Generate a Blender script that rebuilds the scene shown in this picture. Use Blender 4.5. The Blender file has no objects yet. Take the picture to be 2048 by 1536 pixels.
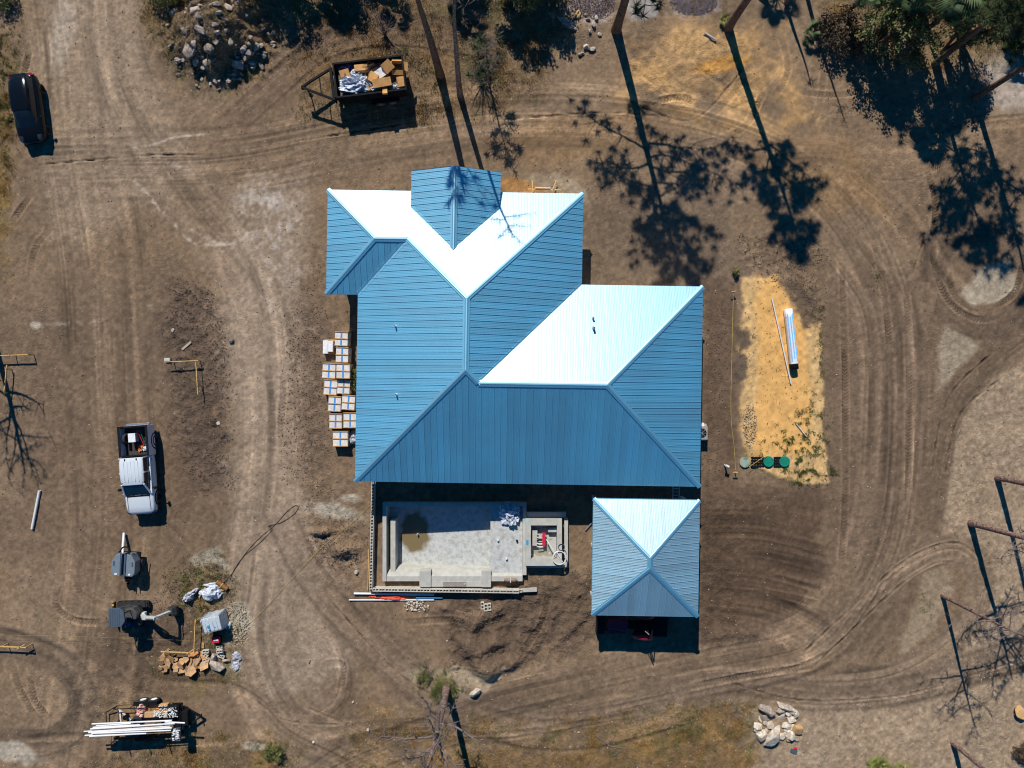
import bpy, bmesh, math, random
import numpy as np
from mathutils import Vector, Matrix, noise as mnoise

random.seed(7)
rng = np.random.default_rng(7)
R = math.radians
scene = bpy.context.scene
col = scene.collection

# ---------------------------------------------------------------- camera
S, F = 31.0, 1420.0            # photo pixels per metre on the ground, focal length in photo pixels
H = F / S                      # flying height of the drone
cam_data = bpy.data.cameras.new('camera')
cam = bpy.data.objects.new('camera', cam_data)
col.objects.link(cam)
cam.location = (0, 0, H)
cam.rotation_euler = (0, 0, 0)
cam_data.sensor_fit = 'HORIZONTAL'
cam_data.sensor_width = 36.0
cam_data.lens = F / 2048.0 * 36.0
cam_data.clip_end = 3000
scene.camera = cam

# ---------------------------------------------------------------- sky and sun
SUN_EL, SUN_AZ = 42.8, -14.6   # azimuth clockwise from +Y
w = bpy.data.worlds.new('World')
scene.world = w
w.use_nodes = True
nt = w.node_tree
sky = nt.nodes.new('ShaderNodeTexSky')
sky.sky_type = 'NISHITA'
sky.sun_disc = False
sky.sun_elevation = R(SUN_EL)
sky.sun_rotation = R(SUN_AZ)
sky.air_density = 1.0
sky.dust_density = 0.0
sky.ozone_density = 8.0
bg = nt.nodes['Background']
bg.inputs[1].default_value = 0.075
hsv = nt.nodes.new('ShaderNodeHueSaturation'); hsv.inputs['Saturation'].default_value = 1.3
nt.links.new(sky.outputs[0], hsv.inputs['Color']); nt.links.new(hsv.outputs[0], bg.inputs[0])
sd = bpy.data.lights.new('sun', 'SUN')
sd.energy = 5.0
sd.angle = R(0.53)
sd.color = (1.0, 0.955, 0.89)
sun = bpy.data.objects.new('sun', sd)
col.objects.link(sun)
sdir = Vector((math.sin(R(SUN_AZ)) * math.cos(R(SUN_EL)), math.cos(R(SUN_AZ)) * math.cos(R(SUN_EL)), math.sin(R(SUN_EL))))
sun.rotation_euler = sdir.to_track_quat('Z', 'Y').to_euler()
sun.location = sdir * 60
scene.view_settings.view_transform = 'Standard'
scene.view_settings.look = 'None'
scene.view_settings.exposure = 0.0
scene.view_settings.gamma = 1.0
scene.render.engine = 'CYCLES'
scene.cycles.max_bounces = 6
scene.cycles.filter_width = 1.1
scene.cycles.use_denoising = True
scene.cycles.denoiser = 'OPENIMAGEDENOISE'
scene.cycles.denoising_input_passes = 'RGB_ALBEDO_NORMAL'
scene.cycles.denoising_prefilter = 'ACCURATE'

# ---------------------------------------------------------------- helpers
def P(px, py, z=0.0):
    k = (H - z) / F
    return ((px - 1024.0) * k, (768.0 - py) * k)

def tag(o, label=None, cat=None, group=None, kind=None):
    if label: o['label'] = label
    if cat: o['category'] = cat
    if group: o['group'] = group
    if kind: o['kind'] = kind
    return o

def thing(name, label, cat, loc=(0, 0, 0), rz=0.0, group=None, rx=0.0, ry=0.0):
    o = bpy.data.objects.new(name, None)
    o.empty_display_size = 0.2
    col.objects.link(o)
    o.location = loc
    o.rotation_euler = (rx, ry, rz)
    return tag(o, label, cat, group)

def dup(root, parent=None):
    c = root.copy()
    col.objects.link(c)
    c.parent = parent
    for ch in root.children:
        dup(ch, c)
    return c

ORD = 'first second third fourth fifth sixth seventh eighth ninth tenth eleventh twelfth thirteenth fourteenth fifteenth sixteenth seventeenth eighteenth nineteenth twentieth'.split()
ORD += ['twenty-' + x for x in ORD[:9]]
class MB:
    """collects shapes, then links them as one mesh object"""
    def __init__(self):
        self.v, self.f, self.sm = [], [], []
    def add(self, vs, fs, smooth=False):
        b = len(self.v)
        self.v.extend([tuple(p) for p in vs])
        for f in fs:
            self.f.append([i + b for i in f]); self.sm.append(smooth)
        return self
    def box(self, c, s, rz=0.0, rx=0.0, ry=0.0, top=1.0):
        hx, hy, hz = s[0] / 2, s[1] / 2, s[2] / 2
        M = Matrix.Rotation(rz, 3, 'Z') @ Matrix.Rotation(ry, 3, 'Y') @ Matrix.Rotation(rx, 3, 'X')
        vs = []
        for z in (-hz, hz):
            t = top if z > 0 else 1.0
            for x, y in ((-hx, -hy), (hx, -hy), (hx, hy), (-hx, hy)):
                p = M @ Vector((x * t, y * t, z))
                vs.append((p.x + c[0], p.y + c[1], p.z + c[2]))
        self.add(vs, [(3, 2, 1, 0), (4, 5, 6, 7), (0, 1, 5, 4), (1, 2, 6, 5), (2, 3, 7, 6), (3, 0, 4, 7)])
        return self
    def bar(self, a, b, wd, ht=None, up=(0, 0, 1)):
        """rectangular bar from a to b"""
        ht = ht or wd
        a, b = Vector(a), Vector(b)
        d = (b - a).normalized()
        u = Vector(up)
        if abs(d.dot(u)) > 0.98: u = Vector((0, 1, 0))
        s = d.cross(u).normalized(); u = s.cross(d).normalized()
        vs = []
        for p in (a, b):
            for i, j in ((-1, -1), (1, -1), (1, 1), (-1, 1)):
                vs.append(p + s * (i * wd / 2) + u * (j * ht / 2))
        self.add(vs, [(3, 2, 1, 0), (4, 5, 6, 7), (0, 1, 5, 4), (1, 2, 6, 5), (2, 3, 7, 6), (3, 0, 4, 7)])
        return self
    def tube(self, pts, rad, n=8, cap=True, smooth=True, hollow=0.0):
        pts = [Vector(p) for p in pts]
        rads = rad if isinstance(rad, (list, tuple)) else [rad] * len(pts)
        ring, vs, fs = [], [], []
        prev = None
        for i, p in enumerate(pts):
            d = (pts[min(i + 1, len(pts) - 1)] - pts[max(i - 1, 0)]).normalized()
            if prev is None:
                u = Vector((0, 0, 1)) if abs(d.z) < 0.9 else Vector((0, 1, 0))
            else:
                u = prev
            s = d.cross(u).normalized(); u = s.cross(d).normalized(); prev = u
            for k in range(n):
                a = 2 * math.pi * k / n
                vs.append(p + (s * math.cos(a) + u * math.sin(a)) * rads[i])
        m = len(pts)
        for i in range(m - 1):
            for k in range(n):
                k2 = (k + 1) % n
                fs.append((i * n + k, i * n + k2, (i + 1) * n + k2, (i + 1) * n + k))
        self.add(vs, fs, smooth)
        if cap:
            if hollow <= 0:
                self.add(vs[:n], [tuple(range(n - 1, -1, -1))]); self.add(vs[-n:], [tuple(range(n))])
            else:
                for e, sgn in ((0, 1), (m - 1, -1)):
                    c = pts[e]; o = vs[e * n:(e + 1) * n]
                    d = (pts[1] - pts[0]).normalized() if e == 0 else (pts[-1] - pts[-2]).normalized()
                    inn = [c + (q - c) * hollow for q in o]
                    deep = [q + d * sgn * rads[e] * 2.5 for q in inn]
                    fs = []
                    for k in range(n):
                        k2 = (k + 1) % n
                        fs.append((k, k2, n + k2, n + k)); fs.append((n + k, n + k2, 2 * n + k2, 2 * n + k))
                    fs.append(tuple(range(2 * n, 3 * n)))
                    self.add(o + inn + deep, fs)
        return self
    def disc(self, c, r, h, n=20, r2=None, smooth=False):
        r2 = r if r2 is None else r2
        vs = [(c[0] + r * math.cos(2 * math.pi * k / n), c[1] + r * math.sin(2 * math.pi * k / n), c[2]) for k in range(n)]
        vs += [(c[0] + r2 * math.cos(2 * math.pi * k / n), c[1] + r2 * math.sin(2 * math.pi * k / n), c[2] + h) for k in range(n)]
        self.add(vs, [tuple(range(n - 1, -1, -1)), tuple(range(n, 2 * n))])
        self.add(vs, [(k, (k + 1) % n, n + (k + 1) % n, n + k) for k in range(n)], smooth)
        return self
    def prism(self, poly, z0, z1):
        n = len(poly)
        a = sum(poly[i][0] * poly[(i + 1) % n][1] - poly[(i + 1) % n][0] * poly[i][1] for i in range(n))
        if a < 0: poly = poly[::-1]
        zz0 = z0 if hasattr(z0, '__len__') else [z0] * n
        zz1 = z1 if hasattr(z1, '__len__') else [z1] * n
        vs = [(p[0], p[1], zz0[i]) for i, p in enumerate(poly)] + [(p[0], p[1], zz1[i]) for i, p in enumerate(poly)]
        self.add(vs, [tuple(range(n - 1, -1, -1)), tuple(range(n, 2 * n))] + [(i, (i + 1) % n, n + (i + 1) % n, n + i) for i in range(n)])
        return self
    def loft(self, secs, close=True, caps=True, smooth=True):
        """secs: list of equal-length rings of points"""
        n = len(secs[0]); vs = [p for s in secs for p in s]; fs = []
        for i in range(len(secs) - 1):
            for k in range(n if close else n - 1):
                k2 = (k + 1) % n
                fs.append((i * n + k, i * n + k2, (i + 1) * n + k2, (i + 1) * n + k))
        self.add(vs, fs, smooth)
        if caps:
            self.add(secs[0], [tuple(range(n - 1, -1, -1))], smooth); self.add(secs[-1], [tuple(range(n))], smooth)
        return self
    def mesh(self, name):
        me = bpy.data.meshes.new(name)
        me.from_pydata([tuple(p) for p in self.v], [], self.f)
        me.polygons.foreach_set('use_smooth', self.sm)
        me.update()
        return me
    def build(self, name, m, parent=None, fix=True, bevel=0.0):
        me = self.mesh(name)
        if fix or bevel:
            bm = bmesh.new(); bm.from_mesh(me)
            if bevel:
                bmesh.ops.bevel(bm, geom=bm.edges[:], offset=bevel, segments=2, affect='EDGES', profile=0.6)
            bmesh.ops.recalc_face_normals(bm, faces=bm.faces)
            bm.to_mesh(me); bm.free()
        me.materials.append(m)
        o = bpy.data.objects.new(name, me)
        col.objects.link(o)
        o.parent = parent
        return o

def obj_from(me, name, parent=None, loc=(0, 0, 0), rot=(0, 0, 0), scale=(1, 1, 1)):
    o = bpy.data.objects.new(name, me)
    col.objects.link(o)
    o.parent = parent; o.location = loc; o.rotation_euler = rot; o.scale = scale
    return o

def lin(c):
    """sRGB 0-255 to linear"""
    return tuple(((x / 255.0) / 12.92 if x <= 10 else (((x / 255.0) + 0.055) / 1.055) ** 2.4) for x in c)

MATS = {}
def pm(name, c, rough=0.7, metal=0.0, var=0.12, scale=6.0, bump=0.0, bscale=30.0, spec=0.5, rnd=0.0, c2=None, thr=(0.35, 0.65), trans=0.0, coat=0.0, alpha=1.0):
    """procedural material: two-tone noise over the base colour, optional bump, optional per-object variation"""
    if name in MATS: return MATS[name]
    m = bpy.data.materials.new(name); m.use_nodes = True
    t = m.node_tree; N = t.nodes; L = t.links
    b = N['Principled BSDF']
    b.inputs['Roughness'].default_value = rough
    b.inputs['Metallic'].default_value = metal
    b.inputs['Specular IOR Level'].default_value = spec
    if trans: b.inputs['Transmission Weight'].default_value = trans
    if coat: b.inputs['Coat Weight'].default_value = coat; b.inputs['Coat Roughness'].default_value = 0.05
    if alpha < 1: b.inputs['Alpha'].default_value = alpha
    tc = N.new('ShaderNodeTexCoord')
    nz = N.new('ShaderNodeTexNoise'); nz.inputs['Scale'].default_value = scale; nz.inputs['Detail'].default_value = 6
    L.new(tc.outputs['Object'], nz.inputs['Vector'])
    rp = N.new('ShaderNodeValToRGB')
    lo = tuple(x * (1 - var) for x in c) if c2 is None else c2
    hi = tuple(min(1, x * (1 + var)) for x in c) if c2 is None else c
    rp.color_ramp.elements[0].color = (*lo, 1); rp.color_ramp.elements[1].color = (*hi, 1)
    rp.color_ramp.elements[0].position = thr[0]; rp.color_ramp.elements[1].position = thr[1]
    L.new(nz.outputs['Fac'], rp.inputs[0])
    out = rp.outputs[0]
    if rnd:
        oi = N.new('ShaderNodeObjectInfo')
        hs = N.new('ShaderNodeHueSaturation')
        mr = N.new('ShaderNodeMapRange'); mr.inputs[3].default_value = 1 - rnd; mr.inputs[4].default_value = 1 + rnd
        L.new(oi.outputs['Random'], mr.inputs[0]); L.new(mr.outputs[0], hs.inputs['Value'])
        L.new(out, hs.inputs['Color']); out = hs.outputs[0]
    L.new(out, b.inputs['Base Color'])
    if bump:
        n2 = N.new('ShaderNodeTexNoise'); n2.inputs['Scale'].default_value = bscale; n2.inputs['Detail'].default_value = 5
        L.new(tc.outputs['Object'], n2.inputs['Vector'])
        bp = N.new('ShaderNodeBump'); bp.inputs['Strength'].default_value = bump; bp.inputs['Distance'].default_value = 0.05
        L.new(n2.outputs['Fac'], bp.inputs['Height']); L.new(bp.outputs[0], b.inputs['Normal'])
    MATS[name] = m
    return m
# ================================================================ GROUND
_T = rng.random((256, 256)).astype(np.float32)
def vnoise(x, y, seed=0):
    x = x + seed * 37.17; y = y + seed * 91.73
    xi = np.floor(x).astype(np.int64); yi = np.floor(y).astype(np.int64)
    fx = (x - xi).astype(np.float32); fy = (y - yi).astype(np.float32)
    fx = fx * fx * (3 - 2 * fx); fy = fy * fy * (3 - 2 * fy)
    x0, y0, x1, y1 = xi & 255, yi & 255, (xi + 1) & 255, (yi + 1) & 255
    a = _T[y0, x0]; b = _T[y0, x1]; c = _T[y1, x0]; d = _T[y1, x1]
    return (a + (b - a) * fx) * (1 - fy) + (c + (d - c) * fx) * fy
def fbm(x, y, o=4, seed=0, g=0.5):
    s = 0; a = 1.0; t = 0
    for i in range(o):
        s = s + a * vnoise(x, y, seed + i * 5); t += a; a *= g
        x, y = 1.62 * x - 1.18 * y, 1.18 * x + 1.62 * y
    return s / t - 0.5
def sst(e0, e1, x):
    t = np.clip((x - e0) / (e1 - e0), 0, 1)
    return t * t * (3 - 2 * t)

STEP = 2.2
def axis(lo, hi):
    d = np.arange(lo, hi + 0.1, STEP)
    g = STEP; e = []; p = 0.0
    while p < 22000:
        g *= 1.22; p += g; e.append(p)
    e = np.array(e)
    return np.concatenate([(lo - e)[::-1], d, d[-1] + e])
us, vs_ = axis(-110, 2160), axis(-110, 1650)
U, V = np.meshgrid(us, vs_)
U = U.astype(np.float64); V = V.astype(np.float64)
NY, NX = U.shape
Z = np.zeros_like(U)
near = ((U > -300) & (U < 2350) & (V > -300) & (V < 1850)).astype(np.float32)

wob = fbm(U / 22, V / 22, 4, 3) * 1.0          # edge wobble
wob2 = fbm(U / 70, V / 70, 4, 9)
def poly_mask(pts, soft=10, wobble=16, w2=20):
    pts = np.array(pts, float); m = soft + wobble + w2 + 40
    ix = np.where((us > pts[:, 0].min() - m) & (us < pts[:, 0].max() + m))[0]
    iy = np.where((vs_ > pts[:, 1].min() - m) & (vs_ < pts[:, 1].max() + m))[0]
    sl = (slice(iy[0], iy[-1] + 1), slice(ix[0], ix[-1] + 1))
    u, v = U[sl], V[sl]
    d = np.full(u.shape, 1e9); ins = np.zeros(u.shape, bool)
    n = len(pts)
    for i in range(n):
        a, b = pts[i], pts[(i + 1) % n]
        e = b - a; L2 = (e ** 2).sum() + 1e-9
        t = np.clip(((u - a[0]) * e[0] + (v - a[1]) * e[1]) / L2, 0, 1)
        d = np.minimum(d, np.hypot(u - a[0] - t * e[0], v - a[1] - t * e[1]))
        c = ((a[1] > v) != (b[1] > v)) & (u < (b[0] - a[0]) * (v - a[1]) / (b[1] - a[1] + 1e-12) + a[0])
        ins ^= c
    sd = np.where(ins, d, -d) + wob[sl] * wobble * 2 + wob2[sl] * w2 * 2
    out = np.zeros_like(U, dtype=np.float32); out[sl] = sst(-soft, soft, sd)
    return out
def blob(cx, cy, rx, ry, rot=0, soft=0.5, wobble=0.6):
    c, s = math.cos(rot), math.sin(rot)
    x = ((U - cx) * c + (V - cy) * s) / rx; y = (-(U - cx) * s + (V - cy) * c) / ry
    r = np.hypot(x, y) + (wob * 1.2 + wob2 * 0.8) * wobble
    return (1 - sst(1 - soft, 1 + soft, r)).astype(np.float32)
def catmull(pts, step=5.0):
    pts = [np.array(p, float) for p in pts]
    pts = [2 * pts[0] - pts[1]] + pts + [2 * pts[-1] - pts[-2]]
    out = []
    for i in range(1, len(pts) - 2):
        p0, p1, p2, p3 = pts[i - 1:i + 3]
        n = max(2, int(np.hypot(*(p2 - p1)) / step))
        for k in range(n):
            t = k / n
            out.append(0.5 * (2 * p1 + (p2 - p0) * t + (2 * p0 - 5 * p1 + 4 * p2 - p3) * t * t + (3 * p1 - p0 - 3 * p2 + p3) * t ** 3))
    out.append(pts[-2])
    return np.array(out)
def path_coords(pts, hw, step=5.0):
    """(slice, along, across) of the grid points within hw of a smooth path"""
    c = catmull(pts, step)
    ix = np.where((us > c[:, 0].min() - hw) & (us < c[:, 0].max() + hw))[0]
    iy = np.where((vs_ > c[:, 1].min() - hw) & (vs_ < c[:, 1].max() + hw))[0]
    sl = (slice(iy[0], iy[-1] + 1), slice(ix[0], ix[-1] + 1))
    x0, y0 = ix[0], iy[0]
    D = np.full((len(iy), len(ix)), 1e9); SS = np.zeros_like(D); DD = np.full_like(D, 1e9)
    s = 0.0
    for i in range(len(c) - 1):
        a, b = c[i], c[i + 1]; e = b - a; L = np.hypot(*e) + 1e-9
        jx = np.searchsorted(us, [min(a[0], b[0]) - hw, max(a[0], b[0]) + hw]); jy = np.searchsorted(vs_, [min(a[1], b[1]) - hw, max(a[1], b[1]) + hw])
        q = (slice(max(jy[0] - y0, 0), jy[1] - y0), slice(max(jx[0] - x0, 0), jx[1] - x0))
        u = U[sl][q]; v = V[sl][q]
        if u.size:
            tt = ((u - a[0]) * e[0] + (v - a[1]) * e[1]) / L
            t = np.clip(tt, 0, L)
            dx = u - a[0] - t * e[0] / L; dy = v - a[1] - t * e[1] / L
            d = np.hypot(dx, dy)
            better = d < D[q]
            D[q] = np.where(better, d, D[q]); SS[q] = np.where(better, s + t, SS[q])
            sg = np.sign((u - a[0]) * e[1] - (v - a[1]) * e[0])
            DD[q] = np.where(better, d * sg, DD[q])
        s += L
    return sl, SS, DD, s

# ---- colour of the soil (photo colours, 0-255) ----
C = np.empty((NY, NX, 3)); C[:] = (122, 102, 81)
def paint(mask, rgb, k=1.0):
    m = (mask * k)[..., None]
    C[:] = C * (1 - m) + np.array(rgb, float) * m
big = fbm(U / 260, V / 260, 4, 21); mid = fbm(U / 60, V / 60, 4, 31); fine = fbm(U / 9, V / 9, 3, 41); fin2 = fbm(U / 3.6, V / 3.6, 2, 47)
paint(sst(-0.05, 0.25, big), (136, 116, 94), 0.6)
paint(sst(0.05, 0.3, -big), (105, 88, 71), 0.5)
# pale dry ground on the right, beyond the wheel loops
pale = (153, 134, 111)
right_pale = poly_mask([(1895, 860), (1930, 800), (2010, 740), (2300, 600), (2300, 1600), (1500, 1600), (1480, 1405), (1640, 1400), (1850, 1360), (1960, 1250), (1965, 1150), (1935, 1090), (1885, 1080), (1880, 950)], 14, 10, 10)
paint(right_pale, pale, 0.85)
paint(poly_mask([(1895, 640), (1960, 690), (1900, 760), (1878, 780), (1872, 690)], 8, 8, 8), (150, 136, 116), 0.9)
paint(poly_mask([(1920, 590), (1960, 530), (2020, 520), (2040, 580), (2000, 605), (1940, 612)], 7, 6, 6), (156, 143, 124), 0.95)
paint(poly_mask([(1850, 1140), (1890, 1135), (1905, 1180), (1860, 1270), (1800, 1305), (1820, 1240)], 7, 8, 8), (140, 124, 102), 0.9)
paint(poly_mask([(1960, 120), (2300, 60), (2300, 260), (2060, 230), (1980, 210)], 20, 14, 14), (166, 153, 140), 0.9)
paint(poly_mask([(1000, 520), (1010, 520)] and [(2010, 450), (2300, 380), (2300, 560), (2060, 520)], 20, 14, 14), (140, 122, 102), 0.6)
# darker worked soil round the house and in the right yard
dark = (92, 75, 61)
paint(poly_mask([(1402, 560), (1470, 565), (1480, 760), (1470, 960), (1640, 985), (1650, 1150), (1560, 1270), (1400, 1290)], 14, 14, 16), dark, 0.75)
paint(poly_mask([(1395, 1000), (1640, 1000), (1640, 1060), (1600, 1240), (1390, 1280)], 20, 14, 20), (84, 68, 54), 0.7)
paint(poly_mask([(1650, 560), (1850, 540), (1880, 780), (1860, 1080), (1660, 1140), (1640, 900)], 30, 20, 24), (103, 86, 71), 0.55)
paint(poly_mask([(1170, 380), (1460, 400), (1480, 560), (1180, 568)], 26, 20, 24), (104, 89, 75), 0.6)
paint(poly_mask([(330, 560), (420, 580), (455, 700), (455, 980), (360, 990), (340, 830), (310, 640)], 22, 20, 24), (91, 76, 64), 0.7)
paint(poly_mask([(560, 620), (655, 600), (655, 900), (600, 960), (560, 900)], 30, 20, 24), (98, 83, 71), 0.5)
paint(poly_mask([(880, 1190), (1190, 1150), (1195, 1260), (1060, 1330), (900, 1330)], 22, 20, 24), (94, 78, 64), 0.8)
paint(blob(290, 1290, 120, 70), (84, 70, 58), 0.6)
paint(blob(450, 1170, 60, 80), (96, 82, 66), 0.5)
paint(blob(180, 720, 220, 170), (104, 88, 73), 0.45)
paint(blob(200, 1010, 200, 190), (98, 81, 66), 0.5)
# paler traffic dust on the left lanes
paint(poly_mask([(70, -60), (250, -60), (310, 200), (380, 330), (130, 520), (60, 300)], 40, 20, 30), (146, 127, 106), 0.75)
paint(blob(125, 60, 22, 75, 0.1), (168, 156, 140), 0.6)
paint(poly_mask([(470, 400), (600, 350), (606, 560), (590, 900), (620, 1150), (700, 1330), (640, 1400), (540, 1380), (480, 1250), (470, 920), (440, 620)], 40, 24, 34), (150, 132, 113), 0.85)
paint(poly_mask([(460, 900), (600, 900), (640, 1180), (560, 1350), (470, 1330)], 40, 24, 30), (132, 115, 96), 0.6)
paint(blob(540, 440, 62, 60, 0, 0.7, 1.3) * sst(-0.25, 0.2, mid + .5 * fine), (186, 176, 164), 0.85)
paint(blob(560, 500, 40, 90, 0, 0.7, 1.3) * sst(-0.1, 0.25, fine + mid), (160, 150, 142), 0.7)
# orange sand: septic bed and the churned sand at the top
bed_wide = poly_mask([(1488, 560), (1552, 552), (1606, 598), (1640, 640), (1646, 780), (1650, 900), (1655, 965), (1600, 968), (1530, 945), (1500, 930), (1478, 860), (1484, 780), (1470, 720), (1486, 640)], 5, 7, 6)
paint(bed_wide, (200, 165, 113), 0.95)
bed_core = poly_mask([(1518, 552), (1556, 560), (1592, 612), (1610, 660), (1622, 780), (1620, 890), (1596, 912), (1508, 908), (1502, 850), (1514, 780), (1512, 640)], 12, 9, 8)
paint(bed_core, (210, 163, 98), 0.95)
paint(bed_wide * (1 - bed_core) * sst(0.08, 0.26, fine + 0.5 * mid), (150, 126, 96), 0.4)
BEDC = bed_core
for pts in ([(1470, 660), (1500, 662), (1503, 690), (1478, 705)], [(1468, 700), (1494, 715), (1492, 760), (1470, 770)]):
    paint(poly_mask(pts, 5, 8, 6), (88, 76, 66), 0.9)
paint(poly_mask([(1556, 560), (1590, 560), (1640, 600), (1640, 640), (1606, 655), (1588, 620)], 6, 10, 6), (98, 83, 68), 0.9)
sand_top = poly_mask([(1320, -80), (1420, -80), (1440, 60), (1560, 60), (1620, 220), (1680, 320), (1560, 300), (1380, 250), (1230, 240), (1250, 120), (1330, 60)], 26, 22, 26)
paint(sand_top * sst(-.3, .15, mid + .6 * wob), (172, 137, 92), 0.8)
paint(sand_top * sst(0.0, 0.22, mid + 0.4 * fine), (190, 150, 98), 0.35)
paint(blob(1380, 110, 60, 70), (186, 150, 104), 0.6)
paint(blob(1440, 130, 50, 14, -0.2), (196, 140, 66), 0.7)
paint(blob(1150, 275, 160, 40, -0.1), (138, 108, 74), 0.55)
paint(poly_mask([(1560, 250), (1700, 290), (1760, 420), (1640, 420), (1500, 320)], 30, 22, 26), (146, 114, 75), 0.6)
paint(poly_mask([(1246, -80), (1322, -80), (1318, 38), (1268, 40), (1248, 15)], 5, 8, 6), (152, 146, 140), 0.95)
paint(blob(1185, 15, 45, 34) * sst(-0.1, 0.1, fin2 + fine), (150, 140, 140), 0.8)
paint(blob(1390, 10, 45, 22) * sst(-0.1, 0.1, fin2 + fine), (150, 142, 144), 0.85)
paint(poly_mask([(1040, 370), (1060, 345), (1130, 345), (1175, 375), (1180, 410), (1160, 400)], 8, 10, 8), (150, 134, 112), 0.75)
paint(poly_mask([(1000, 352), (1050, 360), (1090, 378), (1060, 392), (1000, 386)], 5, 8, 4), (168, 122, 72), 0.8)
# sandy island in front of the pool
paint(poly_mask([(800, 1345), (850, 1330), (930, 1335), (990, 1345), (1010, 1330), (980, 1375), (945, 1400), (900, 1395), (850, 1372)], 5, 8, 5), (163, 147, 122), 0.9)
# verge grasses (the blades are built further down; here the litter and humus between them)
verges = [
 ([(690, 1450), (760, 1425), (900, 1440), (1100, 1455), (1250, 1440), (1330, 1415), (1480, 1400), (1520, 1400), (1500, 1650), (650, 1650)], (118, 94, 60), 0.62),
 ([(-200, 60), (20, 60), (35, 170), (22, 420), (10, 560), (-200, 560)], (112, 93, 54), 0.7),
 ([(270, -100), (600, -100), (560, 120), (500, 185), (390, 190), (345, 150), (300, 60)], (108, 92, 62), 0.6),
 ([(560, -80), (1010, -80), (1020, 60), (1030, 200), (960, 215), (850, 250), (720, 265), (610, 220), (570, 110)], (113, 91, 62), 0.6),
 ([(1000, -80), (1120, -80), (1130, 30), (1080, 200), (1020, 190)], (104, 88, 62), 0.5),
 ([(1640, -80), (2300, -80), (2300, 70), (1960, 120), (1800, 130), (1680, 90)], (112, 94, 62), 0.6),
 ([(340, 1150), (440, 1120), (480, 1280), (470, 1370), (330, 1370), (310, 1340), (400, 1310), (380, 1200)], (110, 98, 66), 0.45),
 ([(300, 1500), (560, 1470), (600, 1500), (560, 1650), (100, 1650), (160, 1530)], (112, 96, 70), 0.5)]
verge = np.zeros_like(U, dtype=np.float32)
for pts, c, k in verges:
    mk = poly_mask(pts, 22, 22, 26); verge = np.maximum(verge, mk)
    paint(mk * sst(-0.25, 0.12, mid + 0.5 * fine), c, k)
paint(verge * sst(0.06, 0.3, mid), (140, 108, 62), 0.5)
paint(verge * sst(0.1, 0.3, -mid + 0.4 * wob), (84, 82, 50), 0.45)

RG_ = np.clip(.34 + 1.5 * fbm(U / 90, V / 90, 3, 101) + .9 * mid, .12, 1.1)   # how crumbly the surface is
# ---- wheel lanes and tyre treads: streaks that follow each path ----
def lane(pts, hw, amp=0.09, tint=None, k=0.4, zamp=0.012, fw=3.4):
    sl, s, d, L = path_coords(pts, hw)
    m = (1 - sst(hw * 0.65, hw, np.abs(d))) * sst(0, 60, s) * sst(0, 60, L - s)
    sd_ = len(pts) * 7 + int(pts[0][0]) % 13
    wig = d + 2.2 * fbm(s / 90, d / 60, 2, sd_ + 2)
    st = 0.42 * (vnoise(wig / fw, s / 260, sd_) - 0.5) + 0.5 * (vnoise(wig / (fw * 2.6), s / 420, sd_ + 1) - 0.5) + 0.9 * (vnoise(wig / (fw * 6), s / 600, sd_ + 5) - 0.5) + 0.22 * (vnoise(wig / (fw * .55), s / 120, sd_ + 4) - 0.5)
    br = sst(-0.2, 0.25, fbm(s / 130, d / 30, 3, sd_ + 3) + 0.08)
    if tint is not None:
        mm = (m * k)[..., None]; C[sl] = C[sl] * (1 - mm) + np.array(tint, float) * mm
    RG_[sl] = RG_[sl] * (1 - .6 * m) + .6 * m * np.clip(.25 + 1.2 * st, .05, .8)
    rr_ = np.random.default_rng(sd_)
    rut = 0
    for o_ in rr_.uniform(-hw * .8, hw * .8, max(2, int(hw / 15))):
        w_ = rr_.uniform(1.8, 6.5); ctr = d - o_ - 5 * (vnoise(s / 160 + o_, s * 0, sd_ + 6) - .5)
        on = sst(.35, .6, vnoise(s / 150 + o_ * 3.1, s * 0 + 2, sd_ + 7))
        core = np.exp(-(ctr / w_) ** 2); edge = np.exp(-((np.abs(ctr) - w_ * 1.9) / (w_ * .6)) ** 2)
        lug = np.sin(2 * math.pi * (s + np.abs(ctr)) / rr_.uniform(5.5, 8)) if rr_.random() < .6 else 0
        rut = rut + on * (-core + .6 * edge + .45 * lug * core) * rr_.uniform(.5, 1.0)
    C[sl] *= np.clip(1 + st * m * br * amp * 3.6 + rut * m * .085, .4, 1.6)[..., None]
    Z[sl] += st * m * br * zamp * 3.4 + rut * m * .035
def tread(pts, hw=7.0, depth=0.028, pitch=7.0, dark=0.10, chev=1.0, tint=None):
    sl, s, d, L = path_coords(pts, hw * 2.2, 4.0)
    a = np.abs(d)
    fade = sst(0, 25, s) * sst(0, 25, L - s)
    m = (1 - sst(hw * 0.8, hw * 1.05, a)) * fade
    berm = np.exp(-((a - hw * 1.25) / (hw * 0.35)) ** 2) * fade
    lug = np.sin(2 * math.pi * (s / pitch + chev * a / hw * 0.8 * np.where(pitch > 0, 1, 1)))
    patch = 1.5 * np.clip(fbm(s / 60, d / 40, 3, int(pts[0][1]) % 17) * 1.8 + 0.35, 0, 1)
    Z[sl] += (-depth * 1.5 * m + depth * 1.2 * berm + 0.032 * lug * m) * patch
    C[sl] *= (1 - dark * m * patch + 0.12 * berm + 0.15 * lug * m * patch)[..., None]
lane([(120, -90), (150, 100), (165, 300), (200, 520), (215, 800), (230, 1050), (200, 1300), (150, 1600)], 120, 0.10)
lane([(230, -90), (220, 60), (270, 220), (380, 400), (500, 560), (540, 800), (530, 1000), (510, 1150), (500, 1300), (560, 1440), (700, 1520), (820, 1600)], 75, 0.10, (148, 129, 109), 0.35)
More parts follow.
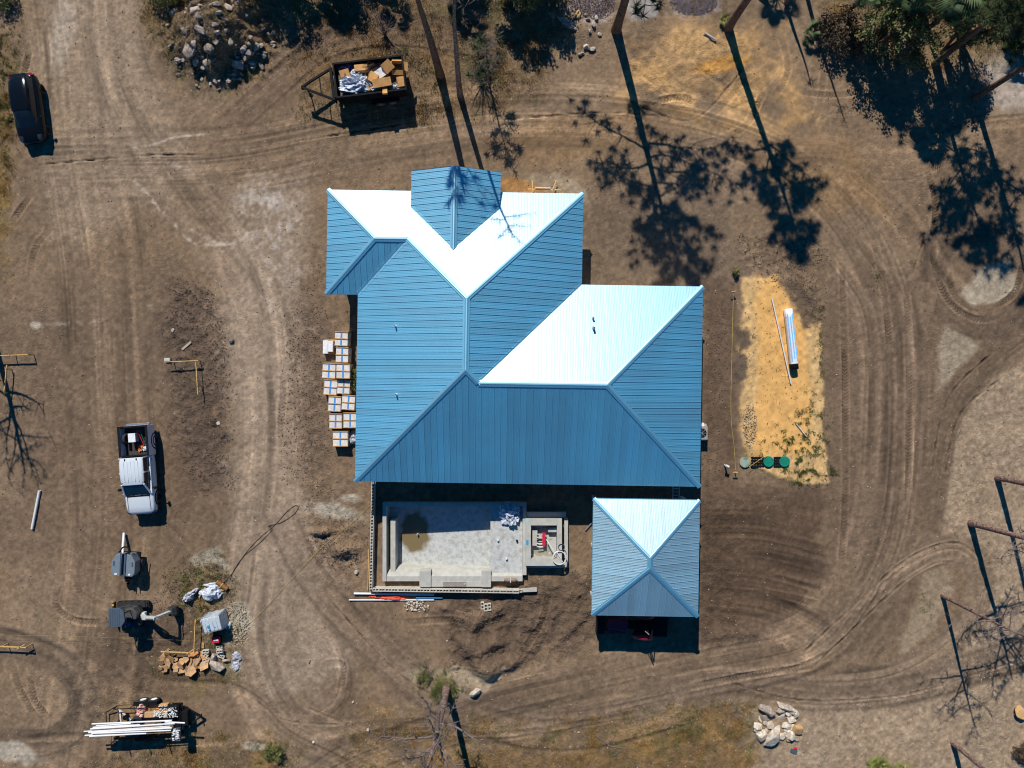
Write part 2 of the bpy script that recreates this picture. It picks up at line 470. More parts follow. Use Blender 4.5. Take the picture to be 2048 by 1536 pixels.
lane([(60, 335), (250, 330), (480, 320), (800, 258), (1080, 232), (1350, 255), (1560, 330), (1700, 460), (1772, 640), (1785, 850), (1765, 1050), (1700, 1200), (1600, 1290), (1400, 1335), (1150, 1390), (950, 1440), (700, 1520), (560, 1620)], 88, 0.13, (118, 101, 84), 0.25, 0.016)
lane([(1700, 460), (1790, 620), (1800, 850), (1780, 1100)], 95, 0.12, None, 0, 0.016, 4.5)
lane([(560, 1000), (640, 1160), (800, 1330), (960, 1430), (1150, 1460), (1400, 1400)], 55, 0.11, (112, 96, 82), 0.4)
lane([(2140, 610), (1990, 715), (1905, 815), (1872, 950), (1850, 1100)], 34, 0.13, (103, 87, 71), 0.85)
lane([(1600, 1320), (1700, 1230), (1790, 1150), (1860, 1108), (1920, 1100), (1962, 1145), (1945, 1230), (1880, 1300), (1780, 1352), (1640, 1370)], 36, 0.14, (124, 106, 87), 0.9)
lane([(2160, 1270), (1990, 1322), (1830, 1372), (1650, 1390), (1450, 1372), (1250, 1400)], 44, 0.13, (112, 96, 80), 0.7)
lane([(1870, 460), (1868, 560), (1900, 625), (1970, 655), (2035, 630), (2065, 560), (2035, 490), (1960, 465), (1890, 500), (1860, 600)], 30, 0.15, (101, 85, 70), 0.85)
lane([(1480, 310), (1650, 300), (1800, 330), (1950, 270), (2140, 250)], 44, 0.13, (118, 98, 78), 0.5)
lane([(1700, 330), (1800, 420), (1880, 540), (1960, 640)], 40, 0.13)
lane([(1380, 1090), (1520, 1092), (1680, 1130)], 96, 0.16, None, 0, 0.02, 4.5)
lane([(1390, 1210), (1540, 1230), (1680, 1300)], 70, 0.15, None, 0, 0.02, 4)
lane([(1800, 1110), (1770, 1200), (1690, 1320)], 60, 0.12, (104, 88, 73), 0.5)
lane([(-40, 1270), (60, 1295), (130, 1330), (168, 1390), (150, 1455), (80, 1490), (-40, 1480)], 40, 0.12, (110, 95, 80), 0.5)
lane([(470, 1180), (480, 1330), (530, 1420), (630, 1440), (690, 1390), (680, 1300), (620, 1220)], 22, 0.13)
lane([(600, 1480), (800, 1455), (1000, 1465), (1300, 1420)], 28, 0.11)
lane([(230, 1330), (330, 1370), (460, 1380), (560, 1440)], 34, 0.12)
lane([(0, 1500), (180, 1490), (420, 1500), (560, 1470)], 34, 0.12)
lane([(560, 120), (620, 70), (700, 40), (800, 30)], 40, 0.14, (100, 82, 68), 0.5)
lane([(430, 270), (540, 170), (640, 90), (760, 60), (900, 70), (1040, 110)], 46, 0.14, (104, 86, 71), 0.5)
lane([(1240, 110), (1380, 200), (1480, 200), (1580, 110)], 30, 0.14)
lane([(820, 1200), (950, 1235), (1050, 1190)], 40, 0.12)
for pts in ([(1684, 520), (1690, 760), (1690, 1000), (1682, 1130)], [(1812, 560), (1818, 760), (1815, 1060)],
            [(1745, 470), (1765, 560), (1780, 700)], [(1868, 420), (1868, 520), (1895, 600), (1950, 638), (2010, 630)], [(1893, 520), (1910, 590), (1960, 618), (2025, 590), (2048, 520)],
            [(1850, 330), (1870, 400), (1868, 480)], [(60, 100), (48, 150), (45, 190)], [(88, 60), (95, 110), (92, 150)],
            [(330, 560), (380, 590), (420, 640)], [(120, 1160), (112, 1210), (150, 1240), (210, 1245)], [(150, 1150), (165, 1190), (220, 1212), (260, 1208)],
            [(25, 1330), (40, 1380), (75, 1440)], [(60, 1350), (70, 1400), (100, 1440)], [(1300, 205), (1360, 195), (1400, 210)], [(1400, 130), (1450, 175), (1480, 220)],
            [(1560, 60), (1575, 140), (1545, 200)], [(1650, 130), (1640, 200), (1620, 260)], [(1395, 250), (1450, 205), (1485, 160)], [(1360, 300), (1480, 260), (1530, 180)],
            [(640, 1330), (685, 1330), (680, 1390)], [(20, 450), (55, 400), (70, 380)], [(60, 560), (70, 500), (105, 450)], [(1590, 180), (1660, 190), (1740, 180)],
            [(1100, 1180), (1080, 1250), (1040, 1310)], [(1160, 1170), (1120, 1230), (1090, 1280)], [(1480, 1185), (1560, 1190), (1640, 1210)],
            [(560, 640), (566, 760), (560, 880)], [(800, 1245), (900, 1240), (960, 1250)], [(1640, 1330), (1500, 1350), (1350, 1380)]):
    tread(pts, 6.5, 0.03, 6.6, 0.12)
for pts in ([(1600, 1312), (1700, 1218), (1790, 1136), (1858, 1096), (1922, 1088), (1972, 1140), (1955, 1236)], [(1630, 1330), (1720, 1245), (1800, 1170), (1865, 1128), (1915, 1122)],
            [(1990, 700), (1895, 800), (1860, 960)], [(2010, 750), (1920, 830), (1888, 960)], [(1450, 1362), (1600, 1400), (1800, 1390), (1960, 1345), (2100, 1300)],
            [(1820, 560), (1850, 480), (1900, 440)], [(650, 1190), (790, 1340), (900, 1410)], [(500, 1390), (570, 1440), (690, 1450)], [(1260, 205), (1380, 240), (1460, 170), (1490, 130)],
            [(480, 300), (700, 265), (860, 240)], [(1000, 240), (1200, 225), (1330, 232)], [(70, 330), (300, 310), (420, 310)], [(600, 1410), (720, 1455), (840, 1480)]):
    tread(pts, 2.6, 0.03, 40, 0.16, 0.0)
# white lime lines left by a spreader, and spilt grout
def dust_line(pts, hw, rgb=(186, 174, 160), k=0.7):
    sl, s, d, L = path_coords(pts, hw * 2, 4.0)
    m = (1 - sst(0.2, 1.0, np.abs(d + 6 * wob[sl] * hw / 6) / hw)) * sst(0, 30, s) * sst(0, 30, L - s) * sst(-0.3, 0.1, fine[sl] + mid[sl])
    mm = (m * k)[..., None]; C[sl] = C[sl] * (1 - mm) + np.array(rgb, float) * mm
for pts, hw, k in (([(245, 300), (300, 290), (350, 275), (420, 268)], 4, .6), ([(240, 285), (280, 290), (310, 285)], 4, .4), ([(300, 305), (340, 325), (400, 350)], 9, .3),
                   ([(290, 385), (340, 440), (380, 480), (430, 490), (480, 480), (530, 430)], 5, .55), ([(320, 400), (370, 450), (420, 480), (470, 490)], 5, .4), ([(260, 350), (300, 395), (340, 440)], 5, .4),
                   ([(460, 400), (520, 460), (600, 500)], 14, .3), ([(60, 655), (120, 648), (230, 640)], 7, .35), ([(280, 615), (320, 610)], 6, .35)):
    dust_line(pts, hw, k=k)
for cx, cy, rx, ry, ro in ((418, 1110, 34, 17, -.5), (440, 1122, 22, 9, .6), (71, 650, 8, 7, 0), (700, 997, 18, 8, 0), (475, 1245, 26, 40, 0), (470, 1330, 14, 20, 0), (505, 1492, 22, 8, .1), (30, 1505, 60, 18, .2), (660, 1020, 50, 16, .2)):
    paint(blob(cx, cy, rx, ry, ro, 0.35, 1.0), (176, 168, 152), 0.75)
paint(blob(10, 905, 6, 5), (190, 170, 60), 0.0)

RG_ *= (1 - .85 * np.clip(bed_core, 0, 1)); RG_ *= (1 - .5 * sand_top); RG_ = np.maximum(RG_, .2 * bed_wide * (1 - bed_core))
# ---- relief ----
Z += near * (mid * 0.07 + fine * 0.03)
def lumps(mask, amp, sc=11.0, seed=5):
    global Z
    n = fbm(U / sc, V / sc, 4, seed)
    Z += mask * amp * n
    C[:] *= (1 + 0.3 * mask * n)[..., None]
    if amp > .06: RG_[:] = np.maximum(RG_, mask * .9)
lumps(poly_mask([(340, 570), (415, 575), (455, 700), (455, 960), (400, 980), (350, 900), (330, 690)], 20, 20, 20), 0.22, 12)
lumps(poly_mask([(1050, 1150), (1185, 1140), (1190, 1250), (1080, 1330), (900, 1345), (900, 1230), (960, 1190)], 14, 16, 16), 0.42, 16, 8)
lumps(blob(680, 1090, 48, 42), 0.30, 10, 11)
lumps(poly_mask([(1470, 470), (1640, 480), (1645, 640), (1580, 600), (1500, 540)], 16, 16, 16), 0.16, 10, 12)
lumps(poly_mask([(1240, 60), (1480, 50), (1540, 220), (1280, 230)], 20, 20, 20), 0.16, 12, 13)
lumps(poly_mask([(340, 1180), (420, 1100), (470, 1150), (470, 1300), (240, 1320), (240, 1260), (360, 1260)], 16, 18, 18), 0.22, 12, 14)
lumps(poly_mask([(1400, 1000), (1480, 1000), (1480, 1280), (1400, 1290)], 16, 18, 18), 0.10, 12, 15)
lumps(poly_mask([(560, 600), (650, 600), (660, 960), (730, 970), (730, 1180), (640, 1180), (590, 960)], 16, 18, 18), 0.08, 9, 16)
lumps(poly_mask([(150, 1320), (330, 1340), (320, 1400), (180, 1480), (130, 1420)], 22, 18, 18), 0.14, 14, 17)
lumps(verge, 0.12, 14, 18)
lumps(right_pale, 0.05, 6, 19)
lumps(bed_wide, 0.015, 9, 20)
lumps((1 - np.clip(bed_core, 0, 1)) * near, 0.035, 7, 22)
def bump(cx, cy, r, h, ry=None, p=2.0):
    global Z
    ry = ry or r
    q = np.hypot((U - cx) / r, (V - cy) / ry) + 0.5 * wob + 0.4 * wob2
    Z += h * np.exp(-np.clip(q, 0, 4) ** p)
bump(434, 70, 80, 1.75, 68, 2.8); bump(470, 20, 70, 0.9)
bump(1165, 62, 34, 0.35); bump(685, 1096, 30, 0.55, 18, 3); bump(645, 1062, 22, 0.42, 7, 3)
for a, b, h, r in (((1000, 1215), (945, 1245), .25, 14), ((945, 1245), (935, 1290), .35, 16), ((935, 1290), (975, 1340), .4, 22), ((975, 1340), (1030, 1320), .35, 16), ((1100, 1230), (1170, 1170), .18, 12),
                   ((1130, 1270), (1180, 1215), .25, 12), ((960, 1290), (1000, 1280), .25, 18), ((430, 830), (452, 870), .2, 12), ((445, 560), (450, 700), .12, 14), ((1440, 1270), (1510, 1262), .15, 12), ((880, 1215), (900, 1210), .1, 12)):
    for t in np.linspace(0, 1, 5):
        bump(a[0] + (b[0] - a[0]) * t, a[1] + (b[1] - a[1]) * t, r, h * .62, None, 3)
lumps(blob(470, 60, 100, 100), 0.35, 16, 24)
# septic bed is a low raised berm
Z += bed_wide * 0.10
# keep the house pad level and dig the pool pit
padm = poly_mask([(640, 395), (1160, 395), (1160, 580), (1400, 580), (1395, 960), (1395, 1000), (1390, 1240), (1190, 1240), (1190, 1010), (760, 1000), (720, 960), (720, 600), (650, 590)], 20, 0, 0)
Z *= (1 - 0.9 * padm)
POOL = (773, 1009, 1050, 1155)
pit = (U > POOL[0]) & (U < POOL[2]) & (V > POOL[1]) & (V < POOL[3])
rim = poly_mask([(760, 998), (1145, 998), (1145, 1170), (760, 1170)], 12, 0, 0)
Z *= (1 - 0.9 * rim)
Z[pit] = -1.5
Z *= np.where(near > 0, 1, np.clip(near, 0, 1))

smooth_ = 1 - np.clip(.85 * bed_core + .6 * bed_wide * (1 - bed_core) + .55 * sand_top, 0, .9)
C *= (1 + smooth_ * (0.18 * fine + 0.24 * fin2 + 0.18 * mid))[..., None]
far_ = sst(40, 420, np.maximum(np.maximum(-U, U - 2048), np.maximum(-V, V - 1536)))[..., None]   # plain soil far outside the site
C = C * (1 - far_) + np.array((112, 98, 76)) * far_
C = np.clip(C * np.array((1.015, 1.01, 1.0)), 4, 250) / 255.0
ALB = np.where(C <= 0.04045, C / 12.92, ((C + 0.055) / 1.055) ** 2.4) * 1.0

X = (U - 1024.0) / S; Y = (768.0 - V) / S
def gz(x, y):
    u = x * S + 1024.0; v = 768.0 - y * S
    i = int(np.clip(np.searchsorted(us, u) - 1, 0, NX - 2)); j = int(np.clip(np.searchsorted(vs_, v) - 1, 0, NY - 2))
    fx = (u - us[i]) / (us[i + 1] - us[i]); fy = (v - vs_[j]) / (vs_[j + 1] - vs_[j])
    return float((Z[j, i] * (1 - fx) + Z[j, i + 1] * fx) * (1 - fy) + (Z[j + 1, i] * (1 - fx) + Z[j + 1, i + 1] * fx) * fy)
def gpx(px, py):
    x, y = P(px, py)
    return x, y, gz(x, y)

me = bpy.data.meshes.new('ground')
nv = NX * NY
me.vertices.add(nv)
me.vertices.foreach_set('co', np.stack([X, Y, Z], -1).astype(np.float32).ravel())
ii, jj = np.meshgrid(np.arange(NX - 1), np.arange(NY - 1))
a = (jj * NX + ii).ravel()
quads = np.stack([a + NX, a + NX + 1, a + 1, a], -1).astype(np.int32)
nq = len(quads)
me.loops.add(nq * 4); me.loops.foreach_set('vertex_index', quads.ravel())
me.polygons.add(nq)
me.polygons.foreach_set('loop_start', np.arange(0, nq * 4, 4, dtype=np.int32))
me.polygons.foreach_set('use_smooth', np.ones(nq, bool))
ca = me.attributes.new('soil', 'FLOAT_COLOR', 'POINT')
ca.data.foreach_set('color', np.concatenate([ALB, np.clip(RG_, 0, 1)[..., None]], -1).astype(np.float32).ravel())
me.update(calc_edges=True)
m = bpy.data.materials.new('soil'); m.use_nodes = True
t = m.node_tree; N = t.nodes; L = t.links
b = N['Principled BSDF']; b.inputs['Roughness'].default_value = 0.95; b.inputs['Specular IOR Level'].default_value = 0.15
at = N.new('ShaderNodeAttribute'); at.attribute_name = 'soil'
tc = N.new('ShaderNodeTexCoord')
n1 = N.new('ShaderNodeTexNoise'); n1.inputs['Scale'].default_value = 9; n1.inputs['Detail'].default_value = 8; n1.inputs['Roughness'].default_value = 0.7
L.new(tc.outputs['Object'], n1.inputs['Vector'])
mr = N.new('ShaderNodeMapRange'); mr.inputs[1].default_value = 0.25; mr.inputs[2].default_value = 0.75; mr.inputs[3].default_value = 0.74; mr.inputs[4].default_value = 1.26
L.new(n1.outputs['Fac'], mr.inputs[0])
mx = N.new('ShaderNodeMix'); mx.data_type = 'RGBA'; mx.blend_type = 'MULTIPLY'; L.new(at.outputs['Alpha'], mx.inputs[0])
L.new(at.outputs['Color'], mx.inputs[6]); L.new(mr.outputs[0], mx.inputs[7])
# small pale stones and dark crumbs
vo = N.new('ShaderNodeTexVoronoi'); vo.inputs['Scale'].default_value = 2.2
L.new(tc.outputs['Object'], vo.inputs['Vector'])
lt = N.new('ShaderNodeMath'); lt.operation = 'LESS_THAN'; lt.inputs[1].default_value = 0.075
L.new(vo.outputs['Distance'], lt.inputs[0])
sp = N.new('ShaderNodeSeparateColor'); L.new(vo.outputs['Color'], sp.inputs[0])
gt = N.new('ShaderNodeMath'); gt.operation = 'GREATER_THAN'; gt.inputs[1].default_value = 0.86
L.new(sp.outputs[0], gt.inputs[0])
ml = N.new('ShaderNodeMath'); ml.operation = 'MULTIPLY'; L.new(lt.outputs[0], ml.inputs[0]); L.new(gt.outputs[0], ml.inputs[1])
m2 = N.new('ShaderNodeMix'); m2.data_type = 'RGBA'; m2.inputs[7].default_value = (0.42, 0.37, 0.31, 1)
L.new(ml.outputs[0], m2.inputs[0]); L.new(mx.outputs[2], m2.inputs[6]); L.new(m2.outputs[2], b.inputs['Base Color'])
n3 = N.new('ShaderNodeTexNoise'); n3.inputs['Scale'].default_value = 9; n3.inputs['Detail'].default_value = 6; n3.inputs['Roughness'].default_value = 0.65
L.new(tc.outputs['Object'], n3.inputs['Vector'])
bp = N.new('ShaderNodeBump'); bp.inputs['Strength'].default_value = 0.8; bp.inputs['Distance'].default_value = 0.09
L.new(n3.outputs['Fac'], bp.inputs['Height'])
ms = N.new('ShaderNodeMath'); ms.operation = 'MULTIPLY_ADD'; ms.inputs[1].default_value = .85; ms.inputs[2].default_value = .12; L.new(at.outputs['Alpha'], ms.inputs[0]); L.new(ms.outputs[0], bp.inputs['Strength']); L.new(bp.outputs[0], b.inputs['Normal'])
me.materials.append(m)
ground = bpy.data.objects.new('ground', me); col.objects.link(ground)
tag(ground, 'brown sandy building-site soil criss-crossed by wheel tracks', None, None, 'structure')
# ================================================================ HOUSE AND CARPORT ROOFS
PITCH = 5.0 / 12.0
def roof_metal(name, base, rough, var=0.06):
    m = bpy.data.materials.new(name); m.use_nodes = True
    t = m.node_tree; N = t.nodes; L = t.links
    b = N['Principled BSDF']; b.inputs['Metallic'].default_value = 1.0
    gl_ = N.new('ShaderNodeBsdfGlossy'); gl_.inputs['Color'].default_value = (.24, .235, .22, 1); gl_.inputs['Roughness'].default_value = .50   # clear lacquer over the pigmented metal
    ad = N.new('ShaderNodeAddShader'); L.new(b.outputs[0], ad.inputs[0]); L.new(gl_.outputs[0], ad.inputs[1])
    g2 = N.new('ShaderNodeBsdfGlossy'); g2.inputs['Color'].default_value = (.05, .048, .045, 1); g2.inputs['Roughness'].default_value = .64
    a2 = N.new('ShaderNodeAddShader'); L.new(ad.outputs[0], a2.inputs[0]); L.new(g2.outputs[0], a2.inputs[1]); L.new(a2.outputs[0], N['Material Output'].inputs[0])
    tc = N.new('ShaderNodeTexCoord')
    nz = N.new('ShaderNodeTexNoise'); nz.inputs['Scale'].default_value = 0.35; nz.inputs['Detail'].default_value = 5
    L.new(tc.outputs['Object'], nz.inputs['Vector'])
    mr = N.new('ShaderNodeMapRange'); mr.inputs[1].default_value = .3; mr.inputs[2].default_value = .7
    mr.inputs[3].default_value = rough - 0.035; mr.inputs[4].default_value = rough + 0.035
    L.new(nz.outputs['Fac'], mr.inputs[0]); L.new(mr.outputs[0], b.inputs['Roughness'])
    rp = N.new('ShaderNodeValToRGB'); rp.color_ramp.elements[0].position = .3; rp.color_ramp.elements[1].position = .7
    rp.color_ramp.elements[0].color = (*[x * (1 - var) for x in base], 1); rp.color_ramp.elements[1].color = (*[min(1, x * (1 + var)) for x in base], 1)
    L.new(nz.outputs['Fac'], rp.inputs[0])
    oi = N.new('ShaderNodeObjectInfo'); hs = N.new('ShaderNodeHueSaturation'); mv = N.new('ShaderNodeMapRange'); mv.inputs[3].default_value = .90; mv.inputs[4].default_value = 1.10   # sheets differ slightly
    L.new(oi.outputs['Random'], mv.inputs[0]); L.new(mv.outputs[0], hs.inputs['Value']); L.new(rp.outputs[0], hs.inputs['Color']); L.new(hs.outputs[0], b.inputs['Base Color'])
    n5 = N.new('ShaderNodeTexNoise'); n5.inputs['Scale'].default_value = 1.3; n5.inputs['Detail'].default_value = 3; L.new(tc.outputs['Object'], n5.inputs['Vector'])
    b5 = N.new('ShaderNodeBump'); b5.inputs['Strength'].default_value = .25; b5.inputs['Distance'].default_value = .03; L.new(n5.outputs['Fac'], b5.inputs['Height'])   # oil-canning
    for q_ in (b, gl_, g2): L.new(b5.outputs[0], q_.inputs['Normal'])
    return m
M_ROOF = roof_metal('blue_steel_sheet', (0.045, 0.37, 0.53), 0.74)
M_CAP = roof_metal('blue_steel_trim', (0.08, 0.40, 0.55), 0.72)
M_ROOF2 = roof_metal('faded_blue_sheet', (0.23, 0.42, 0.50), 0.74)
M_DECK = pm('roof_deck', (0.30, 0.42, 0.52), 0.6)
M_WALL = pm('white_render', (0.62, 0.62, 0.60), 0.85, bump=0.15)
M_WOODY = pm('new_lumber', lin((205, 165, 100)), 0.7, var=0.15, scale=12)
M_WHITE_PVC = pm('white_pvc', (0.66, 0.66, 0.65), 0.35, var=0.04)

class Face:
    """a roof slope: plan polygon, eave line point and inward (uphill) direction; monotone along the eave"""
    def __init__(self, poly, e0, n, z0):
        self.poly, self.n, self.z0 = [Vector(p) for p in poly], Vector(n).normalized(), z0
        self.t = Vector((self.n.y, -self.n.x)); self.e0 = Vector(e0)
    def tq(self, p):
        d = Vector(p) - self.e0
        return d.dot(self.t), d.dot(self.n)
    def span(self, t):
        q = [self.tq(p) for p in self.poly]; hits = []
        for i in range(len(q)):
            (t0, d0), (t1, d1) = q[i], q[(i + 1) % len(q)]
            if abs(t1 - t0) < 1e-7:
                continue
            if min(t0, t1) - 1e-6 <= t <= max(t0, t1) + 1e-6:
                hits.append(d0 + (d1 - d0) * (t - t0) / (t1 - t0))
        return (min(hits), max(hits)) if hits else None
    def pt(self, t, d, h=0.0):
        p = self.e0 + self.t * t + self.n * d
        nz = 1 / math.sqrt(1 + PITCH ** 2)
        return (p.x - self.n.x * PITCH * nz * h, p.y - self.n.y * PITCH * nz * h, self.z0 + PITCH * d + nz * h)
    def panels(self, parent, mat, wd=0.372):
        ts = sorted(self.tq(p)[0] for p in self.poly)
        t0, t1 = ts[0], ts[-1]
        brk = sorted(set(round(x, 4) for x in ts))
        n = max(1, int(math.ceil((t1 - t0) / wd)))
        off = (n * wd - (t1 - t0)) / 2
        for i in range(n):
            a = t0 - off + i * wd
            prof = [(0, 0), (0.006, .032), (0.014, .032), (0.020, 0), (0.088, 0), (0.097, .009), (0.111, .009), (0.120, 0), (0.178, 0), (0.187, .009), (0.201, .009), (0.210, 0), (0.268, 0), (0.277, .009), (0.291, .009), (0.300, 0), (wd, 0)]
            cols = []
            for tt, h in prof:
                cols.append((a + tt, h))
            for q in brk:
                if a < q < a + wd:
                    h = 0
                    for k in range(len(prof) - 1):
                        if prof[k][0] <= q - a <= prof[k + 1][0]:
                            f = (q - a - prof[k][0]) / max(1e-6, prof[k + 1][0] - prof[k][0]); h = prof[k][1] * (1 - f) + prof[k + 1][1] * f
                    cols.append((q, h))
            cols = sorted((min(max(t, t0 + 1e-4), t1 - 1e-4), h) for t, h in cols)
            mb = MB(); vs = []; ok = []
            for t, h in cols:
                s = self.span(t)
                if s is None or s[1] - s[0] < 0.004: continue
                vs.append((self.pt(t, s[0], h), self.pt(t, s[1], h)))
            if len(vs) < 2: continue
            flat = [p for pr in vs for p in pr]
            mb.add(flat, [(2 * k, 2 * k + 2, 2 * k + 3, 2 * k + 1) for k in range(len(vs) - 1)])
            o = mb.build('roof_panel', mat, parent, fix=False)
            if o.data.polygons and sum(p.normal.z for p in o.data.polygons) < 0:
                o.data.flip_normals()
    def deck(self, mb, th=0.16):
        top = [self.pt(*self.tq(p), -0.012) for p in self.poly]
        bot = [(p[0], p[1], p[2] - th) for p in top]
        n = len(top)
        mb.add(top + bot, [tuple(range(n)), tuple(range(2 * n - 1, n - 1, -1))] + [(i, (i + 1) % n, n + (i + 1) % n, n + i) for i in range(n)])

def cap(parent, a, b, wd=0.16, name='ridge_cap', up=0.05):
    """folded metal cap along a hip or ridge: low inverted V with flat wings"""
    a, b = Vector(a), Vector(b)
    d = (b - a).normalized(); s = d.cross(Vector((0, 0, 1))).normalized(); u = s.cross(d).normalized()
    if u.z < 0: u = -u
    hz = PITCH * wd * (1.0 if abs(d.z) < 0.02 else 0.66)
    prof = [(-wd, -hz + 0.02), (-wd, -hz + up), (-wd * .55, -hz * .55 + up), (-0.035, up + 0.008), (0.035, up + 0.008), (wd * .55, -hz * .55 + up), (wd, -hz + up), (wd, -hz + 0.02)]
    secs = [[p + s * x + u * z for x, z in prof] for p in (a, b)]
    return MB().loft(secs, close=True, caps=True, smooth=False).build(name, M_CAP, parent)

EZ = 2.9
HROT = R(-0.9)
house = thing('house', 'large house under a blue standing seam metal hip roof', 'house', (0, 0, 0), HROT)
xl, xr, yt, yb = -9.40, 4.13, 11.57, -6.03            # tall left block
xw, yw = -11.32, 5.26                                 # small wing on the upper left
xd, yd = 11.45, 6.07                                  # long right wing
xm = (xl + xr) / 2; hw_ = (xr - xl) / 2
rt, rb = yt - hw_, yb + hw_                           # ridge ends of the tall block
wy = (yw + yt) / 2; wh = (yt - yw) / 2
dy = (yd + yb) / 2; dh = (yd - yb) / 2
zr = EZ + PITCH * hw_; zw = EZ + PITCH * wh; zdd = EZ + PITCH * dh
ax = xl + wh                                           # where the wing's ridge meets the block's hip
vx = xm + (zr - zdd) / PITCH                           # where the right wing's ridge meets the block's slope
top_f = Face([(xw, yt), (xr, yt), (xm, rt), (ax, wy), (xw + wh, wy)], (xw, yt), (0, -1), EZ)
left_f = Face([(xl, yw), (xl, yb), (xm, rb), (xm, rt), (ax, wy)], (xl, 0), (1, 0), EZ)
right_f = Face([(xr, yt), (xr, yd), (vx, dy), (xm, rb), (xm, rt)], (xr, 0), (-1, 0), EZ)
bot_f = Face([(xl, yb), (xd, yb), (xd - dh, dy), (vx, dy), (xm, rb)], (xl, yb), (0, 1), EZ)
wingl_f = Face([(xw, yt), (xw, yw), (xw + wh, wy)], (xw, 0), (1, 0), EZ)
wingb_f = Face([(xw, yw), (xl, yw), (ax, wy), (xw + wh, wy)], (xw, yw), (0, 1), EZ)
dtop_f = Face([(xr, yd), (xd, yd), (xd - dh, dy), (vx, dy)], (xr, yd), (0, -1), EZ)
dright_f = Face([(xd, yd), (xd, yb), (xd - dh, dy)], (xd, 0), (-1, 0), EZ)
# entrance gable on the upper side
gl, gr, gy, GZ = -6.21, -0.87, 12.65, 3.36
gm = (gl + gr) / 2; gh = (gr - gl) / 2; zg = GZ + PITCH * gh
gval = yt - (GZ - EZ) / PITCH; gend = yt - (zg - EZ) / PITCH
gL = Face([(gl, gy), (gl, gval), (gm, gend), (gm, gy)], (gl, 0), (1, 0), GZ)
gR = Face([(gr, gy), (gr, gval), (gm, gend), (gm, gy)], (gr, 0), (-1, 0), GZ)
faces = [top_f, left_f, right_f, bot_f, wingl_f, wingb_f, dtop_f, dright_f, gL, gR]
mb = MB()
for f in faces: f.deck(mb)
roof = mb.build('roof', M_DECK, house, fix=False)
for f in faces: f.panels(roof, M_ROOF)
c = lambda x, y, z: (x, y, z)
for a, b in ((c(xm, rt, zr), c(xm, rb, zr)), (c(vx, dy, zdd), c(xd - dh, dy, zdd)), (c(xw + wh, wy, zw), c(ax, wy, zw)), (c(gm, gend, zg), c(gm, gy, zg))):
    cap(roof, a, b, 0.19)
for a, b in ((c(ax, wy, zw), c(xm, rt, zr)), (c(xr, yt, EZ), c(xm, rt, zr)), (c(xl, yb, EZ), c(xm, rb, zr)), (c(xm, rb, zr), c(vx, dy, zdd)),
             (c(xd, yd, EZ), c(xd - dh, dy, zdd)), (c(xd, yb, EZ), c(xd - dh, dy, zdd)), (c(xw, yt, EZ), c(xw + wh, wy, zw)), (c(xw, yw, EZ), c(xw + wh, wy, zw))):
    cap(roof, a, b, 0.16, 'hip_cap')
# valley gutters
def valley(a, b):
    a, b = Vector(a), Vector(b); d = (b - a).normalized(); s = d.cross(Vector((0, 0, 1))).normalized()
    MB().loft([[p + s * x + Vector((0, 0, z)) for x, z in ((-.13, .035), (-.12, .05), (0, .012), (.12, .05), (.13, .035), (0, -.02))] for p in (a, b)], smooth=False).build('valley_flashing', M_CAP, roof)
valley((xr, yd, EZ), (vx, dy, zdd)); valley((xl, yw, EZ), (ax, wy, zw)); valley((gl, gval, GZ), (gm, gend, zg)); valley((gr, gval, GZ), (gm, gend, zg))
# fascia and drip edge along the eaves
def fascia(pts, z):
    for a, b in zip(pts, pts[1:]):
        a3, b3 = Vector((*a, z)), Vector((*b, z)); d = (b3 - a3).normalized(); s = d.cross(Vector((0, 0, 1)))
        MB().bar(a3 + s * .012 - Vector((0, 0, .10)), b3 + s * .012 - Vector((0, 0, .10)), 0.024, 0.2).build('fascia', M_CAP, roof)
fascia([(xw, yt), (xw, yw), (xl, yw), (xl, yb), (xd, yb), (xd, yd), (xr, yd), (xr, yt), (xw, yt)][::-1], EZ)
MB().prism([(gl + .05, gy - .02), (gr - .05, gy - .02), (gr - .05, gy - .14), (gl + .05, gy - .14)], 2.9, GZ - .02).build('gable_beam', M_WALL, house)
mb = MB(); mb.add([(gl + .1, gy - .12, GZ - .03), (gr - .1, gy - .12, GZ - .03), (gm, gy - .12, zg - .09), (gl + .1, gy - .2, GZ - .03), (gr - .1, gy - .2, GZ - .03), (gm, gy - .2, zg - .09)], [(0, 1, 2), (5, 4, 3), (0, 3, 4, 1), (1, 4, 5, 2), (2, 5, 3, 0)])
mb.build('gable_wall', M_WALL, house)
for x in (gl + .3, gr - .3):
    MB().box((x, gy - .2, 1.45), (.25, .25, 2.9)).build('post', M_WALL, house)
def wallring(pts, z0, z1, nm):
    mb = MB()
    for i, (a, b) in enumerate(zip(pts, pts[1:] + pts[:1])):
        mb.bar((*a, (z0 + z1) / 2), (*b, (z0 + z1) / 2), 0.2, z1 - z0)
    mb.build(nm, M_WALL, house)
o = 0.6
wallring([(xw + o, yt - o), (xr - o, yt - o), (xr - o, yd - o), (xd - o, yd - o), (xd - o, yb + 2.2), (xl + 2.0, yb + 2.2), (xl + o, yb + 4.5), (xl + o, yw + o), (xw + o, yw + o)], -0.1, EZ - 0.08, 'wall')
MB().prism([(xl + .5, yb + .5), (xd - .5, yb + .5), (xd - .5, yb + 2.3), (xl + .5, yb + 2.3)], -.1, .12).build('porch_slab', pm('concrete', lin((176, 174, 164)), .9, var=.10, scale=3, bump=.2), house)
for x in (xl + .75, xl + 4.2, xl + 8, xl + 12, xl + 16, xd - .75):
    MB().box((x, yb + .75, 1.45), (.22, .22, 2.72)).build('post', M_WALL, house)
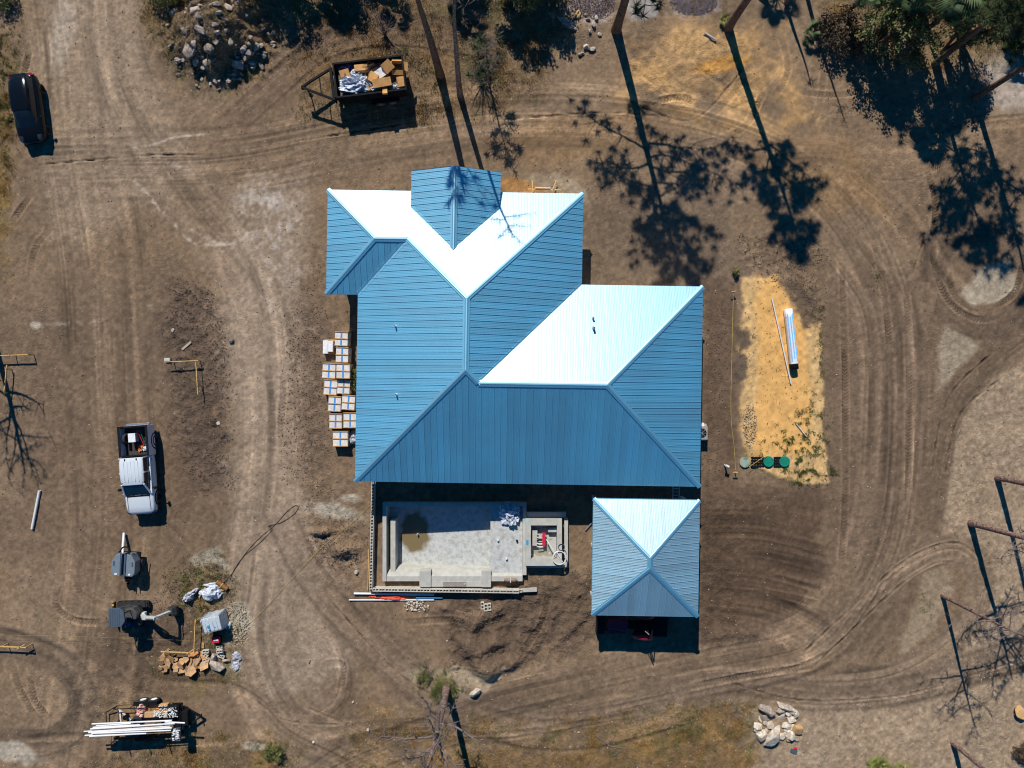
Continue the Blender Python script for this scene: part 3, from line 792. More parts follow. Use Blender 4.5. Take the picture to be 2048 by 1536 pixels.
# roof penetrations
def vent(px, py, hgt, r, m):
    for zz in np.linspace(EZ, 6, 60):
        X_, Y_ = P(px, py, zz)
        lx = X_ * math.cos(-HROT) - Y_ * math.sin(-HROT); ly = X_ * math.sin(-HROT) + Y_ * math.cos(-HROT)
        zc = [f.z0 + PITCH * f.tq((lx, ly))[1] for f in (left_f, dtop_f)][0 if px < 900 else 1]
        if zz >= zc: break
    MB().disc((lx, ly, zc - .05), r * 2.0, .09, 14, r * 1.2).tube([(lx, ly, zc), (lx, ly, zc + hgt)], r, 12, hollow=.75).build('vent_pipe', m, roof)
M_GALV = pm('galvanised', (.55, .57, .58), .45, 0.6)
vent(791, 652, .32, .05, M_WHITE_PVC); vent(793, 789, .32, .05, M_WHITE_PVC); vent(1186, 637, .28, .06, M_GALV); vent(1187, 657, .4, .07, M_GALV)

# carport
CZ = 3.25
carport = thing('carport', 'square open carport with a blue metal hip roof on posts', 'carport', (0, 0, 0), HROT)
cx0, cx1, cy0, cy1 = 4.73, 11.10, -13.98, -6.98
def W2L(X_, Y_):
    a = -HROT
    return X_ * math.cos(a) - Y_ * math.sin(a), X_ * math.sin(a) + Y_ * math.cos(a)
q = [W2L(*P(px, py, CZ)) for px, py in ((1186, 998), (1399, 1000), (1185, 1230), (1396, 1233))]
cx0 = (q[0][0] + q[2][0]) / 2; cx1 = (q[1][0] + q[3][0]) / 2; cy1 = (q[0][1] + q[1][1]) / 2; cy0 = (q[2][1] + q[3][1]) / 2
chx = (cx1 - cx0) / 2; cmx = (cx0 + cx1) / 2; cz = CZ + PITCH * chx
fs_ = [Face([(cx0, cy1), (cx1, cy1), (cmx, cy1 - chx)], (cx0, cy1), (0, -1), CZ), Face([(cx0, cy0), (cx1, cy0), (cmx, cy0 + chx)], (cx0, cy0), (0, 1), CZ),
       Face([(cx0, cy0), (cx0, cy1), (cmx, cy1 - chx), (cmx, cy0 + chx)], (cx0, 0), (1, 0), CZ), Face([(cx1, cy0), (cx1, cy1), (cmx, cy1 - chx), (cmx, cy0 + chx)], (cx1, 0), (-1, 0), CZ)]
mb = MB()
for f in fs_: f.deck(mb)
croof = mb.build('roof', M_DECK, carport, fix=False)
for f in fs_: f.panels(croof, M_ROOF2)
cap(croof, (cmx, cy1 - chx, cz), (cmx, cy0 + chx, cz), .17)
for a, b in (((cx0, cy1), (cmx, cy1 - chx)), ((cx1, cy1), (cmx, cy1 - chx)), ((cx0, cy0), (cmx, cy0 + chx)), ((cx1, cy0), (cmx, cy0 + chx))):
    cap(croof, (*a, CZ), (*b, cz), .14, 'hip_cap')
for (a, b) in (((cx0, cy0), (cx1, cy0)), ((cx1, cy0), (cx1, cy1)), ((cx1, cy1), (cx0, cy1)), ((cx0, cy1), (cx0, cy0))):
    MB().bar((*a, CZ - .1), (*b, CZ - .1), .04, .2).build('fascia', M_CAP, croof)
for x in (cx0 + .35, cx1 - .35):
    for y in (cy0 + .35, (cy0 + cy1) / 2, cy1 - .35):
        MB().box((x, y, CZ / 2 - .1), (.2, .2, CZ - .02)).build('post', M_WALL, carport)
# ================================================================ SHARED MATERIALS
M_CONC = MATS['concrete']
M_POOL = pm('pool_concrete', lin((178, 178, 170)), .85, var=.0, scale=2.2, bump=.25, c2=lin((146, 142, 126)), thr=(.46, .54))
M_BLOCK = pm('grey_block', lin((196, 190, 176)), .9, var=.12, scale=9, bump=.3, bscale=60, rnd=.08)
M_BLACK = pm('black_steel', (.007, .0075, .009), .75, var=.3, scale=5, spec=.18)
M_BLACKP = pm('black_paint', (.004, .005, .006), .16, var=.1, spec=.38)
M_RUBBER = pm('tyre_rubber', (.018, .018, .019), .8, var=.3, scale=14, bump=.3)
M_GLASS = pm('tinted_glass', (.010, .018, .026), .06, var=.2, scale=2, spec=.6)
M_WPAINT = pm('white_car_paint', (.60, .65, .68), .22, var=.02, coat=.4)
M_RIM = pm('silver_rim', (.55, .56, .58), .3, .9)
M_WRIM = pm('white_rim', (.72, .73, .74), .4, var=.05)
M_RED = pm('red_lens', (.32, .012, .015), .2)
M_CARD = pm('cardboard', lin((190, 142, 84)), .85, var=.16, scale=3, bump=.15, rnd=.12)
M_PLASTIC = pm('white_plastic_film', (.50, .54, .60), .3, var=.3, scale=7, bump=.6, bscale=14)
M_LUMBER = M_WOODY
M_TARP = pm('blue_plastic', (.03, .09, .32), .35, var=.4, scale=6)
M_ROCKW = pm('pale_limestone', lin((214, 204, 186)), .9, scale=3.5, bump=.5, bscale=9, rnd=.16, c2=lin((166, 148, 126)))
M_ROCKG = pm('grey_rock', lin((184, 170, 154)), .9, scale=4, bump=.7, bscale=7, rnd=.3, c2=lin((124, 110, 98)))
M_ROCKO = pm('ochre_rock', lin((206, 160, 92)), .9, scale=3.5, bump=.4, bscale=9, rnd=.12, c2=lin((170, 140, 110)))
M_FLAG = pm('tan_flagstone', lin((188, 144, 96)), .85, scale=4, bump=.3, rnd=.35, c2=lin((142, 118, 92)))
M_ORANGE = pm('orange_mesh', lin((226, 78, 38)), .6, var=.2)
M_GREENLID = pm('green_plastic_lid', lin((16, 124, 100)), .45, var=.14, scale=5)
M_GREENDUST = pm('dusty_green_lid', lin((60, 124, 106)), .6, scale=4, c2=lin((150, 160, 140)), thr=(.5, .68))
M_GREYP = pm('grey_enclosure_paint', lin((112, 124, 132)), .45, var=.06)
M_DGREY = pm('dark_slate_sheet', lin((72, 86, 98)), .5, var=.08)
M_MACH = pm('machine_pale_paint', lin((190, 194, 190)), .45, var=.12, scale=4)
M_MACHD = pm('machine_dark', (.03, .032, .03), .6, var=.4)
M_YELLOW = pm('yellow_plastic', lin((206, 168, 60)), .5, var=.12)
M_BAG = pm('cement_bag', lin((196, 198, 202)), .7, scale=6, bump=.4, c2=lin((150, 150, 160)), rnd=.1)
M_REDM = pm('red_plastic', lin((196, 40, 60)), .45, var=.15)
M_TEAL = pm('blue_label', lin((40, 150, 190)), .5)
M_STRING = pm('yellow_string', lin((190, 170, 80)), .7)
M_CABLE = pm('black_cable', (.02, .02, .02), .6)
M_WCARTON = pm('white_carton', lin((218, 214, 208)), .8, scale=5, bump=.15, c2=lin((200, 192, 182)), rnd=.06)
M_STRAP = pm('blue_strap', lin((70, 140, 205)), .45, var=.1)
M_PALLET = pm('pallet_wood', lin((196, 152, 92)), .8, scale=9, c2=lin((160, 120, 72)), rnd=.1)
M_DARKRED = pm('red_tractor_paint', (.22, .012, .03), .35)

def wheel(parent, loc, r=.33, wd=.22, axis='X', rim=None, name='wheel', sg=1, rx=0.0):
    d = Vector((1, 0, 0)) if axis == 'X' else Vector((0, 1, 0))
    mb = MB()
    n = 22; prof = [(-.5, .62), (-.5, .88), (-.42, .98), (-.2, 1.0), (.2, 1.0), (.42, .98), (.5, .88), (.5, .62), (.42, .60), (-.42, .60)]
    secs = []
    for k in range(n):
        a = 2 * math.pi * k / n
        e = (Vector((0, math.cos(a), math.sin(a))) if axis == 'X' else Vector((math.cos(a), 0, math.sin(a))))
        secs.append([d * (p * wd) + e * (q * r) for p, q in prof])
    secs.append(secs[0])
    mb.loft(secs, caps=False)
    w_ = mb.build(name, M_RUBBER, parent); w_.location = loc
    rm = MB()
    f = sg * wd * .36
    c_ = d * f
    ring = [c_ + (Vector((0, math.cos(2 * math.pi * k / 20), math.sin(2 * math.pi * k / 20))) if axis == 'X' else Vector((math.cos(2 * math.pi * k / 20), 0, math.sin(2 * math.pi * k / 20)))) * (r * .62) for k in range(20)]
    ring2 = [c_ - d * (sg * wd * .12) + (p - c_) * .55 for p in ring]; ring3 = [c_ + d * (sg * wd * .03) + (p - c_) * .28 for p in ring]
    rm.loft([ring, ring2, ring3], caps=False, smooth=False); rm.add(ring3, [tuple(range(20))])
    rm.build('rim', rim or M_RIM, w_)
    return w_

def rr(wd, z0, z1, y, n=6, p=2.6, top=None):
    """half-symmetric rounded ring in XZ at y"""
    pts = []
    zc, hz = (z0 + z1) / 2, (z1 - z0) / 2
    for k in range(4 * n):
        a = 2 * math.pi * k / (4 * n)
        c_, s_ = math.cos(a), math.sin(a)
        x = wd * math.copysign(abs(c_) ** (2 / p), c_); z = zc + hz * math.copysign(abs(s_) ** (2 / p), s_)
        pts.append(Vector((x, y, z)))
    return pts

def lay(name, label, cat, px, py, z=None, rz=0.0, group=None):
    x, y = P(px, py, z or 0.0)
    return thing(name, label, cat, (x, y, gz(x, y) if z is None else z), rz, group)

# ================================================================ POOL
def pool():
    zt = .45
    t = thing('swimming_pool', 'unfinished bare concrete swimming pool shell with wet patch and shallow shelf', 'pool', (0, 0, 0))
    def rect(px0, py0, px1, py1, z):
        (x0, y1), (x1, y0) = P(px0, py0, z), P(px1, py1, z)
        return x0, y0, x1, y1
    X0, Y0, X1, Y1 = rect(765, 1005, 1053, 1163, zt)
    wl = .25
    xs, _ = P(981, 1080, .0)
    def wall(x0, y0, x1, y1, z0, z1, nm='wall'):
        return MB().box(((x0 + x1) / 2, (y0 + y1) / 2, (z0 + z1) / 2), (x1 - x0, y1 - y0, z1 - z0)).build(nm, M_CONC, t, bevel=.02)
    wall(X0, Y0, X0 + wl, Y1, -1.45, zt)
    wall(X0 + wl + .002, Y1 - wl, X1, Y1, -1.45, zt - .003)
    wall(X1 - .25, Y0 + .4, X1, Y1 - wl - .002, -1.45, zt - .006)
    # bench and gutter along the deep end
    xb, _ = P(781, 1080, .1); xb2, _ = P(791, 1080, .1)
    wall(xb, Y0 + wl + .3, xb2, Y1 - wl - .9, -1.3, .12, 'bench')
    # near side: thick coved wall with two raised skimmer boxes
    n = 8; secs = []
    xa, xz = X0 + wl + .002, X1 - .252
    for i in range(26):
        x = xa + (xz - xa) * i / 25
        secs.append([Vector((x, Y0, -.3)), Vector((x, Y0, zt - .06)), Vector((x, Y0 + .32, zt - .06)), Vector((x, Y0 + .48, zt - .22)), Vector((x, Y0 + .62, .0)), Vector((x, Y0 + .75, -.4)), Vector((x, Y0 + .9, -1.3)), Vector((x, Y0, -1.3))])
    MB().loft(secs, smooth=False).build('coved_wall', M_CONC, t)
    for px0, px1 in ((839, 862), (963, 982)):
        a, _ = P(px0, 1150, zt); b_, _ = P(px1, 1150, zt)
        k = wall(a, Y0 - .35, b_, Y0 + .7, -.3, zt + .06, 'skimmer_box')
        MB().tube([((a + b_) / 2 - .05, Y0 - .4, .1), ((a + b_) / 2 - .05, Y0 - .7, .05)], .04, 8).build('pipe', M_WHITE_PVC, k)
    a, _ = P(862, 1150, zt); b_, _ = P(963, 1150, zt)
    wall(a + .003, Y0 - .36, b_ - .003, Y0 + .0, -.3, zt - .05, 'ledge')
    a, _ = P(886, 1150, zt); b_, _ = P(932, 1150, zt)
    MB().box(((a + b_) / 2, Y0 - .18, zt - .03), (b_ - a, .3, .05)).build('weir_plate', pm('weathered_board', lin((140, 132, 124)), .8), t)
    # sloping floor with its wet patch, and shelf
    fm = bpy.data.materials.new('pool_floor'); fm.use_nodes = True
    T = fm.node_tree; N = T.nodes; L = T.links; B = N['Principled BSDF']
    tc = N.new('ShaderNodeTexCoord'); nz = N.new('ShaderNodeTexNoise'); nz.inputs['Scale'].default_value = 3.4; nz.inputs['Detail'].default_value = 10; nz.inputs['Roughness'].default_value = .7
    L.new(tc.outputs['Object'], nz.inputs['Vector'])
    rp = N.new('ShaderNodeValToRGB'); rp.color_ramp.elements[0].position = .36; rp.color_ramp.elements[1].position = .56
    rp.color_ramp.elements[0].color = (*lin((158, 158, 150)), 1); rp.color_ramp.elements[1].color = (*lin((190, 191, 187)), 1)
    L.new(nz.outputs['Fac'], rp.inputs[0])
    wx, wy_ = P(829, 1066, -.8)
    sub = N.new('ShaderNodeVectorMath'); sub.operation = 'SUBTRACT'; sub.inputs[1].default_value = (wx, wy_, 0); L.new(tc.outputs['Object'], sub.inputs[0])
    mlt = N.new('ShaderNodeVectorMath'); mlt.operation = 'MULTIPLY'; mlt.inputs[1].default_value = (1 / .95, 1 / 1.35, 0); L.new(sub.outputs[0], mlt.inputs[0])
    ln = N.new('ShaderNodeVectorMath'); ln.operation = 'LENGTH'; L.new(mlt.outputs[0], ln.inputs[0])
    n2 = N.new('ShaderNodeTexNoise'); n2.inputs['Scale'].default_value = 1.8; n2.inputs['Detail'].default_value = 4; L.new(tc.outputs['Object'], n2.inputs['Vector'])
    ma = N.new('ShaderNodeMath'); ma.operation = 'MULTIPLY_ADD'; ma.inputs[1].default_value = .7; L.new(n2.outputs['Fac'], ma.inputs[0]); L.new(ln.outputs['Value'], ma.inputs[2])
    mr = N.new('ShaderNodeMapRange'); mr.inputs[1].default_value = 1.22; mr.inputs[2].default_value = 1.5; mr.inputs[3].default_value = 1; mr.inputs[4].default_value = 0
    L.new(ma.outputs[0], mr.inputs[0])
    mx = N.new('ShaderNodeMix'); mx.data_type = 'RGBA'; mx.inputs[7].default_value = (*lin((122, 106, 74)), 1)
    L.new(mr.outputs[0], mx.inputs[0]); L.new(rp.outputs[0], mx.inputs[6]); L.new(mx.outputs[2], B.inputs['Base Color'])
    m3 = N.new('ShaderNodeMapRange'); m3.inputs[3].default_value = .9; m3.inputs[4].default_value = .25; L.new(mr.outputs[0], m3.inputs[0]); L.new(m3.outputs[0], B.inputs['Roughness'])
    bpn = N.new('ShaderNodeBump'); bpn.inputs['Strength'].default_value = .2; bpn.inputs['Distance'].default_value = .04; L.new(nz.outputs['Fac'], bpn.inputs['Height']); L.new(bpn.outputs[0], B.inputs['Normal'])
    xf0 = X0 + wl
    mb = MB(); g = []
    for j in range(9):
        for i in range(13):
            x = xf0 + (xs - xf0) * i / 12; y = Y0 + .3 + (Y1 - wl - Y0 - .3) * j / 8
            z = -.95 + .5 * (i / 12) ** 1.2
            g.append((x, y, z))
    mb.add(g, [(j * 13 + i, j * 13 + i + 1, (j + 1) * 13 + i + 1, (j + 1) * 13 + i) for j in range(8) for i in range(12)], True)
    mb.build('floor', fm, t)
    sh = MB().box(((xs + X1 - .25) / 2, (Y0 + Y1 - wl) / 2 + .1, -.42), (X1 - .25 - xs, Y1 - wl - Y0 - .22, 1.26)).build('shelf', fm, t, bevel=.03)
    for px, py in ((996, 1080), (1013, 1117), (1034, 1081)):
        x, y = P(px, py, .22)
        MB().tube([(x, y, .2), (x, y, .34)], .07, 12, hollow=.7).build('drain_pipe', M_WHITE_PVC if px < 1030 else M_BLACK, t)
    x, y = P(836, 1067, -.9); MB().tube([(x, y, -.93), (x, y, -.62)], .06, 12, hollow=.7).build('drain_pipe', M_WHITE_PVC, t)
    x, y = P(930, 1165, .3); MB().tube([(x, y - .05, -.02), (x, y - .05, .5)], .045, 10, hollow=.7).build('pipe', M_WHITE_PVC, t)
    # skimmer fitting on the shelf's outer wall
    x, y = P(1021, 1160, .5)
    f = MB().tube([(x - .42, y, .5), (x - .3, y, .5), (x + .3, y, .5), (x + .42, y, .5)], [.06, .13, .13, .06], 12).build('light_niche', pm('rusty_brown', lin((138, 116, 96)), .7), t)
    MB().tube([(x, y - .14, .62), (x, y + .14, .62)], .03, 8).build('pipe', M_WHITE_PVC, f)
    # spa
    zs = .8
    A0, B0, A1, B1 = rect(1051, 1038, 1124, 1132, zs)
    i0, j0, i1, j1 = rect(1062, 1051, 1114, 1118, zs)
    s = thing('spa', 'raised square concrete spa shell with pipes inside beside the pool', 'spa', (0, 0, 0))
    def swall(x0, y0, x1, y1, z0, z1, nm='wall', m=M_CONC):
        return MB().box(((x0 + x1) / 2, (y0 + y1) / 2, (z0 + z1) / 2), (x1 - x0, y1 - y0, z1 - z0)).build(nm, m, s, bevel=.015)
    swall(A0, B0, i0, B1, -.05, zs); swall(i1, B0, A1, B1, -.05, zs - .002)
    swall(i0 + .002, j1, i1 - .002, B1, -.05, zs - .004); swall(i0 + .002, B0, i1 - .002, j0, -.05, zs - .004)
    swall(i0 + .002, j0 + .002, i1 - .002, j1 - .002, -.05, .08, 'floor', M_POOL)
    swall(i0 + .1, j0 + .75, i0 + .42, j1 - .38, .081, .42, 'bench'); swall(i1 - .55, j1 - .5, i1 - .003, j1 - .2, .081, .45, 'step')
    swall(A0 + .1, B1 + .002, A1 + .3, B1 + .36, -.05, .35, 'footing'); swall(A1 + .18, B0 - .2, A1 + .42, B1 - .02, -.05, .36, 'footing'); swall(A0 + .05, B0 - .3, A1 + .17, B0 - .05, -.05, .12, 'footing')
    MB().box((A0 + .12, (B0 + B1) / 2 - .0, zs + .006), (.14, .3, .01)).build('sticker', M_TEAL, s)
    MB().box((A0 + .12, B1 - .15, zs + .006), (.16, .2, .01)).build('sticker', pm('pale_label', lin((150, 190, 200)), .5), s)
    for k in range(5):
        y = j1 - .62 - k * .2
        MB().tube([(i0 + .38, y, .5), (i0 + .75, y, .46)], .03, 8).build('pipe', M_WHITE_PVC if k != 2 else M_BLACK, s)
    red = MB().box((i0 + .83, j1 - .95, .45), (.2, .85, .1)).build('red_level', M_REDM)
    tag(red, 'red plastic bar lying across pipes inside the spa', 'bar')
    h = MB(); cxh, cyh = P(1119, 1116, .9)
    pts = [(*P(1093, 1079, .5), .5)] + [(*P(1108, 1103, .86), .86)]
    for k in range(34):
        a = 2.4 - 2 * math.pi * k / 16
        pts.append((cxh + .42 * math.cos(a), cyh + .42 * math.sin(a), .84 + .03 * math.sin(k * .9) + k * .003))
    pts.append((*P(1130, 1132, .6), .6))
    tag(h.tube(pts, .035, 8).build('hose', M_WHITE_PVC), 'white pool hose coiled over the corner of the spa', 'hose')
    c2, d2 = P(1123, 1094, .83)
    tag(MB().tube([(c2 + .2 * math.cos(a), d2 + .2 * math.sin(a), .83 + .02 * (a / 6)) for a in np.linspace(0, 12.4, 44)], .018, 6).build('cable_coil', M_DGREY), 'small coil of grey cable on the spa wall', 'cable')
    # crumpled plastic on the shelf
    x, y = P(1020, 1028, .6)
    tag(crumple('plastic_sheet', x, y, .2, .62, .72, .5, M_PLASTIC, 5), 'crumpled clear white plastic sheet heaped on the pool shelf', 'plastic sheet')
    return t

def crumple(name, x, y, z, rx, ry, h, m, seed, rz=0.0, n=4):
    bm = bmesh.new(); bmesh.ops.create_icosphere(bm, subdivisions=n, radius=1)
    for v in bm.verts:
        c_ = v.co.copy(); o_ = Vector((seed * 3.1, seed * 1.7, 0))
        f = .95 + .42 * mnoise.noise(c_ * 1.5 + o_) + .26 * (.6 - 2.4 * abs(mnoise.noise(c_ * 3.2 + o_))) + .16 * (.6 - 2.4 * abs(mnoise.noise(Vector((c_.x * 11, c_.y * 5, c_.z * 6)) + o_)))
        v.co = Vector((c_.x * rx * f, c_.y * ry * f, max(0, c_.z + .35) * h * .74 * f))
    me = bpy.data.meshes.new(name); bm.to_mesh(me); bm.free()
    me.materials.append(m)
    for p in me.polygons: p.use_smooth = False
    return obj_from(me, name, None, (x, y, z), (0, 0, rz))
pool()

# ---- hollow block retaining wall ----
def block_mesh():
    L_, W_, H_ = .395, .195, .19; e = .034; mid = .03
    mb = MB(); hx, hy = L_ / 2, W_ / 2
    cores = [(-hx + e, -mid / 2), (mid / 2, hx - e)]
    xs = [-hx, cores[0][0], cores[0][1], cores[1][0], cores[1][1], hx]; ys = [-hy, -hy + e, hy - e, hy]
    for z, fl in ((H_, False), (0, True)):
        vs = [(x, y, z) for y in ys for x in xs]; fs = []
        for j in range(3):
            for i in range(5):
                if j == 1 and i in (1, 3): continue
                q = (j * 6 + i, j * 6 + i + 1, (j + 1) * 6 + i + 1, (j + 1) * 6 + i); fs.append(q[::-1] if fl else q)
        mb.add(vs, fs)
    def side(x0, y0, x1, y1): mb.add([(x0, y0, 0), (x1, y1, 0), (x1, y1, H_), (x0, y0, H_)], [(0, 1, 2, 3)])
    side(-hx, -hy, hx, -hy); side(hx, -hy, hx, hy); side(hx, hy, -hx, hy); side(-hx, hy, -hx, -hy)
    for a, b_ in cores:
        side(a, hy - e, b_, hy - e); side(b_, hy - e, b_, -hy + e); side(b_, -hy + e, a, -hy + e); side(a, -hy + e, a, hy - e)
    me = mb.mesh('block'); me.materials.append(M_BLOCK); return me
BLOCK = block_mesh()
bw = thing('block_wall', 'low hollow concrete block wall around the pool yard', 'wall', (0, 0, 0))
zt_ = .6
(xa, ya), (xb_, yb_), (xc, yc) = P(746, 962, zt_), P(741, 1180, zt_), P(1039, 1184, zt_)
d1 = Vector((xb_ - xa, yb_ - ya)); d2 = Vector((xc - xb_, yc - yb_))
for base, d, rot in ((Vector((xa, ya)), d1, math.atan2(d1.y, d1.x)), (Vector((xb_ + .12, yb_)), d2, math.atan2(d2.y, d2.x))):
    n = int(d.length / .4064); u = d.normalized()
    for c3 in range(3):
        for i in range(n):
            p = base + u * ((i + .5 + (.5 if c3 % 2 else 0)) * .4064)
            obj_from(BLOCK, 'block', bw, (p.x, p.y, -.0 + c3 * .2), (0, 0, rot + random.uniform(-.01, .01)))
MB().bar((xb_ + 9.6, yc - .02, .1), (xb_ + 10.6, yc + .02, .1), .2, .3).build('footing', M_CONC, bw)
def form_board(p0, p1, z, lab):
    a = (*P(*p0, z), z); b_ = (*P(*p1, z), z)
    tag(MB().bar(a, b_, .04, .14).build('form_board', M_LUMBER), lab, 'board')
form_board((738, 1098), (736, 1180), .12, 'thin timber board along the outer face of the block wall')
form_board((741, 1187), (870, 1188), .10, 'long timber board along the foot of the block wall')
# three loose blocks
for i, (px, py) in enumerate(((965, 1211), (972, 1214), (979, 1213))):
    o = obj_from(BLOCK, 'concrete_block', None, (*P(px, py, .2), gz(*P(px, py)) + .02), (0, 0, R(92 + i)), (1.15, 1.1, 1.05))
    tag(o, ('left', 'middle', 'right')[i] + 'most of three hollow blocks standing by the dirt mound' if i != 1 else 'middle one of three hollow blocks standing by the dirt mound', 'block', 'three loose blocks near the pool')

# ---- things outside the wall ----
def pipe(pa, pb, z, r, lab, m=None, group=None, name='pvc_pipe', hollow=.8, zb=None):
    zb = z if zb is None else zb
    o = MB().tube([(*P(*pa, z), z), (*P(*pb, zb), zb)], r, 10, hollow=hollow).build(name, m or M_WHITE_PVC)
    return tag(o, lab, 'pipe', group)
pipe((708, 1187), (868, 1189), .12, .075, 'thick white pipe lying along the block wall in front of the pool')
pipe((698, 1200), (868, 1200), .07, .045, 'thin white pipe on the soil beside the orange netting')
pipe((832, 1196), (885, 1196), .09, .06, 'short blue pipe in the shade of the block wall', pm('blue_pipe', lin((30, 110, 160)), .5))
x, y, z = gpx(783, 1194)
tag(crumple('safety_netting', x, y, z - .02, 1.05, .17, .16, M_ORANGE, 9), 'bright orange plastic netting crumpled under the white pipes', 'netting')
GRP = 'white rubble stones by the block wall'
ROCKS = []
def rock_mesh(seed, m, n=24, flat=.75):
    r_ = random.Random(seed); bm = bmesh.new()
    for _ in range(n):
        v = Vector((r_.gauss(0, 1), r_.gauss(0, 1), r_.gauss(0, 1))).normalized() * r_.uniform(.82, 1.05)
        bm.verts.new((v.x, v.y * r_.uniform(.9, 1), v.z * flat))
    bmesh.ops.convex_hull(bm, input=bm.verts)
    bmesh.ops.delete(bm, geom=[v for v in bm.verts if not v.link_faces], context='VERTS')
    bmesh.ops.bevel(bm, geom=bm.edges[:], offset=.05, segments=1, affect='EDGES')
    me = bpy.data.meshes.new('rock'); bm.to_mesh(me); bm.free(); me.materials.append(m); return me
RW = [rock_mesh(s, M_ROCKW, 15) for s in range(8)]; RG = [rock_mesh(20 + s, M_ROCKG, 14) for s in range(9)]; RO = [rock_mesh(40 + s, M_ROCKO) for s in range(3)]
PEB = [rock_mesh(60 + s, M_ROCKW, 12) for s in range(3)]
def rock(name, px, py, rpx, lab, group=None, kind='g', el=1.0, rz=None, sink=.25, z=None, cat='rock'):
    me = random.choice({'g': RG, 'w': RW, 'o': RO, 'p': PEB}[kind])
    x, y = P(px, py, 0.0); zz = gz(x, y) if z is None else z
    r_ = rpx / S
    if z is None:
        x, y = P(px, py, zz + r_ * .4); zz = gz(x, y)
    o = obj_from(me, name, None, (x, y, zz + r_ * (.75 - sink) * .8), (random.uniform(-.3, .3), random.uniform(-.3, .3), random.uniform(0, 6.3) if rz is None else rz), (r_ * el, r_ / el ** .5, r_ * random.uniform(.75, 1)))
    return tag(o, lab, cat, group)
for k in range(60):
    a, q = random.uniform(0, 6.3), random.random() ** .6
    rock('rubble_stone', 833 + 24 * q * math.cos(a), 1211 + 13 * q * math.sin(a), random.uniform(2.0, 3.8), 'small white stone in the spill in front of the block wall', GRP, 'p', sink=.1, cat='stone')

# ---- rubble mound, upper left ----
GM = 'rocks of the rubble mound by the dirt drive'
spots = [(353, 27, 10), (398, 30, 11), (408, 22, 7), (373, 65, 9), (404, 62, 11), (374, 98, 16), (412, 92, 13), (458, 110, 17), (498, 118, 8), (450, 70, 8), (430, 50, 7), (432, 62, 7), (392, 122, 9), (404, 130, 9), (500, 75, 7), (357, 150, 6), (548, 92, 5), (438, 14, 12), (455, 14, 10), (410, 5, 9), (490, 28, 7), (545, 62, 6), (430, 82, 7), (475, 95, 8), (488, 92, 9), (416, 112, 8), (393, 170, 4), (398, 175, 3), (437, 178, 4), (456, 160, 7), (465, 155, 5), (336, 50, 5), (482, 145, 6), (320, 5, 5), (352, 122, 5)]
for k in range(75):
    a, q = random.uniform(0, 6.3), random.random() ** .5
    spots.append((440 + 105 * q * math.cos(a), 85 + 88 * q * math.sin(a), random.choice((random.uniform(2.2, 5), random.uniform(4, 9)))))
for px, py, r_ in spots:
    if r_ == 9 and px == 410:
        rock('rock', px, py, r_, 'yellow ochre rock at the top of the rubble mound', GM, 'o')
    else:
        big_ = r_ >= 9
        where = ('upper ' if py < 60 else 'lower ' if py > 120 else '') + ('left flank' if px < 395 else 'right flank' if px > 480 else 'middle')
        rock('rock', px, py, r_, ('large' if big_ else 'middling' if r_ > 4.5 else 'small') + ' grey rock on the ' + where + ' of the rubble mound', GM, 'g', random.uniform(.9, 1.35), sink=.3)
rock('boulder', 374, 97, 17, 'biggest pale boulder on the left flank of the rubble mound', None, 'w', 1.05, sink=.3)
# ---- second rubble heap at the top ----
for n_, (px, py, r_, k, el) in enumerate(sorted(((1156, 30, 9, 'o', 1.2), (1135, 48, 16, 'g', 2.0), (1147, 50, 6, 'g', 1), (1175, 38, 6, 'g', 1), (1186, 48, 7, 'g', 1.4), (1199, 69, 5, 'w', 1), (1180, 62, 5, 'g', 1), (1178, 95, 6, 'g', 1), (1186, 98, 6, 'w', 1.3), (1165, 105, 5, 'g', 1), (1172, 92, 6, 'w', 1.2), (1160, 108, 5, 'g', 1), (1192, 36, 6, 'g', 1.3), (1145, 100, 4, 'g', 1), (1171, 30, 5, 'g', 1)))):
    rock('rock', px, py, r_, 'broken concrete lump in the heap left of the tall pine, ' + ORD[n_] + ' from the left' if k != 'o' else 'orange tinted slab on the small rubble heap', 'rubble heap left of the tall pine', k, el, sink=.2)
# ---- boulders, lower right ----
GB = 'pale boulders dumped together at the lower right'
for n_, (px, py, r_, el, k) in enumerate(sorted(((1534, 1420, 13, 1.5, 'g'), (1569, 1412, 12, 1.5, 'g'), (1562, 1420, 8, 1.2, 'g'), (1584, 1421, 8, 1, 'w'), (1591, 1428, 8, 1, 'w'), (1577, 1427, 7, 1.1, 'w'), (1566, 1428, 5, 1, 'w'), (1564, 1437, 7, 1, 'w'), (1583, 1440, 10, 1.1, 'w'), (1577, 1434, 5, 1, 'w'),
                          (1529, 1436, 9, 1.2, 'g'), (1522, 1438, 6, 1.2, 'w'), (1530, 1446, 6, 1, 'w'), (1516, 1452, 9, 1, 'w'), (1512, 1460, 6, 1, 'w'), (1524, 1471, 12, 1.15, 'w'), (1541, 1450, 8, 1, 'w'), (1574, 1453, 9, 1.2, 'w'), (1595, 1458, 12, 1.05, 'o'), (1585, 1455, 8, 1, 'w'), (1601, 1463, 6, 1, 'w'), (1579, 1470, 11, 1.2, 'w'), (1564, 1472, 7, 1, 'w'), (1572, 1462, 6, 1, 'w'), (1577, 1479, 5, 1, 'o'), (1594, 1479, 5, 1, 'g'), (1532, 1461, 5, 1, 'w')))):
    rock('boulder', px, py, r_ * 1.18, {'w': 'pale limestone', 'g': 'dull grey', 'o': 'yellowish'}[k] + ' boulder of the lower right cluster, ' + ORD[n_] + ' from the left', GB, k, el, sink=.3, cat='boulder')
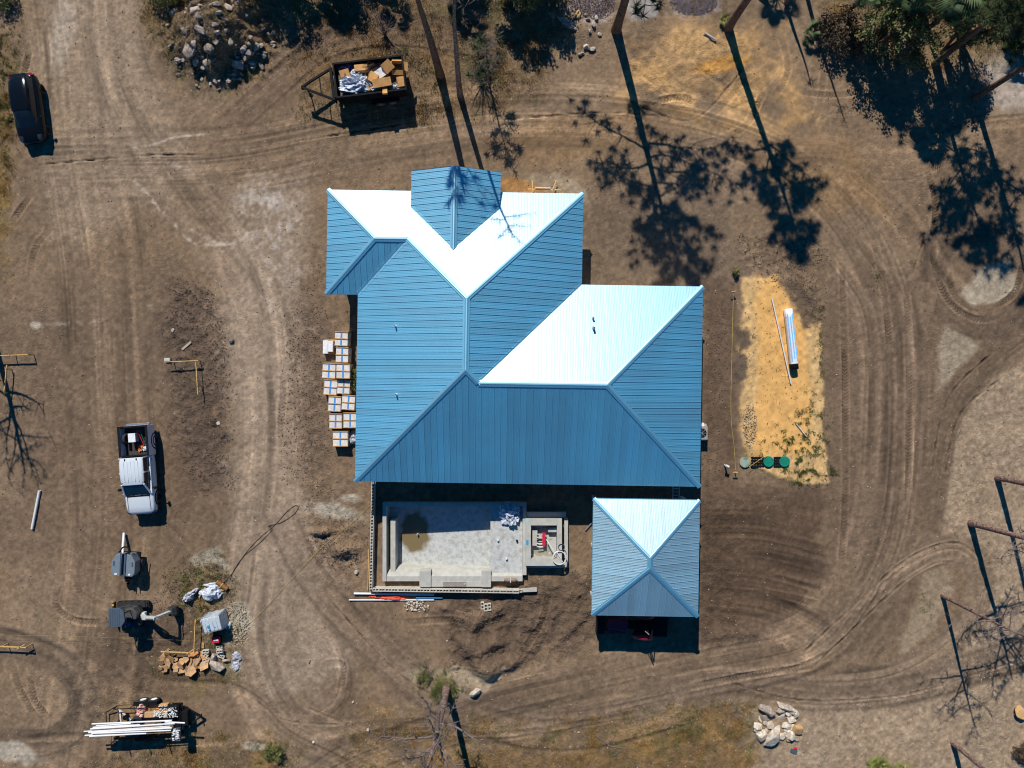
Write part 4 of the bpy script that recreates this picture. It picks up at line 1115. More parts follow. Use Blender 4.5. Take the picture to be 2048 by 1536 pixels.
b_ = rock('boulder', 1545, 1470, 19, 'largest long boulder in front of the lower right cluster', GB, 'w', 1.35, rz=R(62), sink=.05, cat='boulder')
b_.scale = (.95, .48, .75)
b_ = rock('boulder', 950, 1385, 14, 'flat pale slab boulder beside the tree base in front of the pool', None, 'w', 1.3, rz=R(32), sink=.1, cat='boulder'); b_.rotation_euler = (0, .1, R(32)); b_.scale = (.48, .27, .36)
rock('boulder', 2040, 1424, 14, 'ochre boulder cut off by the right picture edge', None, 'o', 1.2, sink=.15, cat='boulder')
rock('boulder', 713, 1144, 5.5, 'single round stone left of the block wall', None, 'w', 1, sink=.1)
rock('boulder', 463, 680, 7, 'brown stone in the middle of the left lane', None, 'g', 1.2, sink=.3)
rock('boulder', 345, 660, 5, 'half buried stone above the short plank on the left', None, 'g', 1.2, sink=.4)
rock('boulder', 895, 1283, 4, 'pale stone on the raked soil below the pool', None, 'w', 1, sink=.1)
rock('boulder', 735, 1459, 4.5, 'grey stone in the dry grass at the bottom', None, 'w', 1, sink=.1)
rock('boulder', 706, 1404, 3, 'small white stone above the dry grass', None, 'w', 1.2, sink=.1)
rock('boulder', 619, 1323, 4, 'dark stone inside the wheel loop at lower centre', None, 'g', 1.4, sink=.2)
rock('boulder', 627, 1484, 3.5, 'stone on the bare track at the bottom edge', None, 'w', 1, sink=.1)
rock('boulder', 1157, 1464, 3, 'small white stone on the bottom verge', None, 'w', 1, sink=.1)
rock('boulder', 436, 846, 5, 'pale stone on the dirt bank right of the pickup', None, 'w', 1, sink=.2)
# ---- pale gravel heaps at the top edge ----
def gravel(name, lab, cx, cy, rx, ry, n, c1):
    vs = []; fs = []
    for k in range(n):
        a, q = random.uniform(0, 6.3), random.random() ** .5
        x, y = P(cx + rx * q * math.cos(a), cy + ry * q * math.sin(a)); z = gz(x, y) + .22 * (1 - q) ; r_ = random.uniform(.018, .05)
        b0 = len(vs); t_ = random.uniform(0, 6)
        vs += [(x + r_ * math.cos(t_ + i * 2.1), y + r_ * math.sin(t_ + i * 2.1), z - .02 + r_ * (.3 if i else .7)) for i in range(3)] + [(x, y, z + r_ * 1.1), (x, y, z - .06)]
        fs += [(b0, b0 + 1, b0 + 3), (b0 + 1, b0 + 2, b0 + 3), (b0 + 2, b0, b0 + 3), (b0 + 1, b0, b0 + 4), (b0 + 2, b0 + 1, b0 + 4), (b0, b0 + 2, b0 + 4)]
    o = MB().add(vs, fs).build(name, pm(name, c1, .9, var=.4, scale=14), fix=False)
    return tag(o, lab, 'gravel', kind='stuff')
gravel('gravel_heap', 'grey gravel heap behind the tall pine at the top', 1185, 8, 46, 34, 1500, lin((156, 146, 146)))
gravel('gravel_heap', 'grey gravel heap right of the sandy track at the top', 1388, 4, 48, 28, 1500, lin((158, 150, 154)))
gravel('gravel_spill', 'coarse white gravel at the left rim of the septic bed', 1498, 850, 16, 46, 420, lin((190, 176, 150)))
gravel('gravel_spill', 'white limestone crumbs beside the water tank', 476, 1250, 26, 48, 500, lin((196, 188, 170)))
# ================================================================ VEHICLES
def car():
    x, y = P(70, 226)
    t = thing('parked_car', 'glossy black hatchback parked at the left edge of the drive', 'car', (x, y, gz(x, y)), R(187.5))
    secs = []
    for yy, wd, z0, z1 in ((-2.16, .50, .50, .80), (-2.12, .66, .40, .95), (-2.0, .78, .30, 1.02), (-1.6, .87, .24, 1.02), (-.6, .89, .22, .98), (.5, .89, .22, .96), (1.1, .88, .22, .95), (1.6, .86, .24, .87), (1.95, .78, .28, .76), (2.10, .64, .34, .66), (2.16, .45, .40, .58)):
        secs.append(rr(wd, z0, z1, yy, 6, 3.4))
    MB().loft(secs).build('body', M_BLACKP, t)
    secs = []
    for yy, wd, z1 in ((-2.02, .60, .99), (-1.86, .66, 1.22), (-1.55, .69, 1.40), (-.9, .71, 1.47), (0, .71, 1.49), (.45, .69, 1.43), (.8, .68, 1.25), (1.2, .70, .96), (1.3, .7, .9)):
        secs.append([Vector((p.x * (1 if p.z < z1 * .75 else .86), p.y, p.z)) for p in rr(wd, .6, z1, yy, 6, 4.2)])
    g_ = MB().loft(secs).build('window_glass', M_GLASS, t)
    secs = []
    for yy, wd, z1 in ((-1.75, .50, 1.345), (-1.5, .56, 1.435), (-.9, .585, 1.485), (0, .585, 1.503), (.38, .56, 1.455)):
        secs.append([Vector((sx * wd, yy, z1 - dz)) for sx, dz in ((-1, .05), (-.9, .01), (-.5, -.008), (0, -.012), (.5, -.008), (.9, .01), (1, .05), (0, .06))])
    MB().loft(secs).build('roof', M_BLACKP, t)
    MB().loft([[Vector((sx * .5, -1.82 + a, 1.33 + b_)) for sx in (-1, 1)] + [Vector((sx * .5, -1.98 + a, 1.27 + b_)) for sx in (1, -1)] for a, b_ in ((0, 0), (0, .03))]).build('spoiler', M_BLACKP, t)
    for sx in (-1, 1):
        MB().loft([rr(.10, .98, 1.12, .66, 3, 3), rr(.12, .96, 1.13, .72, 3, 3), rr(.06, 1.0, 1.1, .80, 3, 3)]).build('mirror', M_BLACKP, t).location = (sx * .98, .1, 0)
        MB().box((sx * .89, .83, 1.0), (.16, .06, .04)).build('mirror_arm', M_BLACKP, t)
        MB().loft([rr(.16, .66, .76, 1.72, 3, 2.5), rr(.15, .60, .72, 1.95, 3, 2.5), rr(.06, .58, .66, 2.06, 3, 2.5)]).build('headlight', pm('headlamp_glass', (.03, .035, .045), .08), t).location = (sx * .58, .02, .06)
        MB().box((sx * .66, -2.03, .93), (.26, .14, .12), rz=sx * .35).build('tail_light', M_RED, t, bevel=.02)
        for yy in (-1.3, 1.35): wheel(t, (sx * .79, yy, .32), .32, .21, 'X', M_BLACK, sg=sx)
car()

def pickup():
    x, y = P(292, 936)
    t = thing('pickup_truck', 'white crew cab pickup with its open bed full of odds and ends', 'truck', (x, y, gz(x, y)), R(184.2))
    # cab lower body and hood
    secs = []
    for yy, wd, z0, z1 in ((-.84, .92, .42, 1.16), (-.3, .945, .38, 1.17), (.6, .945, .38, 1.17), (1.35, .94, .40, 1.17), (1.7, .93, .42, 1.15), (2.3, .91, .42, 1.11), (2.62, .87, .42, 1.03), (2.76, .78, .45, .95), (2.81, .62, .5, .85)):
        secs.append(rr(wd, z0, z1, yy, 6, 5))
    body = MB().loft(secs).build('body', M_WPAINT, t)
    # greenhouse
    secs = []
    for yy, wb, wt, z1 in ((-.86, .80, .72, 1.15), (-.80, .83, .73, 1.66), (-.6, .84, .74, 1.745), (.2, .84, .74, 1.76), (.72, .83, .72, 1.72), (.95, .83, .71, 1.58), (1.55, .82, .76, 1.17), (1.60, .82, .76, 1.1)):
        secs.append([Vector((sx * (wb if zz == 0 else wt if zz == 1 else wt * .9), yy, (1.05, z1 - .05 if z1 > 1.3 else z1, z1)[zz])) for sx, zz in ((-1, 0), (-1, 1), (-1, 2), (1, 2), (1, 1), (1, 0))])
    MB().loft(secs, smooth=False).build('window_glass', M_GLASS, t)
    # roof skin and pillars
    secs = []
    for yy, wt, z1 in ((-.83, .71, 1.70), (-.6, .745, 1.775), (.2, .745, 1.79), (.62, .73, 1.76), (.86, .68, 1.68)):
        secs.append([Vector((sx * wt, yy, z1 - dz)) for sx, dz in ((-1, .1), (-.98, .03), (-.8, .0), (-.4, -.012), (0, -.016), (.4, -.012), (.8, 0), (.98, .03), (1, .1), (0, .1))])
    roof_ = MB().loft(secs).build('roof', M_WPAINT, t)
    for k in range(-2, 3): MB().box((k * .22, -.0, 1.802), (.03, 1.25, .014)).build('roof_rib', M_WPAINT, roof_)
    for sx in (-1, 1):
        MB().box((sx * .36, -.72, 1.765), (.06, .14, .03)).build('roof_clip', M_BLACK, roof_)
        for a, b_ in (((sx * .83, -.84, 1.1), (sx * .735, -.8, 1.72)), ((sx * .83, .1, 1.1), (sx * .745, .1, 1.72)), ((sx * .83, 1.58, 1.12), (sx * .70, .84, 1.70))):
            MB().bar(a, b_, .09, .07).build('pillar', M_WPAINT, t)
        MB().bar((sx * .85, -.84, 1.16), (sx * .85, 1.5, 1.16), .12, .06).build('belt_line', M_WPAINT, t)
        for yy in (-.62, .45): MB().box((sx * .955, yy, 1.0), (.03, .16, .04)).build('door_handle', M_RIM, t)
        arm = MB().bar((sx * .9, 1.15, 1.12), (sx * 1.05, 1.15, 1.15), .05, .05).build('mirror_arm', M_BLACK, t)
        MB().loft([rr(.07, 1.05, 1.28, 1.1, 3, 3), rr(.11, 1.04, 1.3, 1.17, 3, 3), rr(.08, 1.06, 1.26, 1.25, 3, 3)]).build('mirror', M_BLACK, t).location = (sx * 1.12, 0, 0)
        MB().box((sx * .74, 2.66, .86), (.26, .2, .14), rz=-sx * .5).build('headlight', M_GLASS, t, bevel=.02)
        MB().box((sx * .875, -2.73, 1.02), (.13, .16, .34)).build('tail_light', M_RED, t, bevel=.015)
        for yy in (-1.75, 1.85):
            wheel(t, (sx * .82, yy, .38), .385, .26, 'X', M_BLACK, sg=sx)
            MB().tube([(sx * .93, yy + .5 * math.cos(a), .40 + .5 * math.sin(a)) for a in np.linspace(0, math.pi, 12)], .05, 6).build('wheel_arch', M_BLACK, t)
    # bed
    for sx in (-1, 1):
        MB().box((sx * .885, -1.83, .86), (.12, 1.93, .86)).build('bed_side', M_WPAINT, t, bevel=.025)
        MB().box((sx * .87, -1.83, 1.303), (.14, 1.93, .025)).build('bed_rail', M_BLACK, t)
    MB().box((0, -2.75, .88), (1.66, .1, .78)).build('tailgate', M_WPAINT, t, bevel=.02)
    MB().box((0, -2.75, 1.283), (1.6, .11, .025)).build('bed_rail', M_BLACK, t)
    MB().box((0, -.905, .9), (1.66, .06, .74)).build('bed_front', M_BLACK, t)
    fl = MB().box((0, -1.83, .62), (1.66, 1.86, .05)).build('bed_floor', pm('bed_liner', (.05, .042, .038), .8, var=.3), t)
    for k in range(-4, 5): MB().box((k * .17, -1.83, .652), (.06, 1.8, .016)).build('floor_rib', MATS['bed_liner'], fl)
    for sx in (-1, 1):
        MB().box((sx * .70, 2.1, 1.128), (.012, .95, .02), rx=-.06).build('hood_gap', M_BLACK, t); MB().tube([(sx * .1, 1.6, 1.19), (sx * .55, 1.5, 1.25)], .012, 5).build('wiper', M_BLACK, t)
    MB().box((0, 1.62, 1.155), (1.45, .1, .02)).build('wiper_cowl', M_BLACK, t)
    MB().box((0, -2.86, .55), (1.5, .14, .14)).build('rear_bumper', M_RIM, t, bevel=.02)
    M4 = t.matrix_basis
    def inbed(lx, ly, z): p = Matrix.Translation(t.location) @ Matrix.Rotation(R(184.2), 4, 'Z') @ Vector((lx, ly, z)); return p
    p = inbed(.12, -2.05, .662); c_ = thing('cooler_box', 'white lidded cooler box standing in the pickup bed', 'cooler', p, R(184))
    MB().box((0, 0, .24), (.42, .52, .48), top=1.06).build('tub', pm('dull_teal_plastic', lin((140, 160, 160)), .5), c_, bevel=.02)
    MB().box((0, 0, .515), (.46, .56, .07)).build('lid', pm('white_lid', (.72, .75, .74), .4), c_, bevel=.02)
    p = inbed(.58, -2.0, .95); w_ = wheel(None, p, .34, .2, 'X', M_BLACK, 'spare_tyre', -1); w_.rotation_euler = (0, R(12), R(184)); tag(w_, 'black spare tyre leaning on the wall of the pickup bed', 'tyre')
    for a, b_, m, l in (((-.1, -2.5, .9), (-.35, -1.5, .7), M_REDM, 'red handled tool lying in the pickup bed'), ((-.25, -2.5, .92), (-.42, -1.7, .7), M_GREENLID, 'green handled tool lying in the pickup bed'), ((-.38, -2.3, .7), (-.2, -1.4, .69), M_BLACK, 'dark tool handle lying in the pickup bed')):
        o = MB().tube([inbed(*a), inbed(*b_)], .025, 8).build('tool', m); tag(o, l, 'tool')
    p = inbed(-.12, -1.35, .66); tag(crumple('rag', p.x, p.y, p.z, .16, .22, .14, pm('orange_cloth', lin((220, 120, 60)), .8), 4, n=3), 'orange rag crumpled in the pickup bed behind the cab', 'rag')
    p = inbed(-.42, -1.28, .66); tag(crumple('plastic_bag', p.x, p.y, p.z, .18, .13, .12, M_PLASTIC, 7, n=3), 'white plastic bag in the pickup bed behind the cab', 'bag')
pickup()

# ================================================================ DUMP TRAILER, UPPER MIDDLE
def dump_trailer():
    x, y = P(749, 175); rz = math.atan2(17, 140)
    t = thing('dump_trailer', 'black steel dump trailer heaped with waste cardboard', 'trailer', (x, y, gz(x, y)), rz)
    L_, W_ = 4.36, 2.16; zb, zt = .72, 1.62
    MB().box((0, 0, zb - .05), (L_, W_, .1)).build('floor', M_BLACK, t)
    for sy in (-1, 1):
        s_ = MB().box((0, sy * (W_ / 2 - .03), (zb + zt) / 2), (L_, .05, zt - zb)).build('side_wall', M_BLACK, t)
        MB().box((0, sy * (W_ / 2 - .03), zt), (L_ + .06, .1, .07)).build('top_rail', M_BLACK, s_)
        for k in range(6): MB().box((-L_ / 2 + .2 + k * .79, sy * (W_ / 2 + .035), (zb + zt) / 2 - .02), (.07, .06, zt - zb - .1)).build('stake', M_BLACK, s_)
        for wx in (.35, 1.12): wheel(t, (wx, sy * (W_ / 2 + .16), .36), .36, .22, 'Y', pm('dull_rim', (.2, .2, .2), .5, .6), sg=sy)
        MB().box((.73, sy * (W_ / 2 + .16), .78), (1.75, .28, .03)).build('fender', M_BLACK, t)
    for sx in (-1, 1):
        s_ = MB().box((sx * (L_ / 2 - .03), 0, (zb + zt) / 2), (.05, W_ - .12, zt - zb)).build('end_wall', M_BLACK, t)
        MB().box((sx * (L_ / 2 - .03), 0, zt + .003), (.09, W_ - .1, .07)).build('top_rail', M_BLACK, s_)
    MB().box((0, 0, .52), (L_ * .95, .9, .28)).build('chassis', M_BLACK, t)
    # raised gooseneck A-frame
    zc = 1.15; xf = -L_ / 2
    for sy in (-1, 1):
        MB().bar((xf - .25, sy * .98, zc), (xf - 1.55, sy * .32, zc + .1), .12, .16).build('tongue_rail', M_BLACK, t)
        MB().bar((xf - 1.5, sy * .36, zc + .1), (xf - 2.1, sy * .02, zc + .1), .12, .16).build('tongue_rail', M_BLACK, t)
        MB().bar((xf - .25, sy * .9, zc), (xf - .25, sy * .9, .5), .1, .1).build('riser', M_BLACK, t)
    MB().box((xf - .25, 0, zc + .02), (.16, 2.06, .2)).build('front_beam', M_BLACK, t)
    MB().box((xf - .12, -.55, zc - .1), (.24, .7, .5)).build('tool_box', M_BLACK, t)
    MB().bar((xf - 1.0, -.55, zc + .08), (xf - 1.0, .55, zc + .08), .06, .06).build('cross_bar', M_BLACK, t)
    MB().box((xf - 2.12, 0, zc + .05), (.18, .2, .24)).build('coupler', M_BLACK, t, bevel=.02)
    MB().tube([(xf - 1.95, -.0, zc + .1), (xf - 1.95, 0, 0)], .04, 8).disc((xf - 1.95, 0, 0), .13, .03, 12).build('jack', M_BLACK, t)
    Mx = Matrix.Translation(t.location) @ Matrix.Rotation(rz, 4, 'Z')
    def at(px, py, z):
        X_, Y_ = P(px, py, z + t.location.z); return X_, Y_, z + t.location.z
    def cbox(name, lab, px, py, z, sx, sy, sz, r, rx=0., ry=0., open_=False, m=None, cat='box'):
        X_, Y_, Z_ = at(px, py, z)
        c_ = thing(name, lab, cat, (X_, Y_, Z_), R(r), rx=R(rx), ry=R(ry))
        m = m or M_CARD
        if not open_:
            MB().box((0, 0, 0), (sx, sy, sz)).build('carton', m, c_)
        else:
            MB().box((0, 0, -sz / 2), (sx, sy, .02)).build('base', m, c_)
            for k, (a, b_) in enumerate(((0, -1), (0, 1), (-1, 0), (1, 0))):
                MB().box((a * sx / 2, b_ * sy / 2, 0), (.015 if a else sx, .015 if b_ else sy, sz)).build('panel', m, c_)
                MB().box((a * (sx / 2 + .13), b_ * (sy / 2 + .13), sz / 2 - .05), (.28 if a else sx, .28 if b_ else sy, .012), rx=-b_ * .5, ry=a * .5).build('flap', m, c_)
    cbox('cardboard_box', 'closed cardboard box at the left end of the dump trailer', 690, 150, 1.30, .6, .55, .45, 20, 12, 8)
    cbox('cardboard_box', 'flattened cardboard box near the middle of the dump trailer', 722, 137, 1.45, .8, .42, .25, 8, -10, 6)
    cbox('cardboard_box', 'upright cardboard box in the upper right of the dump trailer', 776, 133, 1.5, .62, .62, .6, 38, 18, -10)
    cbox('cardboard_box', 'open cardboard box in the right corner of the dump trailer', 796, 135, 1.32, .72, .55, .5, 0, 0, 4, True)
    cbox('cardboard_box', 'large tilted cardboard box in the centre of the dump trailer', 764, 166, 1.60, 1.15, .5, .5, 12, 14, 4)
    cbox('cardboard_box', 'cardboard box wedged left of the large tilted one', 745, 157, 1.45, .55, .6, .45, -28, -8, 10)
    cbox('cardboard_box', 'cardboard flap under the large tilted box', 749, 177, 1.35, .75, .4, .35, 10, -14, 0)
    cbox('cardboard_box', 'cardboard box at the right end below the open one', 802, 165, 1.20, .5, .6, .45, 15, 8, 14)
    cbox('cardboard_box', 'small cardboard piece hanging over the lower rail of the trailer', 770, 182, 1.62, .3, .45, .12, 5, -20, 0)
    cbox('foam_board', 'white foam panel lying across the trailer load', 761, 146, 1.52, .9, .55, .06, 32, 8, -6, m=pm('white_foam', (.68, .68, .66), .8), cat='panel')
    X_, Y_, Z_ = at(712, 172, 1.0); tag(crumple('plastic_sheet', X_, Y_, Z_, 1.0, .58, .78, M_PLASTIC, 11, .1), 'big heap of clear white plastic sheeting in the dump trailer', 'plastic sheet')
    X_, Y_, Z_ = at(741, 180, 1.1); tag(crumple('plastic_sheet', X_, Y_, Z_, .5, .34, .5, M_PLASTIC, 13, .1), 'rolled end of white plastic sheeting by the lower trailer rail', 'plastic sheet')
    X_, Y_, Z_ = at(690, 138, .9); tag(crumple('rubbish_bag', X_, Y_, Z_, .55, .3, .42, M_TARP, 15), 'dark blue rubbish bag in the upper left trailer corner', 'bag')
    X_, Y_, Z_ = at(712, 146, 1.25); tag(crumple('plastic_sheet', X_, Y_, Z_, .32, .25, .3, M_PLASTIC, 6, n=3), 'small bluish plastic scrap between the trailer boxes', 'plastic sheet')
    X_, Y_, Z_ = at(795, 178, 1.0); tag(crumple('plastic_bag', X_, Y_, Z_, .5, .22, .34, M_PLASTIC, 17), 'pale plastic bag in the lower right trailer corner', 'bag')
    X_, Y_, Z_ = at(737, 140, 1.4)
    tw = MB()
    for k in range(38):
        a = random.uniform(0, 6.3); l = random.uniform(.25, .55); e = random.uniform(-.1, .5)
        q = Vector((X_ + random.gauss(0, .12), Y_ + random.gauss(0, .1), Z_ + random.uniform(0, .2)))
        tw.tube([q, q + Vector((math.cos(a) * l, math.sin(a) * l, e * l))], [.012, .005], 4, cap=False)
    tag(tw.build('brushwood', pm('twig_bark', lin((92, 74, 52)), .9)), 'tangle of thin brushwood on top of the trailer load', 'branches')
    for k, (px, py, r_) in enumerate(((752, 158, .55), (700, 150, .35))):
        X_, Y_, Z_ = at(px, py, 1.78 if k == 0 else 1.6)
        tag(MB().tube([(X_ + r_ * math.cos(a), Y_ + r_ * .9 * math.sin(a), Z_ + .05 * math.sin(2 * a)) for a in np.linspace(2.6, 6.0, 18)], .016, 6).build('hose', M_CABLE), ('long' if k == 0 else 'short') + ' black hose looped over the trailer boxes', 'hose')
    # base of rubbish that carries the load
    MB().box((.05, 0, .98), (4.1, 1.95, .42)).build('waste_fill', pm('mixed_waste', (.10, .085, .07), .9, var=.5, scale=4, bump=.6), t)
dump_trailer()

# ================================================================ PALLETS OF TILE BY THE HOUSE
def pallet_proto():
    t = thing('tile_pallet', '', 'pallet', (0, 0, 0))
    return t
def tile_pallet(x0, y0, x1, y1, h, lab, r=0.0, plain=False):
    cx, cy = (x0 + x1) / 2, (y0 + y1) / 2
    wx, wy = (x1 - x0) * (H - h) / F, (y1 - y0) * (H - h) / F
    X_, Y_ = P(cx, cy, h)
    t = thing('tile_pallet', lab, 'pallet', (X_, Y_, gz(X_, Y_)), R(r), None if plain else 'wrapped tile pallets beside the house')
    for k in (-1, 0, 1): MB().box((0, k * (wy / 2 - .05), .05), (wx, .09, .1)).build('runner', M_PALLET, t)
    for k in range(6): MB().box((-wx / 2 + .05 + k * (wx - .1) / 5, 0, .111), (.09, wy, .02)).build('deck_slat', M_PALLET, t)
    if plain:
        for k in (-1, 1):
            MB().box((k * wx * .24, -.02 + (.04 if k > 0 else 0), .12 + (h - .12) / 2), (wx * .46, wy * (.9 if k < 0 else .72), h - .12)).build('carton', pm('bright_carton', (.74, .74, .73), .7), t)
        return t
    nl = max(3, int(round((h - .12) / .17)))
    for j in (-1, 1):
        for l in range(nl):
            zz = .122 + (h - .13) * (l + .5) / nl
            MB().box((random.uniform(-.008, .008), j * wy * .238 + random.uniform(-.006, .006), zz), (wx * .94, wy * .43, (h - .13) / nl - .008)).build('carton', M_WCARTON, t)
        MB().box((0, j * wy * .238, h + .004), (.10, wy * .44, .012)).build('strap', M_STRAP, t)
        MB().box((0, j * wy * .238, h - .004 - .0), (.004, .004, .004)).build('strap_clip', M_STRAP, t)
    for yy in (-wy * .475, 0, wy * .475):
        f_ = MB().box((0, yy, h + .012), (wx, .055, .05)).build('batten', M_PALLET, t)
        for sx in (-1, 1): MB().box((sx * wx * .485, yy, h / 2 + .02), (.03, .05, h - .1)).build('upright', M_PALLET, f_)
    return t
for a in ((669, 663, 696, 692, 1.0, 'tall wrapped pallet of tile at the top of the right row', -3), (671, 694, 697, 725, 1.0, 'wrapped tile pallet second from the top in the right row', -2), (672, 727, 700, 757, .95, 'wrapped tile pallet third from the top in the right row', -2),
          (674, 759, 700, 788, .7, 'wrapped tile pallet fourth from the top in the right row', -3), (683, 790, 710, 820, .7, 'wrapped tile pallet fifth in the right row against the house eave', -4), (686, 825, 714, 856, .7, 'wrapped tile pallet lowest in the right row half under the eave', 0),
          (644, 726, 671, 757, .7, 'wrapped tile pallet at the top of the left row below the white cartons', -3), (647, 759, 674, 790, .7, 'wrapped tile pallet second in the left row', -4), (656, 792, 682, 823, .7, 'wrapped tile pallet third in the left row', -3),
          (658, 827, 684, 857, .7, 'wrapped tile pallet lowest in the left row', -1), (665, 862, 696, 893, .65, 'single wrapped tile pallet standing apart below both rows', 0)):
    tile_pallet(*a)
tile_pallet(645, 678, 666, 708, .5, 'small pallet with two bright white cartons left of the rows', -1, True)
X_, Y_ = P(708, 875, .4)
tag(crumple('bag_stack', X_, Y_, 0, .42, .42, .42, M_BAG, 20, n=3), 'white sacks stacked under the eave below the tile pallets', 'sacks')

# ================================================================ BATTER BOARDS
def batter(lab, beams, posts, z=.58, grp='timber batter boards with string lines'):
    x, y = P(*beams[0][0], z)
    t = thing('batter_board', lab, 'batter board', (x, y, 0), 0, grp)
    for a, b_ in beams:
        A, B = P(*a, z), P(*b_, z)
        MB().bar((A[0] - x, A[1] - y, z), (B[0] - x, B[1] - y, z), .045, .09).build('beam', M_LUMBER, t)
    for p in posts:
        A = P(*p, z); g = gz(*A)
        MB().box((A[0] - x + .035, A[1] - y, (z + .08 + g) / 2 - .02), (.045, .06, z + .12 - g)).build('stake', M_LUMBER, t)
    return t
batter('L shaped yellow timber batter board above the pickup', [((328, 724), (397, 721)), ((392, 724), (396, 789))], [(338, 723), (392, 721), (394, 772)])
batter('yellow timber batter board corner at the left edge above the pipe', [((-20, 712), (56, 709))], [(18, 710), (55, 709)])
batter('pale leaning batter board leg at the left picture edge', [((14, 730), (8, 790))], [(12, 738), (4, 786)], .5)
batter('short yellow batter board at the left edge below the digger tracks', [((-20, 1292), (54, 1295)), ((34, 1298), (50, 1288))], [(3, 1293), (52, 1294)])
batter('L shaped yellow batter board between the digger and the water tank', [((391, 1238), (388, 1304)), ((322, 1303), (390, 1306)), ((324, 1309), (340, 1298)), ((374, 1308), (390, 1296))], [(391, 1242), (328, 1304), (388, 1304)])

# ================================================================ LIGHT TOWER TRAILER
def light_tower():
    x, y = P(267, 1121)
    t = thing('light_tower', 'grey trailer mounted generator light tower with a folded mast', 'generator', (x, y, gz(x, y)), R(-3))
    for sx, sh in ((-1, .0), (1, .12)):
        pl = [(sx * .12, -.72), (sx * .62, -.74), (sx * .78, -.5), (sx * .78, .25), (sx * .5, .72), (sx * .12, .72)]
        hh = MB().prism(pl, .55, 1.28).build('housing', M_GREYP, t, bevel=.03)
        MB().box((sx * .45, -.6, 1.3), (.16, .1, .03)).build('lamp', M_WRIM, hh); MB().box((sx * .62, .1, 1.3), (.08, .3, .02)).build('latch', M_DGREY, hh)
    MB().box((0, 0, .85), (.24, 1.4, .5)).build('core', M_BLACK, t)
    for sx in (-1, 1): MB().tube([(sx * .14, -.85, 1.36), (sx * .14, .9, 1.40)], .035, 8).build('mast', M_RIM, t)
    MB().box((0, 0, .50), (1.5, 1.5, .1)).build('frame', M_BLACK, t)
    MB().tube([(.1 + .3 * math.cos(a), .95 + .3 * math.sin(a), 1.3) for a in np.linspace(-.6, 3.7, 16)], .05, 8).build('lamp_ring', M_BLACK, t)
    MB().tube([(.95, -.5, .5), (.98, .45, .6)], .03, 6).build('outrigger', M_BLACK, t)
    for sx in (-1, 1):
        wheel(t, (sx * .78, -.05, .30), .30, .18, 'X', M_DGREY, sg=sx)
        MB().bar((sx * .35, -.72, .5), (0, -1.25, .5), .07, .07).build('tongue', M_BLACK, t)
    MB().bar((0, -.7, .5), (0, -1.55, .5), .08, .08).build('tongue', M_BLACK, t)
    MB().tube([(0, -1.3, .75), (0, -1.3, 0)], .035, 8).build('jack', pm('rust_orange', lin((170, 90, 40)), .7), t)
    MB().box((-.05, -1.18, .56), (.3, .1, .06), rz=.5).build('safety_chain', MATS['rust_orange'], t)
light_tower(); bpy.data.objects['light_tower'].scale = (.94, .94, .95)
pipe((248, 1066), (245, 1108), .18, .085, 'thick white pipe leaning against the generator trailer', zb=.75)
pipe((245, 1132), (243, 1146), .55, .06, 'short white pipe stub beside the generator trailer', group=None)
pipe((79, 981), (64, 1058), .09, .085, 'long white pipe alone on the left lot')

